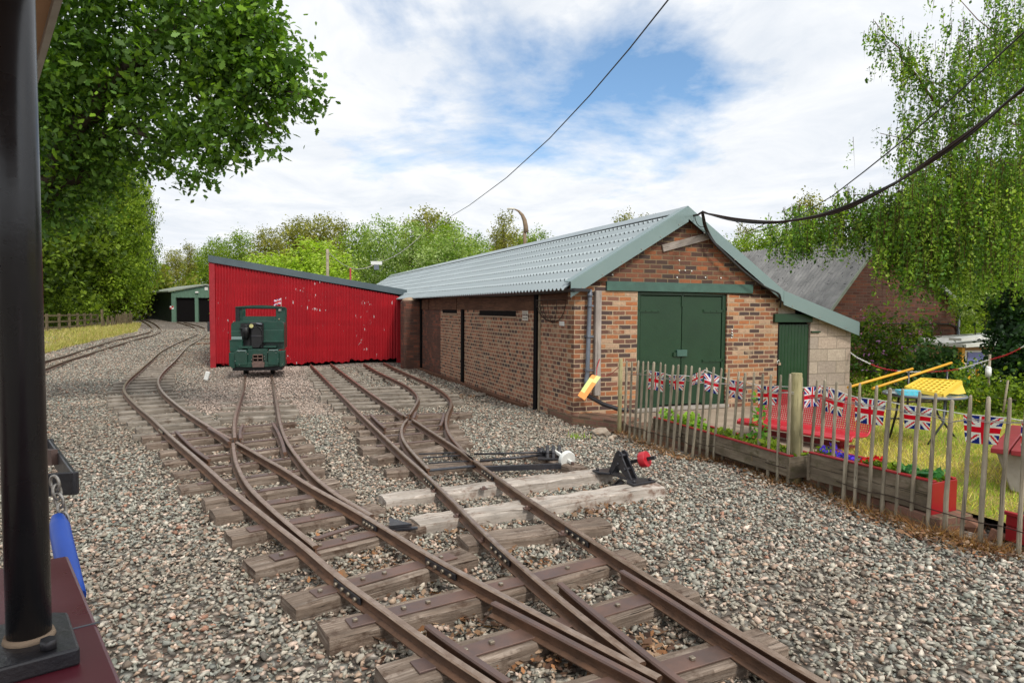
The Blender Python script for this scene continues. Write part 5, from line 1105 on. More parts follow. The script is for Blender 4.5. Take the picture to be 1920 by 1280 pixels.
# ------------------------------------------------------------------ hi-vis flag on a cord by the shed corner
hv = thing('warning_flag', 'orange flag with lime squares dangling from a cord at the shed corner', 'flag', G(1104, 780))
hY = S(.3, -.25, 0).y
A, B, C_, D = at(1110, 702, hY-.15), at(1127, 706, hY-.15), at(1096, 750, hY-.42), at(1083, 741, hY-.42); A_ = []; Cc = []
for i in range(10):
    for j in range(14):
        def P(u, v): 
            p = (A+(B-A)*u)*(1-v)+(D+(C_-D)*u)*v; return p+Vector((.03*math.sin(v*3.1), 0, .05*math.sin(v*3.14)))
        A_.append([tuple(P(i/10, j/14)), tuple(P((i+1)/10, j/14)), tuple(P((i+1)/10, (j+1)/14)), tuple(P(i/10, (j+1)/14))]); a = (i < 5) if j < 7 else (i < 5)
        Cc.append(lin((206, 218, 140)) if ((i >= 5 and j < 6) or (i < 5 and 3 < j)) and j < 12 and not (i >= 5 and j > 6) else lin((236, 158, 92)))
npmesh('cloth', np.array(A_), 4, np.array(Cc), 'flag', hv)
MB().tube([A*.5+B*.5, at(1119, 690, hY+.1), S(fr(1119, 672)[0], -.09, fr(1119, 672)[1])], .006, 6).build('cord', 'benchred', hv)
MB().tube(sagwire(B, onplane(1162, 686, FENCE[0], FANG), .04, 10), .005, 6).build('cord', 'benchred', hv)
# ------------------------------------------------------------------ cables
CB = thing('cable_bundle', 'thick black cable bundle sagging from the shed gable to the upper right', 'cable', S(ridge_u, 0, 0))
path = [(1316, 398, 10.4), (1331, 402, 10.3), (1370, 411, 9.9), (1420, 416, 9.3), (1470, 415, 8.8), (1530, 405, 8.1), (1585, 390, 7.6), (1640, 365, 7.1), (1700, 331, 6.7), (1760, 291, 6.3), (1830, 240, 5.9), (1890, 190, 5.5), (1950, 143, 5.2), (2100, 30, 4.5)]
base = [at(*p) for p in path]
for k, (dx, dz_, r_) in enumerate(((0, 0, .013), (.012, .02, .011), (.0, -.022, .010), (-.01, .008, .009))):
    MB().tube(smoothline([p+Vector((dx*math.cos(i*1.3+k), 0, dz_*math.cos(i*.9+k*.6))) for i, p in enumerate(base)], .12, 1), r_, 7).build('cable', 'cable' if k % 2 else 'cabledark', CB)
g1p = [(1299, 403), (1312, 400), (1320, 396)]; apx = lambda x, y, o: S(fr(x, y, o)[0], o, fr(x, y, o)[1])
MB().tube([apx(1296, 405, -.1), apx(1308, 403, -.22), base[0]], .016, 7).build('bracket', 'cabledark', CB)
for k in range(3):
    MB().tube(smoothline([base[0]+Vector((.01*k, 0, -.01*k))]+[apx(x+(k-1)*2.2, y+k*1.2, -.19) for x, y in ((1324, 428), (1340, 455), (1365, 480), (1395, 508), (1430, 534), (1460, 549))]+[apx(1464, 556+k, -.17), apx(1463, 576, -.05)], .06, 1), .015, 6).build('cable', 'cable', CB)
MB().tube(smoothline([apx(x, y, -.20) for x, y in ((1303, 406), (1306, 418), (1314, 426), (1322, 424))], .03, 1), .006, 6).build('cable', 'cable', CB)
OW = thing('overhead_wire', 'thin black wire running down from the top centre towards the red shed', 'wire', (at(1253, 0, 9).x, 9, 0))
MB().tube([at(1253+(1253-1240)*6, -90, 8)]+[at(x, y, Y) for x, y, Y in ((1253, 0, 9), (1180, 92, 10.5), (1105, 180, 12.2), (1030, 260, 14.5), (950, 333, 18), (880, 385, 23), (835, 412, 29))], .011, 6).build('wire', 'cable', OW)
w0_ = at(835, 412, 29); MB().tube(sagwire(w0_, at(768, 458, 40), .1, 8), .011, 6).build('wire', 'cable', OW)
OW2 = thing('overhead_wire', 'thin black wire crossing the birch above the thick cable bundle', 'wire', (at(1800, 100, 7).x, 7, 0))
MB().tube([at(x, y, Y) for x, y, Y in ((2050, -60, 5), (1920, 61, 6), (1850, 125, 6.6), (1780, 189, 7.3), (1700, 258, 8.2), (1620, 322, 9.4), (1560, 368, 10.6), (1480, 415, 12.5), (1404, 438, 14.5))], .009, 6).build('wire', 'cable', OW2)
MB().tube([at(1373, 412, 9.8), at(1388, 420, 9.9), at(1402, 435, 10), at(1418, 428, 9.7), at(1433, 420, 9.4)], .006, 6).build('cable', 'cable', CB)
# ------------------------------------------------------------------ point levers
def lever(name, lab, org, ang, disc, dcol, arm_mat, discr, base_len=.5):
    fm = Matrix.Translation(org) @ Matrix.Rotation(ang, 4, 'Z'); t = thing(name, lab, 'point lever', org, ang); return t, fm
# red one
o1_ = G(1163, 896, .13); oR = G(1203, 898, .13); aR = math.atan2((oR-o1_).y, (oR-o1_).x); kk = G(1170, 888, .13).y/F
bn, bf = G(1200, 905, .13), G(1138, 884, .13)
LV = thing('point_lever', 'black iron point lever with a red weight on the bleached timbers', 'point lever', (bn+bf)/2)
c_ = (bn+bf)/2; ax_ = (bn-bf).normalized(); sx_ = Vector((-ax_.y, ax_.x, 0)); sx_ = sx_ if sx_.x > 0 else -sx_
def bp(a, s, z): return c_+ax_*a+sx_*s+Vector((0, 0, z))
hl = (bn-bf).length/2
mb = MB()
for s_ in (1, -1): mb.prism([bp(s_*(hl+.07), -.14, 0), bp(s_*(hl+.07), .14, 0), bp(s_*(hl-.03), .14, 0), bp(s_*(hl-.12), .06, 0), bp(s_*(hl-.12), -.06, 0), bp(s_*(hl-.03), -.14, 0)], (0, 0, .022))
mb.prism([bp(-hl+.1, -.05, 0), bp(hl-.1, -.05, 0), bp(hl-.1, .05, 0), bp(-hl+.1, .05, 0)], (0, 0, .02)); mb.build('base_plate', 'blackiron', LV, bevel=.004)
piv = at(1182, 852, c_.y+.03); zp = piv.z-c_.z
for s_ in (-.035, .035):
    mb = MB(); Pp = [(-hl*.75, .02), (-hl*.45, .02), (-.03, zp-.10), (.0, zp-.13), (hl*.55, .02), (hl*.95, .02), (.07, zp-.02), (.05, zp+.03), (-.01, zp+.05), (-.06, zp+.02)]
    mb.prism([bp(a*.82-.02, s_-.009, z) for a, z in Pp], sx_*.018); mb.build('side_cheek', 'blackiron', LV, bevel=.003)
mb = MB()
for a, s, z in ((0, 0, zp), (-.03, 0, zp-.09), (hl*.3, 0, .1)): mb.cyl(bp(a, s-.06, z), bp(a, s+.06, z), .016, 10)
mb.build('pivot_pin', 'blackiron', LV)
mb = MB()
for a in (hl+.03, -hl-.03):
    for s in (-.10, .10): mb.cyl(bp(a, s, .02), bp(a, s, .045), .016, 6)
mb.build('fixing_bolts', 'blackiron', LV)
e0, e1 = at(1180, 866, c_.y+.0), at(1229, 857, c_.y-.18)
MB().bar(e0, e1, .035, .035).build('lever_arm', 'black', LV, bevel=.003)
dA = (e1-e0).normalized(); q0_ = e0+(e1-e0)*.46; q1_ = e0+(e1-e0)*.70
MB().cyl(q0_, q1_, .078, 28).build('weight', 'benchred', LV, bevel=.006, seg=2)
MB().bar(G(1148, 915, .02), G(1165, 900, .06), .02, .05).prism([G(1138, 922, .02), G(1168, 905, .02), G(1168, 905, .10), G(1165, 900, .10)], (.02, .01, 0)).build('crank', 'blackiron', LV)
# white one
LW = thing('point_lever', 'black iron point lever with a white weight beside the turnout blades', 'point lever', G(1035, 862, .1))
cw = G(1036, 858, .12)
tA, tB = G(975, 846, .11), G(1048, 890, .11)
ftm, _, _ = sleeper(LW, G(978, 847, .115)+Vector((-.0, 0, 0)), G(1088, 878, .115)+Vector((-.05, 0, 0)), .16, .12, 'sleeper', .115, name='timber_base', rough=1.5)
MB().prism([cw+Vector(p) for p in ((-.17, -.12, 0), (.16, -.12, 0), (.16, .14, 0), (-.17, .14, 0))], (0, 0, .02)).build('base_plate', 'blackiron', LW, bevel=.003)
cq = at(1034, 843, cw.y+.05); 
for dx in (-.075, -.01, .06):
    m = MB(); n = 14; pts = [Vector((cw.x+dx, cw.y+.12, cw.z))]+[Vector((cw.x+dx, cw.y+.02+.10*math.cos(a), cq.z-.02+.08*math.sin(a))) for a in [math.pi*k/n for k in range(n+1)]]+[Vector((cw.x+dx, cw.y-.10, cw.z))]
    m.prism(pts, (.034, 0, 0)); m.build('side_cheek', 'blackiron', LW, bevel=.003)
MB().cyl((cw.x-.11, cw.y+.02, cq.z-.02), (cw.x+.11, cw.y+.02, cq.z-.02), .018, 10).build('pivot_pin', 'blackiron', LW)
e0, e1 = at(1034, 841, cw.y+.03), at(1072, 867, cw.y-.30); MB().bar(e0, e1, .03, .032).build('lever_arm', 'white', LW, bevel=.003)
q0_, q1_ = e0+(e1-e0)*.70, e0+(e1-e0)*.84; MB().cyl(q0_, q1_, .098, 30).build('weight', 'white', LW, bevel=.008, seg=2); MB().bar(e1, e1+(e1-e0).normalized()*.03, .026, .028).build('lever_tip', 'rust', LW)
for a, b, s in (((890, 851), (1018, 848), .018), ((900, 864), (1022, 852), .02)): MB().tube([G(*a, .12), G((a[0]+b[0])/2+10, (a[1]+b[1])/2-.5, .13), G(*b, .15)], s*.7, 8).build('pull_rod', 'blackiron', LW)
MB().bar(G(893, 879, .10), G(1052, 873, .12), .05, .055).build('pull_rod', 'blackiron', LW)
mb = MB().cyl(G(1014, 850, .12), G(1014, 850, .12)+Vector((0, 0, .06)), .045, 12); mb.cyl(G(1014, 850, .18), G(1014, 850, .18)+Vector((0, 0, .04)), .02, 8); mb.build('bell_crank', 'blackiron', LW)
# ------------------------------------------------------------------ locomotive
lf = (G(460, 703, RH)+G(509, 703, RH))/2; LYf = lf.y-.25; lc = Vector((lf.x+.07, LYf, lf.z-RH+RH)); LA_ = math.atan2(-lc.x, lc.y)   # heads away from us along the siding
LO = Matrix.Translation(Vector((lc.x, lc.y, 0))) @ Matrix.Rotation(LA_*.72, 4, 'Z'); KL = lc.y/F
loco = thing('locomotive', 'small dark green narrow gauge locomotive facing us on the middle siding', 'locomotive', (lc.x, lc.y, 0), LA_*.72)
cxp = 482.8
def lx(zx): return (410+zx/8-cxp)*KL*1.01
def lz(zy): return CZ+ray(cxp, 550+zy/8).z/ray(cxp, 550+zy/8).y*lc.y
def lb(x0, x1, y0, y1, d0_, d1_): return MB().bb(lx(x0), lx(x1), d0_, d1_, lz(y1), lz(y0), LO)
zt_, zb_ = lz(205), lz(440)
# cab: front sheet with the window cut out, sides, roof
mb = lb(200, 290, 200, 450, 1.15, 1.19)
for a in ((795, 945, 200, 450), (290, 795, 352, 450), (290, 795, 200, 234)):
    v = lb(*a, 1.15, 1.19); o_ = len(mb.v); mb.v += v.v; mb.f += [tuple(i+o_ for i in f) for f in v.f]; mb.mi += v.mi; mb.sm += v.sm
mb.build('cab', 'locogreen', loco, bevel=.006)
mb = MB()
mb.grid(lambda a, b: LO @ Vector((lx(195)+(lx(945)-lx(195))*a, 1.08+.12*b, lz(205)+.045*math.sin(a*math.pi)+.004)), 12, 1); mb.grid(lambda a, b: LO @ Vector((lx(195)+(lx(945)-lx(195))*a, 1.08, lz(215)+(lz(205)-lz(215)+.045*math.sin(a*math.pi)+.004)*b)), 12, 1); mb.build('cab_roof', 'locogreen', loco)
for a in (200, 930): MB().bb(lx(a)-.012, lx(a)+.012, 1.19, 1.75, lz(860), lz(360), LO).bb(lx(a)-.015, lx(a)+.015, 1.70, 1.75, lz(360), lz(215), LO).build('cab_side', 'locogreen', loco)
MB().bb(lx(196), lx(262), 1.10, 1.16, lz(445), lz(215), LO).build('cab_pillar', 'locoblack', loco, bevel=.006)
MB().bb(lx(200), lx(940), 1.74, 1.77, lz(860), lz(380), LO).bb(lx(200), lx(300), 1.74, 1.77, lz(380), lz(215), LO).bb(lx(850), lx(940), 1.74, 1.77, lz(380), lz(215), LO).build('cab_back', 'locogreen', loco)
# bonnet, rounded at the shoulders
def rrect(x0, x1, y0, y1, r=45, yy=0):
    P = []
    for cx_, cy_, a0 in ((x1-r, y0+r, 0), (x0+r, y0+r, 90)):
        for k in range(5): a = R(a0+k*22.5); P.append(LO @ Vector((lx(cx_+r*math.cos(a)), yy, lz(cy_-r*math.sin(a)))))
    P += [LO @ Vector((lx(x0), yy, lz(y1))), LO @ Vector((lx(x1), yy, lz(y1)))]; return P
bkv = LO.to_3x3() @ Vector((0, 1, 0))
MB().prism(rrect(188, 948, 428, 860, 60, .45), bkv*.70).build('bonnet', 'locogreen', loco)
lb(330, 655, 452, 830, .38, .452).build('engine_bay', 'locoblack', loco)
lb(650, 945, 556, 740, .40, .449).build('side_casing', 'locogreen', loco, bevel=.008); lb(650, 950, 724, 742, .30, .45).build('footplate', 'locogreen', loco, bevel=.003)
lb(190, 345, 572, 650, .40, .449).build('side_casing', 'locogreen', loco, bevel=.008); lb(200, 350, 655, 700, .32, .45).build('battery_tray', 'flash', loco, bevel=.004)
mb = MB().tube([LO @ Vector((lx(410), .30, lz(700))), LO @ Vector((lx(410), .30, lz(620))), LO @ Vector((lx(410), .30, lz(600))), LO @ Vector((lx(410), .30, lz(505)))], [.055, .07, .085, .085], 14); mb.cyl(LO @ Vector((lx(410), .30, lz(505))), LO @ Vector((lx(410), .30, lz(480))), .06, 12); mb.cyl(LO @ Vector((lx(320), .33, lz(530))), LO @ Vector((lx(400), .33, lz(540))), .03, 8); mb.build('air_filter', 'locoblack', loco)
lb(488, 640, 500, 825, .22, .38).build('radiator', 'locoblack', loco, bevel=.01); lb(470, 640, 440, 500, .26, .42).build('water_tank', 'locoblack', loco, bevel=.02, seg=2)
lb(490, 640, 632, 655, .205, .225).build('radiator_band', 'blackiron', loco)
MB().tube(smoothline([LO @ Vector((lx(x), .2, lz(y))) for x, y in ((570, 490), (625, 510), (645, 570), (650, 680), (635, 770), (605, 815))], .05, 1), .012, 6).build('hose', 'locoblack', loco)
MB().tube([LO @ Vector((lx(560), .24, lz(455))), LO @ Vector((lx(640), .24, lz(468)))], .018, 8).build('filler_pipe', 'pipe', loco)
h = LO @ Vector((lx(497), .14, lz(490))); mb = MB().cyl(h+bkv*.09, h, .042, 16, r2=.055); mb.build('headlight', 'locoblack', loco); MB().cyl(h-bkv*.004, h-bkv*.012, .047, 16).build('headlight_lens', 'lens', loco)
lb(185, 368, 712, 880, .20, .46).build('sand_box', 'locogreen', loco, bevel=.012); lb(180, 372, 706, 716, .19, .47).build('sand_box_lid', 'locogreen', loco)
lb(315, 505, 797, 830, .16, .40).build('front_step', 'locogreen', loco, bevel=.005); lb(665, 845, 797, 822, .16, .40).build('front_step', 'locogreen', loco, bevel=.005)
lb(448, 728, 838, 1060, .05, .35).build('buffer_beam', 'locogreen', loco, bevel=.008)
def buf(pts, y0_, th): return MB().prism([LO @ Vector((lx(x), y0_, lz(y))) for x, y in pts], bkv*th)
buf([(275, 880), (300, 856), (430, 850), (448, 880), (448, 1075), (300, 1075), (275, 1040)], -.03, .36).build('buffer_block', 'locogreen', loco, bevel=.014, seg=2)
buf([(735, 860), (752, 842), (870, 842), (892, 880), (892, 1040), (868, 1080), (735, 1080)], -.03, .36).build('buffer_block', 'locogreen', loco, bevel=.014, seg=2)
buf([(186, 885), (278, 880), (278, 1112), (240, 1125), (186, 1090)], .07, .5).build('buffer_end', 'locogreen', loco, bevel=.01); buf([(888, 872), (972, 868), (972, 1085), (935, 1112), (888, 1105)], .07, .5).build('buffer_end', 'locogreen', loco, bevel=.01)
buf([(275, 1030), (892, 1030), (880, 1090), (690, 1105), (480, 1105), (290, 1095)], -.01, .1).build('lower_beam', 'locogreen', loco, bevel=.006)
lb(305, 430, 850, 862, -.045, .1).build('buffer_top', 'flash', loco); lb(755, 872, 842, 856, -.045, .1).build('buffer_top', 'flash', loco)
mb = MB()
for y in (912, 962, 1015): mb.bb(lx(520), lx(665), -.02, .05, lz(y+16), lz(y), LO)
for x in (520, 586, 655): mb.bb(lx(x), lx(x+10), -.02, .05, lz(1035), lz(912), LO)
mb.build('coupling_pocket', 'rust', loco); lb(525, 660, 915, 1030, .046, .052).build('coupling_recess', 'dark', loco)
buf([(510, 1030), (690, 1030), (680, 1105), (520, 1105)], -.06, .1).build('coupling_plate', 'rust', loco, bevel=.004)
mb = MB()
for x, y in ((335, 870), (335, 1062), (430, 880), (820, 862), (850, 895), (880, 985), (935, 1070), (685, 945), (690, 985), (505, 990), (455, 905), (735, 880), (280, 1005)): mb.cyl(LO @ Vector((lx(x), .08, lz(y))), LO @ Vector((lx(x), -.045, lz(y))), .008, 6)
mb.build('rivets', 'galv', loco)['kind'] = 'stuff'
MB().cyl(LO @ Vector((lx(855), 1.10, lz(250))), LO @ Vector((lx(855), 1.16, lz(250))), .032, 12).build('marker_lamp', 'galv', loco); MB().ball(LO @ Vector((lx(845), 1.13, lz(397))), .02, 6).build('marker_lamp', 'stonecap', loco)
lb(230, 930, 1090, 1160, .12, 1.8).build('frame', 'locoblack', loco)
for yy in (.55, 1.45):
    for s_ in (-1, 1): q = LO @ Vector((s_*.305, yy, RH+.2)); e_ = LO.to_3x3() @ Vector((s_*.05, 0, 0)); MB().cyl(q-e_, q+e_, .2, 24).build('wheel', 'locoblack', loco)
MB().cyl(LO @ Vector((lx(878), 1.13, lz(270))), LO @ Vector((lx(876), 1.13, lz(55))), .005, 6).build('flag_pole', 'white', loco)
flagmesh(loco, LO @ Vector((lx(770), 1.13, lz(92))), LO @ Vector((lx(876), 1.13, lz(60))), (lz(60)-lz(165))*.85, .0, 5, 'flag', 24, 16, curl=.02)
# ------------------------------------------------------------------ our own carriage at the left edge
CA = math.atan2(.773, -.634); cd = Vector((-.634, .773, 0)); cn = Vector((-.773, -.634, 0)); ZS = 1.25
def onz(px, py, z): r = ray(px, py); k = (z-CZ)/r.z; return Vector((r.x*k, r.y*k, z))
s0, s1 = onz(230, 1280, ZS), onz(128, 1040, ZS); cd = (s1-s0).normalized(); cn = Vector((-cd.y, cd.x, 0)); cn = cn if cn.x < 0 else -cn
CAO = math.atan2(cd.y, cd.x); pole_b = onz(55, 1192, ZS+.03); car = thing('railway_carriage', 'open sided maroon railway carriage at the left edge, with black pole and cream roof', 'carriage', (s1.x, s1.y, 0), CAO)
A = s0-cd*1.2; B = s1; MB().prism([A, B, B+cn*.06-cd*.0+Vector((0, 0, 0)), B+cn*.24, A+cn*.24], (0, 0, -.05)).build('sill', 'maroon', car, bevel=.006, seg=2)
MB().prism([A+cn*.02+Vector((0, 0, -.05)), B+cn*.02+Vector((0, 0, -.05)), B+cn*.05+Vector((0, 0, -.05)), A+cn*.05+Vector((0, 0, -.05))], (0, 0, -.62)).build('side_panel', 'maroon', car)
MB().prism([B+cn*.05+Vector((0, 0, -.05)), B+cn*1.3+Vector((0, 0, -.05)), B+cn*1.3+cd*-.03+Vector((0, 0, -.05)), B+cn*.05+cd*-.03+Vector((0, 0, -.05))], (0, 0, -.62)).build('end_panel', 'maroon', car)
sm = onz(187, 1167, ZS); MB().prism([sm+Vector((0, 0, .0)), sm+cd*.004, sm+cd*.004+cn*.13, sm+cn*.13], (0, 0, .0015)).build('sill_joint', 'pipe', car)
ztop = at(20, -150, pole_b.y).z
MB().tube([pole_b-Vector((0, 0, .03)), Vector((pole_b.x, pole_b.y, ztop+.3))], .030, 36).build('pole', 'black', car)
MB().prism([pole_b+Vector((0, 0, -.03)) + cd*a + cn*b for a, b in ((-.085, -.058), (.07, -.058), (.085, -.04), (.085, .08), (-.085, .08))], (0, 0, .028)).build('pole_base', 'blackiron', car, bevel=.004, seg=2)
MB().tube([pole_b+Vector((0, 0, -.004)), pole_b+Vector((0, 0, .006))], [.036, .033], 30).build('weld_ring', 'stonecap', car)
MB().cyl(pole_b-cd*.062+cn*(-.02), pole_b-cd*.062+cn*(-.02)+Vector((0, 0, .014)), .012, 6).build('bolt', 'blackiron', car)
r0, r1 = at(105, 0, 1.25), at(66, 142, 1.25); k = (r0.z-CZ)/(r1.z-CZ)
rr1 = ray(66, 142); r1 = Vector((rr1.x, rr1.y, rr1.z))*((r0.z-CZ)/rr1.z)+Vector((0, 0, CZ)); rdv = (r1-r0).normalized()
MB().prism([r0-rdv*2, r1+rdv*.3, r1+rdv*.3+cn*1.5+Vector((0, 0, .1)), r0-rdv*2+cn*1.5+Vector((0, 0, .1))], (0, 0, .03)).build('roof', 'cream', car)
MB().bar(r0-rdv*2, r1+rdv*.3, .012, .03).build('roof_edge', 'galv', car)
eb = B+cd*.55
# buffer bracket beyond, safety chain, blue sleeve
BY = 1.95
br = thing('coupling_bracket', 'black steel bracket sticking out beside the carriage, holding a rusty chain', 'bracket', at(118, 905, BY))
a1, a2, a3, a4 = at(60, 890, BY), at(144, 884, BY), at(98, 823, BY+.42), at(60, 823, BY+.42)
hh = (at(118, 884, BY).z-at(118, 927, BY).z)
dn = Vector((0, 0, -hh))
def slab(p, q, th=.012): d = (q-p); n = Vector((-d.y, d.x, 0)).normalized()*th; return MB().prism([p, q, q+dn, p+dn], n)
slab(a1, a2).build('front_plate', 'blackiron', br, bevel=.003); slab(a2, a3).build('side_plate', 'blackiron', br, bevel=.003); slab(a4, a3).build('rear_plate', 'blackiron', br, bevel=.003)
MB().bar(at(60, 855, BY+.3), at(103, 857, BY+.22), .02, .05).build('cross_bar', 'rust', br)
chs = thing('coupling_chain', 'rusty chain with a bright blue rubber sleeve hanging at the carriage end', 'chain', at(115, 960, BY-.1))
lp = [at(103, 905, BY-.06), at(107, 922, BY-.06), at(111, 938, BY-.06), at(116, 955, BY-.06), at(121, 972, BY-.06)]
for i, p in enumerate(lp):
    s_ = Vector((1, 0, 0)) if i % 2 == 0 else Vector((.3, .95, 0)); MB().tube([p+Vector((.15, 0, -1)).normalized()*.021*math.cos(t)+s_*.012*math.sin(t) for t in [2*math.pi*q/14 for q in range(15)]], .0045, 7, caps=False).build('link', 'galv', chs)
bp_ = [at(108, 968, BY-.08), at(112, 990, BY-.10), at(118, 1020, BY-.16), at(127, 1060, BY-.22), at(140, 1120, BY-.3)]
MB().tube(smoothline(bp_, .03, 1), [.016]+[.026]*(len(smoothline(bp_, .03, 1))-1), 14).build('sleeve', 'blue', chs)
# ------------------------------------------------------------------ foliage
def leafshape(k):
    if k == 4: return np.array([(0, -.5, 0), (.30, .0, .05), (0, .5, 0), (-.30, .0, .05)])
    if k == 6: return np.array([(0, -.5, 0), (.26, -.22, .04), (.24, .16, .05), (0, .5, -.03), (-.24, .16, .05), (-.26, -.22, .04)])
    o = [(0, -.5), (.10, -.34), (.17, -.26), (.13, -.14), (.27, -.02), (.19, .08), (.31, .22), (.17, .30), (.10, .48), (0, .52)]
    o = o+[(-x, y) for x, y in o[-2:0:-1]]; return np.array([(x, y, .12*abs(x)) for x, y in o])
def leaves(name, C_, size, pal, mat, parent=None, k=4, up=.35, tilt=.9, var=.22, twig=None, droop=0., cols=None):
    """C_ (n,3) leaf centres in world space"""
    n = len(C_); base = leafshape(k); m = len(base)
    nrm = RNG.normal(0, 1, (n, 3)); nrm /= np.linalg.norm(nrm, axis=1)[:, None]; nrm = nrm*tilt+np.array([0, 0, up]); nrm /= np.linalg.norm(nrm, axis=1)[:, None]
    a = RNG.normal(0, 1, (n, 3)); a[:, 2] -= droop; a -= nrm*(a*nrm).sum(1)[:, None]; a /= np.linalg.norm(a, axis=1)[:, None]; b = np.cross(nrm, a)
    s = size*np.exp(RNG.normal(0, .25, n)); V = (base[None, :, 0:1]*b[:, None]+base[None, :, 1:2]*a[:, None]+base[None, :, 2:3]*nrm[:, None])*s[:, None, None]+C_[:, None, :]
    P = .86*np.array([lin(c) for c in pal])
    if cols is None: cols = RNG.integers(0, len(P), n)
    col = P[cols % len(P)]*np.exp(RNG.normal(0, var, (n, 1))); return npmesh(name, V, k, col, mat, parent)
def blobpts(blobs, twigs, per, spread, shell=.55):
    """blobs: (x,y,z,rx,ry,rz) -> leaf centres gathered on twigs near each blob's surface"""
    B_ = np.array(blobs, float); w_ = (B_[:, 3]*B_[:, 4]+B_[:, 4]*B_[:, 5]+B_[:, 3]*B_[:, 5]); w_ /= w_.sum(); i = RNG.choice(len(B_), twigs, p=w_)
    d = RNG.normal(0, 1, (twigs, 3)); d /= np.linalg.norm(d, axis=1)[:, None]; r = shell+(1-shell)*RNG.random(twigs)**.6; r *= 1+.18*np.sin(d[:, 0]*5+d[:, 2]*6+i)*np.cos(d[:, 1]*4+i*1.3)
    T_ = B_[i, :3]+d*r[:, None]*B_[i, 3:]; t = np.repeat(T_, per, 0); dd = np.repeat(d, per, 0); g = RNG.normal(0, spread, (len(t), 3)); g += dd*np.abs(RNG.normal(0, spread, (len(t), 1)))
    return t+g, np.repeat(RNG.integers(0, 1000, twigs), per)
def limb(mb, a, b, r0, r1, seed, wob=.08, n=7):
    rr = random.Random(seed); a, b = Vector(a), Vector(b); L = (b-a).length; pts = [a+(b-a)*(i/n)+Vector((rr.gauss(0, 1), rr.gauss(0, 1), rr.gauss(0, .6)))*L*wob*math.sin(i/n*3.14)*.5 for i in range(n+1)]; mb.tube(pts, [r0+(r1-r0)*i/n for i in range(n+1)], 8); return pts
GREEN = [(118, 146, 40), (138, 162, 46), (160, 182, 60), (98, 124, 36), (124, 150, 50)]
OLIVE = [(140, 142, 58), (156, 156, 66), (122, 126, 50), (110, 112, 50), (166, 162, 84)]
BRIGHT = [(160, 188, 56), (184, 206, 76), (138, 168, 46), (196, 214, 108)]
DARKG = [(76, 98, 30), (96, 120, 36), (116, 138, 42), (62, 82, 28), (132, 154, 52)]
SILV = [(128, 156, 66), (156, 176, 98), (184, 200, 136), (108, 138, 50)]
def proto(kind, seed):
    """one tree 1 unit = about 8 m high standing at the origin, parked where it is first used"""
    rr = random.Random(seed); root = bpy.data.objects.new('tree', None); COL.objects.link(root); H = 8.
    pal = dict(g=GREEN, o=OLIVE, b=BRIGHT, d=DARKG, s=SILV, t=OLIVE)[kind]
    mb = MB(); limb(mb, (0, 0, -.3), (rr.uniform(-.2, .2), 0, H*.72), .16, .04, seed, .04); bl = []
    if kind == 't': ns, wd = 16, 1.25
    else: ns, wd = 17, 2.5
    for i in range(ns):
        f_ = (i+.5)/ns; z = H*(.12+.80*f_); rad = wd*(math.sin(min(1, (f_*.92+.12))*math.pi)**.6)*(.9 if kind != 't' else (1.1-f_)); a = i*2.4+rr.uniform(-.3, .3)
        c = (rad*.62*math.cos(a), rad*.62*math.sin(a), z); s_ = rr.uniform(.8, 1.35)*(1 if kind != 't' else .5)*(1-.25*f_); bl.append((*c, s_, s_, s_*.8)); limb(mb, (0, 0, z*.75), c, .05, .012, seed+i, .1, 4)
    if kind != 't': bl.append((0, 0, H*.5, 1.6, 1.6, 2.2))
    mb.build('trunk', 'trunk', root); n = 1150 if kind != 't' else 420
    P, tid = blobpts(bl, n, 15, .17 if kind != 't' else .15); leaves('crown', P, .135 if kind != 't' else .115, pal, 'leaf', root, 4, .45, .9, .2, cols=tid if kind != 'x' else None); return root
PROTO = {(k, s): None for k in 'gobdst' for s in (0, 1)}; used = {}
def tree(kind, s, px, Y, ytop, label, group='trees behind the sheds', wide=1.):
    key = (kind, s)
    if PROTO[key] is None: r = PROTO[key] = proto(kind, 31*s+ord(kind))
    else:
        src = PROTO[key]; r = src.copy(); COL.objects.link(r)
        for c in list(src.children): d = c.copy(); COL.objects.link(d); d.parent = r
    p = at(px, 560, Y); top = at(px, ytop, Y).z; g = min(gz(Y), 1.9); k = (top-g)/7.75
    r.matrix_basis = Matrix.Translation((p.x, Y, g)) @ Matrix.Rotation(random.uniform(0, 6.28), 4, 'Z') @ Matrix.Diagonal((k*wide, k*wide, k, 1)); r.name = 'tree'; tag(r, label, 'tree', group); return r
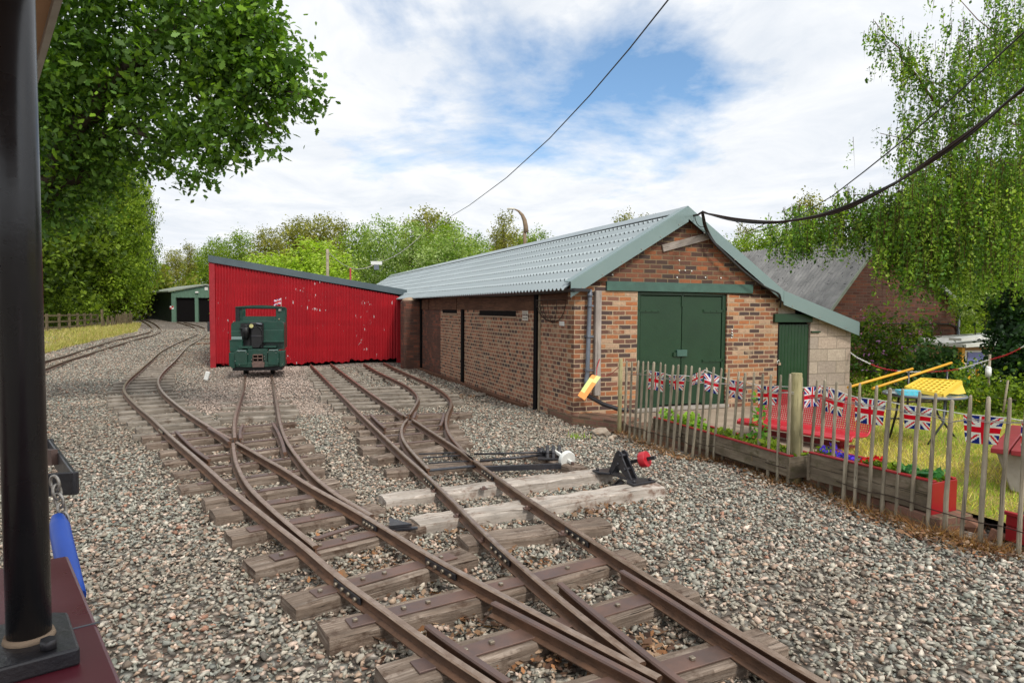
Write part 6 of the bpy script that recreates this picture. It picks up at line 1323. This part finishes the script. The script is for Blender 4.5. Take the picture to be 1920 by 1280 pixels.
TR = [('g', 0, 300, 84, 492, 'hazy green tree at the end of the track, furthest left'), ('o', 0, 330, 78, 468, 'pale olive tree just left of the green engine shed roof peak'), ('t', 0, 357, 70, 452, 'thin wispy tree poking up left of the red shed'), ('g', 1, 376, 72, 468, 'round green tree right above the green engine shed'),
 ('g', 0, 408, 68, 447, 'mid green tree directly above the left corner of the red shed'), ('g', 1, 452, 66, 434, 'leafy green tree with a domed top behind the red shed'), ('o', 0, 505, 50, 428, 'olive green tree behind the red shed, next right of the domed one'), ('o', 1, 556, 54, 412, 'tall olive tree behind the middle of the red shed'), ('t', 1, 572, 60, 402, 'thin topped tree rising over the olive ones'),
 ('o', 0, 606, 56, 404, 'tallest olive brown tree behind the red shed'), ('t', 0, 640, 58, 406, 'loose airy tree at the right end of the olive group'), ('b', 0, 588, 31, 452, 'bright lime bush-like tree close behind the red shed and wooden pole'), ('b', 1, 500, 30, 478, 'low lime tree peeping over the red shed roof'), ('g', 0, 675, 42, 422, 'green tree behind the sagging wire fitting'),
 ('s', 0, 720, 38, 412, 'silvery green tree left of the overhead wire'), ('s', 1, 772, 36, 412, 'silvery leaved tree where the overhead wire comes down'), ('o', 1, 800, 46, 390, 'brownish tree top above the silvery ones'), ('g', 1, 838, 42, 412, 'dark topped green tree behind the grey roof'), ('s', 0, 850, 34, 432, 'pale silvery tree just over the grey roof, mid way'), ('g', 0, 893, 44, 440, 'low green tree left of the birch by the street lamp'),
 ('t', 1, 945, 48, 392, 'slender birch beside the curved street lamp'), ('t', 0, 930, 50, 420, 'shorter slim birch left of the street lamp'), ('g', 1, 1000, 52, 432, 'round green tree just right of the street lamp'), ('o', 1, 965, 56, 430, 'dull green tree behind the street lamp post'),
 ('t', 0, 1168, 44, 392, 'small tree top peeping over the grey roof ridge'), ('t', 1, 1212, 52, 398, 'tiny twig top near the gable peak'), ('t', 1, 1395, 40, 418, 'wispy tree right of the gable under the cable bundle'), ('g', 0, 1400, 33, 440, 'green tree right of the gable, under the cables'), ('t', 0, 1515, 36, 355, 'slender tree top standing above the cable bundle'), ('g', 1, 1450, 31, 424, 'round green tree behind the birch curtain'), ('g', 0, 1530, 30, 430, 'green tree behind the brick house ridge'), ('g', 1, 1350, 36, 452, 'low green tree touching the right roof slope'),
 ('d', 0, 1640, 30, 400, 'dark tree behind the brick house'), ('d', 1, 1740, 28, 330, 'dark tree right behind the brick house chimney side'), ('d', 0, 1840, 26, 300, 'tall dark tree behind the garden shed'), ('d', 1, 1930, 24, 280, 'tall dark tree at the right edge'), ('g', 0, 1790, 22, 470, 'mid green tree above the garden shed roof'),
 ('d', 0, 60, 46, 130, 'dark tree left of the fence, mostly behind the pole'), ('d', 1, 105, 56, 170, 'big dark green tree behind the left field fence'), ('d', 0, 150, 52, 190, 'dark green tree second from the left behind the field fence'), ('g', 1, 182, 50, 330, 'lighter green tree in front of the dark ones by the fence'), ('d', 1, 205, 54, 250, 'dark tree behind the end of the paling fence'), ('g', 0, 240, 52, 300, 'pale green tree at the right edge of the left hand wood'), ('d', 0, 268, 62, 335, 'darker tree overhanging the far track'), ('d', 1, 20, 40, 80, 'dark tree at the far left edge behind the carriage'), ('g', 1, 115, 50, 430, 'lower bright green tree just behind the field fence rails')]
for t_ in TR:
    wd_ = {1640: 1.1, 588: 1.9, 500: 1.7, 850: 1.35, 1450: 1.3, 1400: 1.2}.get(t_[2], 1.)
    if t_[2] in (240, 268, 205): wd_ = {240: .55, 268: .45, 205: .65}[t_[2]]
    tree(*t_, group='trees along the left hand wood' if t_[2] < 290 else 'trees behind the sheds', wide=wd_)
def under(name, lab, boxes, n, size, pal, cat='undergrowth'):
    P = []
    for (x0, x1, y0, y1, h) in boxes:
        m = int(n*(abs(x1-x0)*abs(y1-y0))/sum(abs(b[1]-b[0])*abs(b[3]-b[2]) for b in boxes)); x = RNG.uniform(x0, x1, m); y = RNG.uniform(y0, y1, m); hh_ = h*(.6+.4*np.sin(x*1.3+y*.7)**2); P.append(np.stack([x, y, gz(60)*0+np.array([gz(v) for v in y])+RNG.random(m)**.7*hh_], 1))
    P = np.concatenate(P); o = leaves(name, P, size, pal, 'leaf', None, 4, .4); return tag(o, lab, cat, None, 'stuff')
under('undergrowth', 'tangled green undergrowth behind the left field fence', [(-38, -26.5, 42, 44, 2.2), (-46, -33, 44, 48, 4.2)], 40000, .15, DARKG+GREEN)
under('undergrowth', 'band of distant green scrub closing off the yard', [(-34, 12, 58, 62, 4.2), (-48, -30, 52, 60, 5)], 26000, .34, GREEN+OLIVE)
under('undergrowth', 'green scrub behind the long brick shed', [(8, 40, 30, 33, 3.4)], 12000, .28, GREEN+DARKG)
# ---- the big oak whose boughs fill the upper left
oak = thing('oak_tree', 'large dark oak reaching over the yard from the upper left', 'tree', (-8.7, 11.6, 0))
mb = MB(); limb(mb, (-8.7, 11.6, -.3), (-8.3, 11.2, 3.4), .34, .24, 3, .03); main = [((-8.3, 11.2, 3.2), at(300, 60, 9.6)), ((-8.3, 11.2, 3.0), at(240, 220, 10.4)), ((-8.3, 11.2, 3.4), at(160, -120, 10)), ((-8.3, 11.2, 3.3), at(420, -60, 9.2))]
for i, (a, b) in enumerate(main): limb(mb, a, b, .15, .07, 10+i, .08)
for i, (a, b) in enumerate(((at(300, 60, 9.6), at(480, 150, 9.0)), (at(420, -60, 9.2), at(500, 60, 8.8)), (at(300, 60, 9.6), at(400, 230, 9.4)), (at(240, 220, 10.4), at(330, 300, 10)), (at(480, 150, 9), at(585, 185, 8.6)), (at(400, 90, 9.3), at(520, 60, 8.8)), (at(400, 230, 9.4), at(450, 270, 9.2)), (at(430, 130, 9.1), at(510, 250, 8.8)), (at(300, 60, 9.6), at(360, -40, 9)))): limb(mb, a, b, .05, .012, 30+i, .12)
mb.build('trunk', 'trunk', oak)
OB = []
for px, py, Y, r_ in [(95, 350, 10.8, .5), (130, 385, 11, .45), (80, 420, 11, .4), (180, 350, 11, .35), (120, 60, 9.5, .75), (200, 40, 9.8, .8), (290, 30, 9.6, .7), (370, 20, 9.2, .6), (440, 30, 9, .5), (110, 160, 10, .8), (190, 150, 10.2, .85), (270, 130, 9.9, .7), (350, 110, 9.4, .6), (420, 100, 9.1, .5), (480, 90, 8.9, .38), (120, 250, 10.5, .8), (200, 240, 10.6, .8), (275, 220, 10.2, .6), (340, 200, 9.7, .5), (150, -60, 9.5, .9), (250, -60, 9.5, .9), (350, -60, 9.2, .8), (450, -60, 9, .55), (100, 320, 11, .6), (160, 310, 11, .6), (230, 290, 10.6, .45), (60, 100, 9.8, .9), (60, 220, 10.4, .9)]: p = at(px, py, Y); OB.append((p.x, p.y, p.z, r_, r_*1.2, r_*.8))
P1, t1_ = blobpts(OB, 1450, 16, .12, .3)
OB2 = []
for px, py, Y, r_ in [(475, 45, 8.9, .20), (500, 75, 8.8, .20), (455, 110, 9, .28), (500, 135, 8.8, .26), (545, 125, 8.7, .2), (545, 165, 8.7, .20), (580, 182, 8.6, .16), (598, 185, 8.6, .08), (520, 190, 8.8, .22), (470, 190, 9, .28), (420, 170, 9.2, .3), (500, 245, 8.8, .18), (515, 270, 8.8, .12), (460, 240, 9, .22), (415, 235, 9.2, .24), (450, 285, 9.2, .16), (400, 290, 9.4, .18), (370, 260, 9.5, .24), (365, 320, 9.4, .14), (345, 340, 9.4, .12), (395, 335, 9.3, .10), (420, 120, 9.1, .3), (330, 270, 9.8, .25), (300, 310, 10.2, .2), (430, 60, 9.0, .3), (560, 205, 8.7, .12), (395, 130, 9.3, .3), (490, 30, 8.9, .15), (432, 5, 9, .12)]: p = at(px, py, Y); OB2.append((p.x, p.y, p.z, r_, r_*1.1, r_*.75))
P2, t2_ = blobpts(OB2, 470, 13, .085, .15)
leaves('crown', np.concatenate([P1, P2]), .098, [(78, 112, 34), (102, 138, 42), (126, 162, 50), (62, 94, 31), (90, 126, 50), (114, 150, 68)], 'leafglossy', oak, 18, .5, .8, .22, cols=np.concatenate([t1_, t2_]))
# ---- birch curtain on the right
bir = thing('birch_tree', 'weeping birch with hanging leafy twigs filling the upper right', 'tree', (13.5, 15.2, 0))
mb = MB(); limb(mb, (13.5, 15.2, -.2), (12.8, 14.6, 7.6), .2, .05, 77, .04, 9); T0 = Vector((13.2, 14.9, 3.6))
arms = [((13.1, 14.8, 4.2), at(1600, 365, 13)), ((13.1, 14.8, 4.4), at(1480, 425, 13.6)), ((13., 14.8, 4.8), at(1700, 130, 13.2)), (at(1760, 200, 13.4), at(1640, 40, 12.8)), ((13, 14.8, 5.2), at(1850, 60, 13.5)), ((13, 14.8, 5.), at(1800, 0, 13)), ((13.1, 14.8, 4.4), at(1650, 250, 12.9)), ((13.1, 14.8, 3.6), at(1560, 430, 13.2)), ((13.1, 14.8, 3.8), at(1700, 430, 12.4)), ((13.1, 14.8, 5.6), at(1930, -40, 12.8)), ((13.1, 14.8, 4.), at(1800, 380, 12.)), ((13.1, 14.8, 4.), at(1880, 300, 12.))]
arms = [(Vector(a), Vector(b)) for a, b in arms]; armpts = []
for i, (a, b) in enumerate(arms): armpts.append(limb(mb, a, b, .028, .006, 90+i, .035, 9))
mb.build('trunk', 'barkbrown', bir); SP = []; SC_ = []
TWG = []
def strands(pts, n, lmin, lmax, gap=.035, spread=.35, frm=.25):
    out = []
    for _ in range(n):
        f_ = frm+(1-frm)*random.random(); k = f_*(len(pts)-1); i = min(int(k), len(pts)-2); p = pts[i].lerp(pts[i+1], k-i)+Vector((random.gauss(0, spread), random.gauss(0, spread), random.gauss(0, spread*.5)))
        L = random.uniform(lmin, lmax); TWG.append((p.x, p.y, p.z, L)); dx, dy = random.gauss(0, .12), random.gauss(0, .12); c = random.randrange(1000)
        for q in range(int(L/gap)): s_ = q*gap; out.append((p.x+dx*s_+random.gauss(0, .03), p.y+dy*s_+random.gauss(0, .03), p.z-s_+.10*math.sin(min(1, s_*2))+random.gauss(0, .02), c))
    return out
CF = [(150, .35, .75, .3), (150, .3, .65, .38), (130, .25, .6, .3), (120, .2, .5, .2), (170, .3, .8, .4), (170, .3, .8, .4), (150, .3, .7, .3), (150, .3, .6, .32), (170, .4, .85, .45), (90, .4, .9, .5), (170, .4, .9, .5), (150, .4, .9, .5)]
for pts, (n_, a, b, sp) in zip(armpts, CF): SP += strands(pts, n_, a, b, spread=sp)
# dense lower curtain in front of the house
for (px0, px1, py0, py1, Y0, Y1, n_, a, b) in ((1470, 1700, 385, 450, 12.6, 14, 520, .25, .7), (1560, 1700, 350, 400, 12.6, 13.8, 160, .2, .6), (1440, 1520, 425, 470, 13, 14, 110, .2, .5), (1690, 1930, 300, 520, 11.6, 13.4, 700, .4, 1.0), (1640, 1800, 380, 480, 12, 13.5, 420, .4, 1.1), (1780, 1930, 60, 330, 12, 13.5, 420, .4, .9), (1680, 1820, 200, 400, 12, 13.6, 300, .3, .8), (1690, 1800, 80, 220, 12.4, 13.8, 120, .3, .7), (1850, 1940, -20, 120, 12.4, 13.8, 120, .3, .7)):
    for _ in range(n_):
        p = at(random.uniform(px0, px1), random.uniform(py0, py1), random.uniform(Y0, Y1)); SP += strands([p, p+Vector((.01, 0, 0))], 1, a, b, spread=.03)
SP = np.array(SP); leaves('crown', SP[:, :3], .060, [(88, 122, 38), (108, 144, 46), (132, 166, 54), (158, 182, 74), (70, 102, 38), (94, 130, 58)], 'leaf', bir, 4, .1, 1., .24, droop=1.2, cols=SP[:, 3].astype(int))
TW_ = np.array(TWG); nW = len(TW_); a_w = RNG.uniform(0, 3.14, nW); dw_ = np.stack([np.cos(a_w), np.sin(a_w), np.zeros(nW)], 1)*.005; q0w = TW_[:, :3]+np.array([0, 0, .05]); q1w = TW_[:, :3]-np.stack([np.zeros(nW), np.zeros(nW), TW_[:, 3]], 1)+RNG.normal(0, .03, (nW, 3))
npmesh('twigs', np.stack([q0w-dw_, q0w+dw_, q1w], 1), 3, np.tile(np.array([[.07, .035, .02]]), (nW, 1)), 'litter', bir)['kind'] = 'stuff'
# ---- shrubs beyond the lawn
def shrub(name, lab, blobs, n, size, pal, per=12, spread=.07, cat='shrub', flowers=None, mat='leaf', k=6, group=None):
    p0_ = blobs[0]; t = thing(name, lab, cat, (p0_[0], p0_[1], ZG), 0, group); P, ti = blobpts(blobs, n, per, spread, .45); P[:, 2] = np.maximum(P[:, 2], ZG+.02)
    leaves('foliage', P, size, pal, mat, t, k, .4, .9, .22, cols=ti); mb = MB()
    for i, b in enumerate(blobs): limb(mb, (p0_[0], p0_[1], ZG-.05), b[:3], .022, .008, i+int(p0_[0]*7), .1, 4)
    mb.build('stem', 'trunk', t)
    for fn_, (nf, pf, sf) in (flowers or {}).items():
        F_, _ = blobpts(blobs, nf, 4, .04, .9); F_[:, 1] -= .12; leaves(fn_, F_, sf, pf, 'petal', t, 6, .3, .9, .12)
    return t
def sb_(px, py, Y, r, rz=None): p = at(px, py, Y); return (p.x, p.y, p.z, r, r*.8, rz or r)
shrub('climbing_rose', 'climbing shrub with pink flowers against the house wall beside the block wall', [sb_(1640, 620, 14.6, .42), sb_(1620, 660, 14.4, .5), sb_(1665, 690, 14.4, .5), sb_(1610, 710, 14.2, .5), sb_(1690, 640, 14.8, .35), sb_(1720, 625, 14.9, .3), sb_(1650, 735, 14., .45)], 620, .07, DARKG+[(90, 128, 60)], flowers={'blossom': (95, [(196, 128, 190), (214, 150, 204), (180, 110, 176)], .055)})
shrub('shrub', 'grey green shrub below the yellow pipe ends, against the house wall', [sb_(1750, 690, 13.4, .45), sb_(1780, 712, 13.3, .36), sb_(1735, 730, 13.2, .4), sb_(1795, 742, 12.8, .36)], 380, .085, [(64, 96, 48), (82, 114, 62), (104, 136, 86), (52, 80, 40)])
shrub('flower_clump', 'low clump with small orange and yellow flowers by the garden shed', [sb_(1818, 715, 12., .32), sb_(1835, 740, 11.6, .35), sb_(1800, 760, 11.2, .28)], 260, .055, GREEN+[(70, 120, 60)], per=10, flowers={'blossom': (40, [(236, 160, 40), (224, 190, 60)], .035)})
shrub('shrub', 'large dark green shrub at the right edge beyond the lawn', [sb_(1925, 640, 12.2, .6), sb_(1905, 700, 11.8, .5), sb_(1950, 690, 11.6, .7), sb_(1900, 590, 12.8, .45), sb_(1950, 600, 12.4, .7)], 900, .085, [(36, 62, 32), (46, 76, 36), (58, 90, 42), (30, 52, 28)])
shrub('shrub', 'light green bushy shrub above the garden shed under the birch', [sb_(1850, 570, 16.6, .5), sb_(1890, 560, 16.8, .6), sb_(1822, 580, 17.4, .45), sb_(1920, 560, 16.4, .6)], 520, .07, SILV+GREEN)
shrub('shrub', 'low weedy shrub in the corner behind the block wall', [sb_(1625, 745, 12.6, .3), sb_(1680, 750, 12.8, .3), sb_(1860, 755, 11., .3), sb_(1905, 750, 10.6, .3)], 300, .06, GREEN+DARKG)
# ---- planting in the boxes
def boxplants(t, fm, L, s, dep, z, specs):
    for (nm, x0_, x1_, n, size, h, pal, mat) in specs:
        x = RNG.uniform(x0_*L, x1_*L, n); y = s*RNG.uniform(.05, dep, n); cl_ = np.sin(x*9+1)*.5+.5; zz_ = z-.05+RNG.random(n)*h*(.4+.6*cl_); W = np.array(fm); P = np.stack([x, y, np.zeros(n)], 1) @ W[:3, :3].T+W[:3, 3]; P[:, 2] = zz_
        leaves(nm, P, size, pal, mat, t, 6, .5, .8, .2)
boxplants(*PL2, .24, z2, [('foliage', -1, 1, 1300, .045, .10, GREEN+DARKG, 'leaf'), ('foliage', .45, .95, 500, .06, .20, [(70, 130, 80), (100, 156, 90)], 'leaf'), ('purple_flowers', -.95, -.25, 200, .045, .16, [(70, 46, 190), (92, 60, 214)], 'petal'), ('red_flowers', -.35, .05, 170, .042, .12, [(210, 26, 34), (230, 40, 40)], 'petal')])
boxplants(*PL1, .26, z1_, [('foliage', -1, -.3, 700, .055, .20, [(150, 190, 60), (120, 170, 60), (170, 196, 90)], 'leaf'), ('foliage', -.3, 1, 900, .05, .12, GREEN+[(150, 170, 80)], 'leaf')])
tp_ = G(1409, 862, ZG)+GN*.1; PLt = thing('tall_weed', 'tall leafy green stem growing out of the left planter', 'plant', (tp_.x, tp_.y, ZG)); tz_ = CZ+ray(1412, 740).z/ray(1412, 740).y*tp_.y
MB().tube([tp_, tp_+Vector((.02, 0, (tz_-ZG)*.5)), Vector((tp_.x+.03, tp_.y, tz_))], .006, 6).build('stem', 'planter', PLt); n = 90; zz_ = RNG.uniform(ZG+.15, tz_+.03, n); a = RNG.uniform(0, 6.28, n); rr_ = RNG.uniform(.02, .11, n)
leaves('leaves', np.stack([tp_.x+rr_*np.cos(a), tp_.y+rr_*np.sin(a), zz_], 1), .075, [(110, 160, 60), (86, 140, 56), (140, 180, 80)], 'leaf', PLt, 6, .5)
# ------------------------------------------------------------------ grass, litter, debris
def blades(name, pts, h, wdt, pal, lab, lean=.35):
    n = len(pts); a = RNG.uniform(0, 6.28, n); hh_ = h*np.exp(RNG.normal(0, .35, n)); d = np.stack([np.cos(a), np.sin(a), np.zeros(n)], 1); l = RNG.normal(0, lean, (n, 2)); top = pts+np.stack([l[:, 0]*hh_, l[:, 1]*hh_, hh_], 1)
    V = np.stack([pts-d*wdt/2, pts+d*wdt/2, top], 1); P = np.array([lin(c) for c in pal]); col = P[RNG.integers(0, len(P), n)]*np.exp(RNG.normal(0, .2, (n, 1))); return tag(npmesh(name, V, 3, col, 'grass'), lab, 'grass', None, 'stuff')
def inlawn(n, y0, y1, x1=9.):
    y = RNG.uniform(y0, y1, n); x = RNG.uniform(0, x1, n); lx_ = np.array([gardenx(v)+.42 for v in y]); pathx = np.interp(y, [FENCE[9].y, 8.0, 10.0, 12], [FENCE[9].x+.4, 3.9, 5.0, 6.7]); k = (x > lx_) & (x > pathx); k &= ~((y > 12.5) & (x < 7.2)); x, y = x[k], y[k]; return np.stack([x, y, np.full(len(x), ZG)], 1)
P = inlawn(150000, 3.2, 15, 11.5); keep = RNG.random(len(P)) < np.clip(1.3-(P[:, 1]-4)*.07, .35, 1); P = P[keep]
yel = [(222, 200, 104), (204, 192, 80), (230, 208, 136), (190, 190, 70), (176, 182, 62), (236, 220, 150)]; grn = [(150, 176, 60), (170, 190, 72), (130, 160, 54)]
pt_ = np.sin(P[:, 0]*1.7+1.1)*np.sin(P[:, 1]*1.3)+.35*np.sin(P[:, 0]*4.3+P[:, 1]*3.1)+RNG.normal(0, .35, len(P)) > .3+(9-P[:, 1])*.06
blades('grass', P[~pt_], .045, .007, yel, 'dry yellow grass blades over the lawn', .6); blades('grass', P[pt_], .055, .007, grn, 'greener grass patches of the lawn', .5)
# verge by the far left fence
vg = [G(60, 668, .1), G(60, 622, .1), G(185, 612, .1), G(245, 607, .1), G(265, 607, .1), G(258, 622, .1), G(205, 634, .1), G(150, 646, .1), G(90, 662, .1)]
cvg = sum(vg, Vector())/len(vg)
mb = MB(); vs = [tuple(p) for p in vg]+[(cvg.x, cvg.y, cvg.z+.14)]; mb.add(vs, [(i, (i+1) % len(vg), len(vg)) for i in range(len(vg))], 0, True); tag(mb.build('grass_verge', 'verge'), None, None, None, 'structure')
pp = []; 
for _ in range(26000):
    i = random.randrange(len(vg)); a, b = vg[i], vg[(i+1) % len(vg)]; u, v = random.random(), random.random(); 
    if u+v > 1: u, v = 1-u, 1-v
    c = Vector((cvg.x, cvg.y, cvg.z+.14)); p = c+(a-c)*u+(b-c)*v; pp.append(tuple(p))
blades('grass', np.array(pp), .11, .025, [(190, 174, 110), (172, 160, 90), (150, 152, 70), (198, 184, 130), (130, 146, 56), (150, 128, 84)], 'long dry grass on the verge by the far left fence', .5)
# dead plants along the foot of the paling fence
ff = []
for _ in range(5200):
    t_ = random.random()**.8; i = int(t_*20); a, b = FENCE[min(i, 19)], FENCE[min(i, 19)+1]; p = a.lerp(b, random.random())+GN*random.gauss(-.03, .07); ff.append((p.x, p.y, 0))
blades('dead_grass', np.array(ff), .07, .006, [(168, 122, 70), (140, 98, 58), (190, 150, 96), (120, 84, 50)], 'dead brown grass along the foot of the paling fence', .7)['category'] = 'grass'
def litter(name, P, size, lab): o = leaves(name, P, size, [(126, 96, 72), (146, 114, 86), (100, 76, 60), (170, 142, 116), (86, 64, 52), (150, 106, 72)], 'litter', None, 18, .8, .55, .22); return tag(o, lab, 'leaf litter', None, 'stuff')
P = []
for _ in range(1500):
    i = random.randrange(20); p = FENCE[i].lerp(FENCE[i+1], random.random())-GN*abs(random.gauss(0, .16)); P.append((p.x, p.y, .03+random.random()*.03))
litter('dead_leaves', np.array(P), .038, 'brown dead leaves blown against the paling fence')
P = []
fa, fb_ = [G(*p) for p in ((480, 1000), (740, 1280))], [G(*p) for p in ((860, 960), (1340, 1240))]
for _ in range(2300):
    u, v = random.random(), random.random(); p = fa[0].lerp(fa[1], u).lerp(fb_[0].lerp(fb_[1], u), v); c = math.sin(p.x*5.1)*math.sin(p.y*4.3+1)
    if c+random.gauss(0, .35) > .15: P.append((p.x, p.y, .022+random.random()*.03))
for (px, py, n_, s_) in ((1200, 1255, 220, .13), (1110, 960, 160, .25), (890, 1010, 80, .12), (880, 745, 70, .15), (1000, 1225, 160, .15)):
    c = G(px, py)
    for _ in range(n_): P.append((c.x+random.gauss(0, s_), c.y+random.gauss(0, s_), .03+random.random()*.04))
litter('dead_leaves', np.array(P), .045, 'brown oak leaves lying between the crossing timbers')
# kerb along the shed wall
ka, kb = G(768, 688), G(985, 768); kf_ = frame_xy(ka, kb); Lk = (kb-ka).length
MB().bb(-Lk/2, Lk/2, -.05, .05, -.1, .09, kf_).build('kerb', 'darkwood', None, frame=kf_, bevel=.01); tag(bpy.data.objects['kerb'], 'dark timber kerb lying along the foot of the long brick wall', 'kerb')
def rock(px, py, r, mat, lab, sq=(1, .8, .5), h=.0):
    c = G(px, py, h); V, T_ = hull(16, int(px+py), sq); a = random.uniform(0, 3); mb = MB().add([(c.x+(x*math.cos(a)-y*math.sin(a))*r, c.y+(x*math.sin(a)+y*math.cos(a))*r, max(-.02, c.z+(z+sq[2]*.7)*r)) for x, y, z in V], [tuple(t) for t in T_]); o = mb.build('rock', mat, bevel=.006); return tag(o, lab, 'rock')
rock(1128, 817, .17, 'rockpale', 'big pale broken rock at the foot of the first fence post', (1, .6, .55)); rock(1150, 824, .13, 'rockpale', 'flat buff rock against the first fence post', (1, .7, .35))
rock(985, 785, .10, 'rockpale', 'pale flat stone in the rubble at the shed corner', (1, .7, .3)); rock(1022, 778, .09, 'rockpale', 'small buff stone nearest the shed corner', (1, .7, .35)); rock(1050, 792, .09, 'rockpale', 'buff stone in front of the dwarf wall', (1, .8, .4))
for i, (px, py, r_) in enumerate(((1003, 775, .07), (1012, 783, .06), (975, 778, .06), (1035, 784, .05), (965, 772, .05))): rock(px, py, r_, 'rockred', ['darkest lump in the rubble below the black post', 'brown lump right beside the pale flat stone', 'reddish lump left of the pale flat stone', 'small reddish lump nearest the dwarf wall', 'small red lump at the end of the timber kerb'][i], (1, .8, .6))
for px, py, r_, lb in ((1790, 985, .15, 'flat brown sandstone lump under the red planter end'), (1835, 1005, .15, 'wide sandstone lump behind the third last paling'), (1866, 1022, .12, 'sandstone lump near the little red tub'), (1756, 975, .11, 'small sandstone lump just below the long planter')):
    rock(px-6, py-8, r_, 'rockred', lb, (1, .7, .55))
tb = thing('broken_block', 'old grey timber block with notches lying by the brick wall', 'block', G(895, 745)); fmk = Matrix.Translation(G(895, 744)) @ Matrix.Rotation(R(12), 4, 'Z') @ Matrix.Rotation(R(-9), 4, 'X')
MB().bb(-.16, .16, -.12, -.03, .02, .08, fmk).bb(-.16, .16, .04, .12, .02, .08, fmk).bb(-.16, -.06, -.03, .04, .02, .08, fmk).bb(.05, .16, -.03, .04, .02, .08, fmk).build('slab', 'sleeper_grey', tb, bevel=.006)
c = G(386, 712, .1); tag(MB().bb(-.05, .05, -.03, .03, 0, .2, Matrix.Translation(c) @ Matrix.Rotation(.3, 4, 'Y')).build('white_marker', 'white', bevel=.008), 'small white marker post in the ballast left of the locomotive', 'marker')
P = []
for px, py, n_, s_ in ((1078, 822, 60, .05), (1100, 822, 20, .03), (868, 722, 40, .05), (1118, 802, 25, .04), (985, 764, 20, .04), (882, 728, 20, .04)):
    c = G(px, py)
    for _ in range(n_): P.append((c.x+random.gauss(0, s_), c.y+random.gauss(0, s_), .0))
blades('weeds', np.array(P), .06, .012, [(130, 170, 60), (160, 180, 70)], 'small green weeds sprouting from the ballast near the shed', .5)
# ------------------------------------------------------------------ field fence, far left
fp = [(64, 588, 628), (88.4, 588, 627), (111.4, 587.5, 625), (130.4, 587.5, 623), (145.8, 587, 621), (158.9, 587, 619), (171, 587, 617), (183, 588, 615), (192, 580, 620)]
ffn = thing('field_fence', 'three rail wooden field fence in front of the left hand wood', 'fence', G(64, 628))
B_ = [G(x, yb) for x, yt, yb in fp]; Tz = [CZ+ray(x, yt).z/ray(x, yt).y*b.y for (x, yt, yb), b in zip(fp, B_)]
for i in range(len(fp)): b = B_[i]; MB().bb(b.x-.05, b.x+.05, b.y-.05, b.y+.05, b.z-.1, Tz[i]).build('post', 'fencewood', ffn)
for k in range(3):
    for i in range(len(fp)-2): a, b = B_[i], B_[i+1]; ha, hb = (Tz[i]-a.z)*(.3+.3*k), (Tz[i+1]-b.z)*(.3+.3*k); MB().bar(a+Vector((0, .06, ha)), b+Vector((0, .06, hb)), .03, .09).build('rail', 'fencewood', ffn)
pfn = thing('paling_fence', 'rough leaning brown palings at the bend of the far track', 'fence', G(200, 618))
for i in range(26):
    f_ = i/25; px = 196+f_*50; yb = 618-f_*5+2*math.sin(i); yt = 597-f_*12+3*math.sin(i*2.3); b = G(px, yb); z = CZ+ray(px, yt).z/ray(px, yt).y*b.y; MB().bar(b, Vector((b.x+random.uniform(-.12, .12), b.y, z)), .05, .08).build('picket', 'fencewood', pfn)
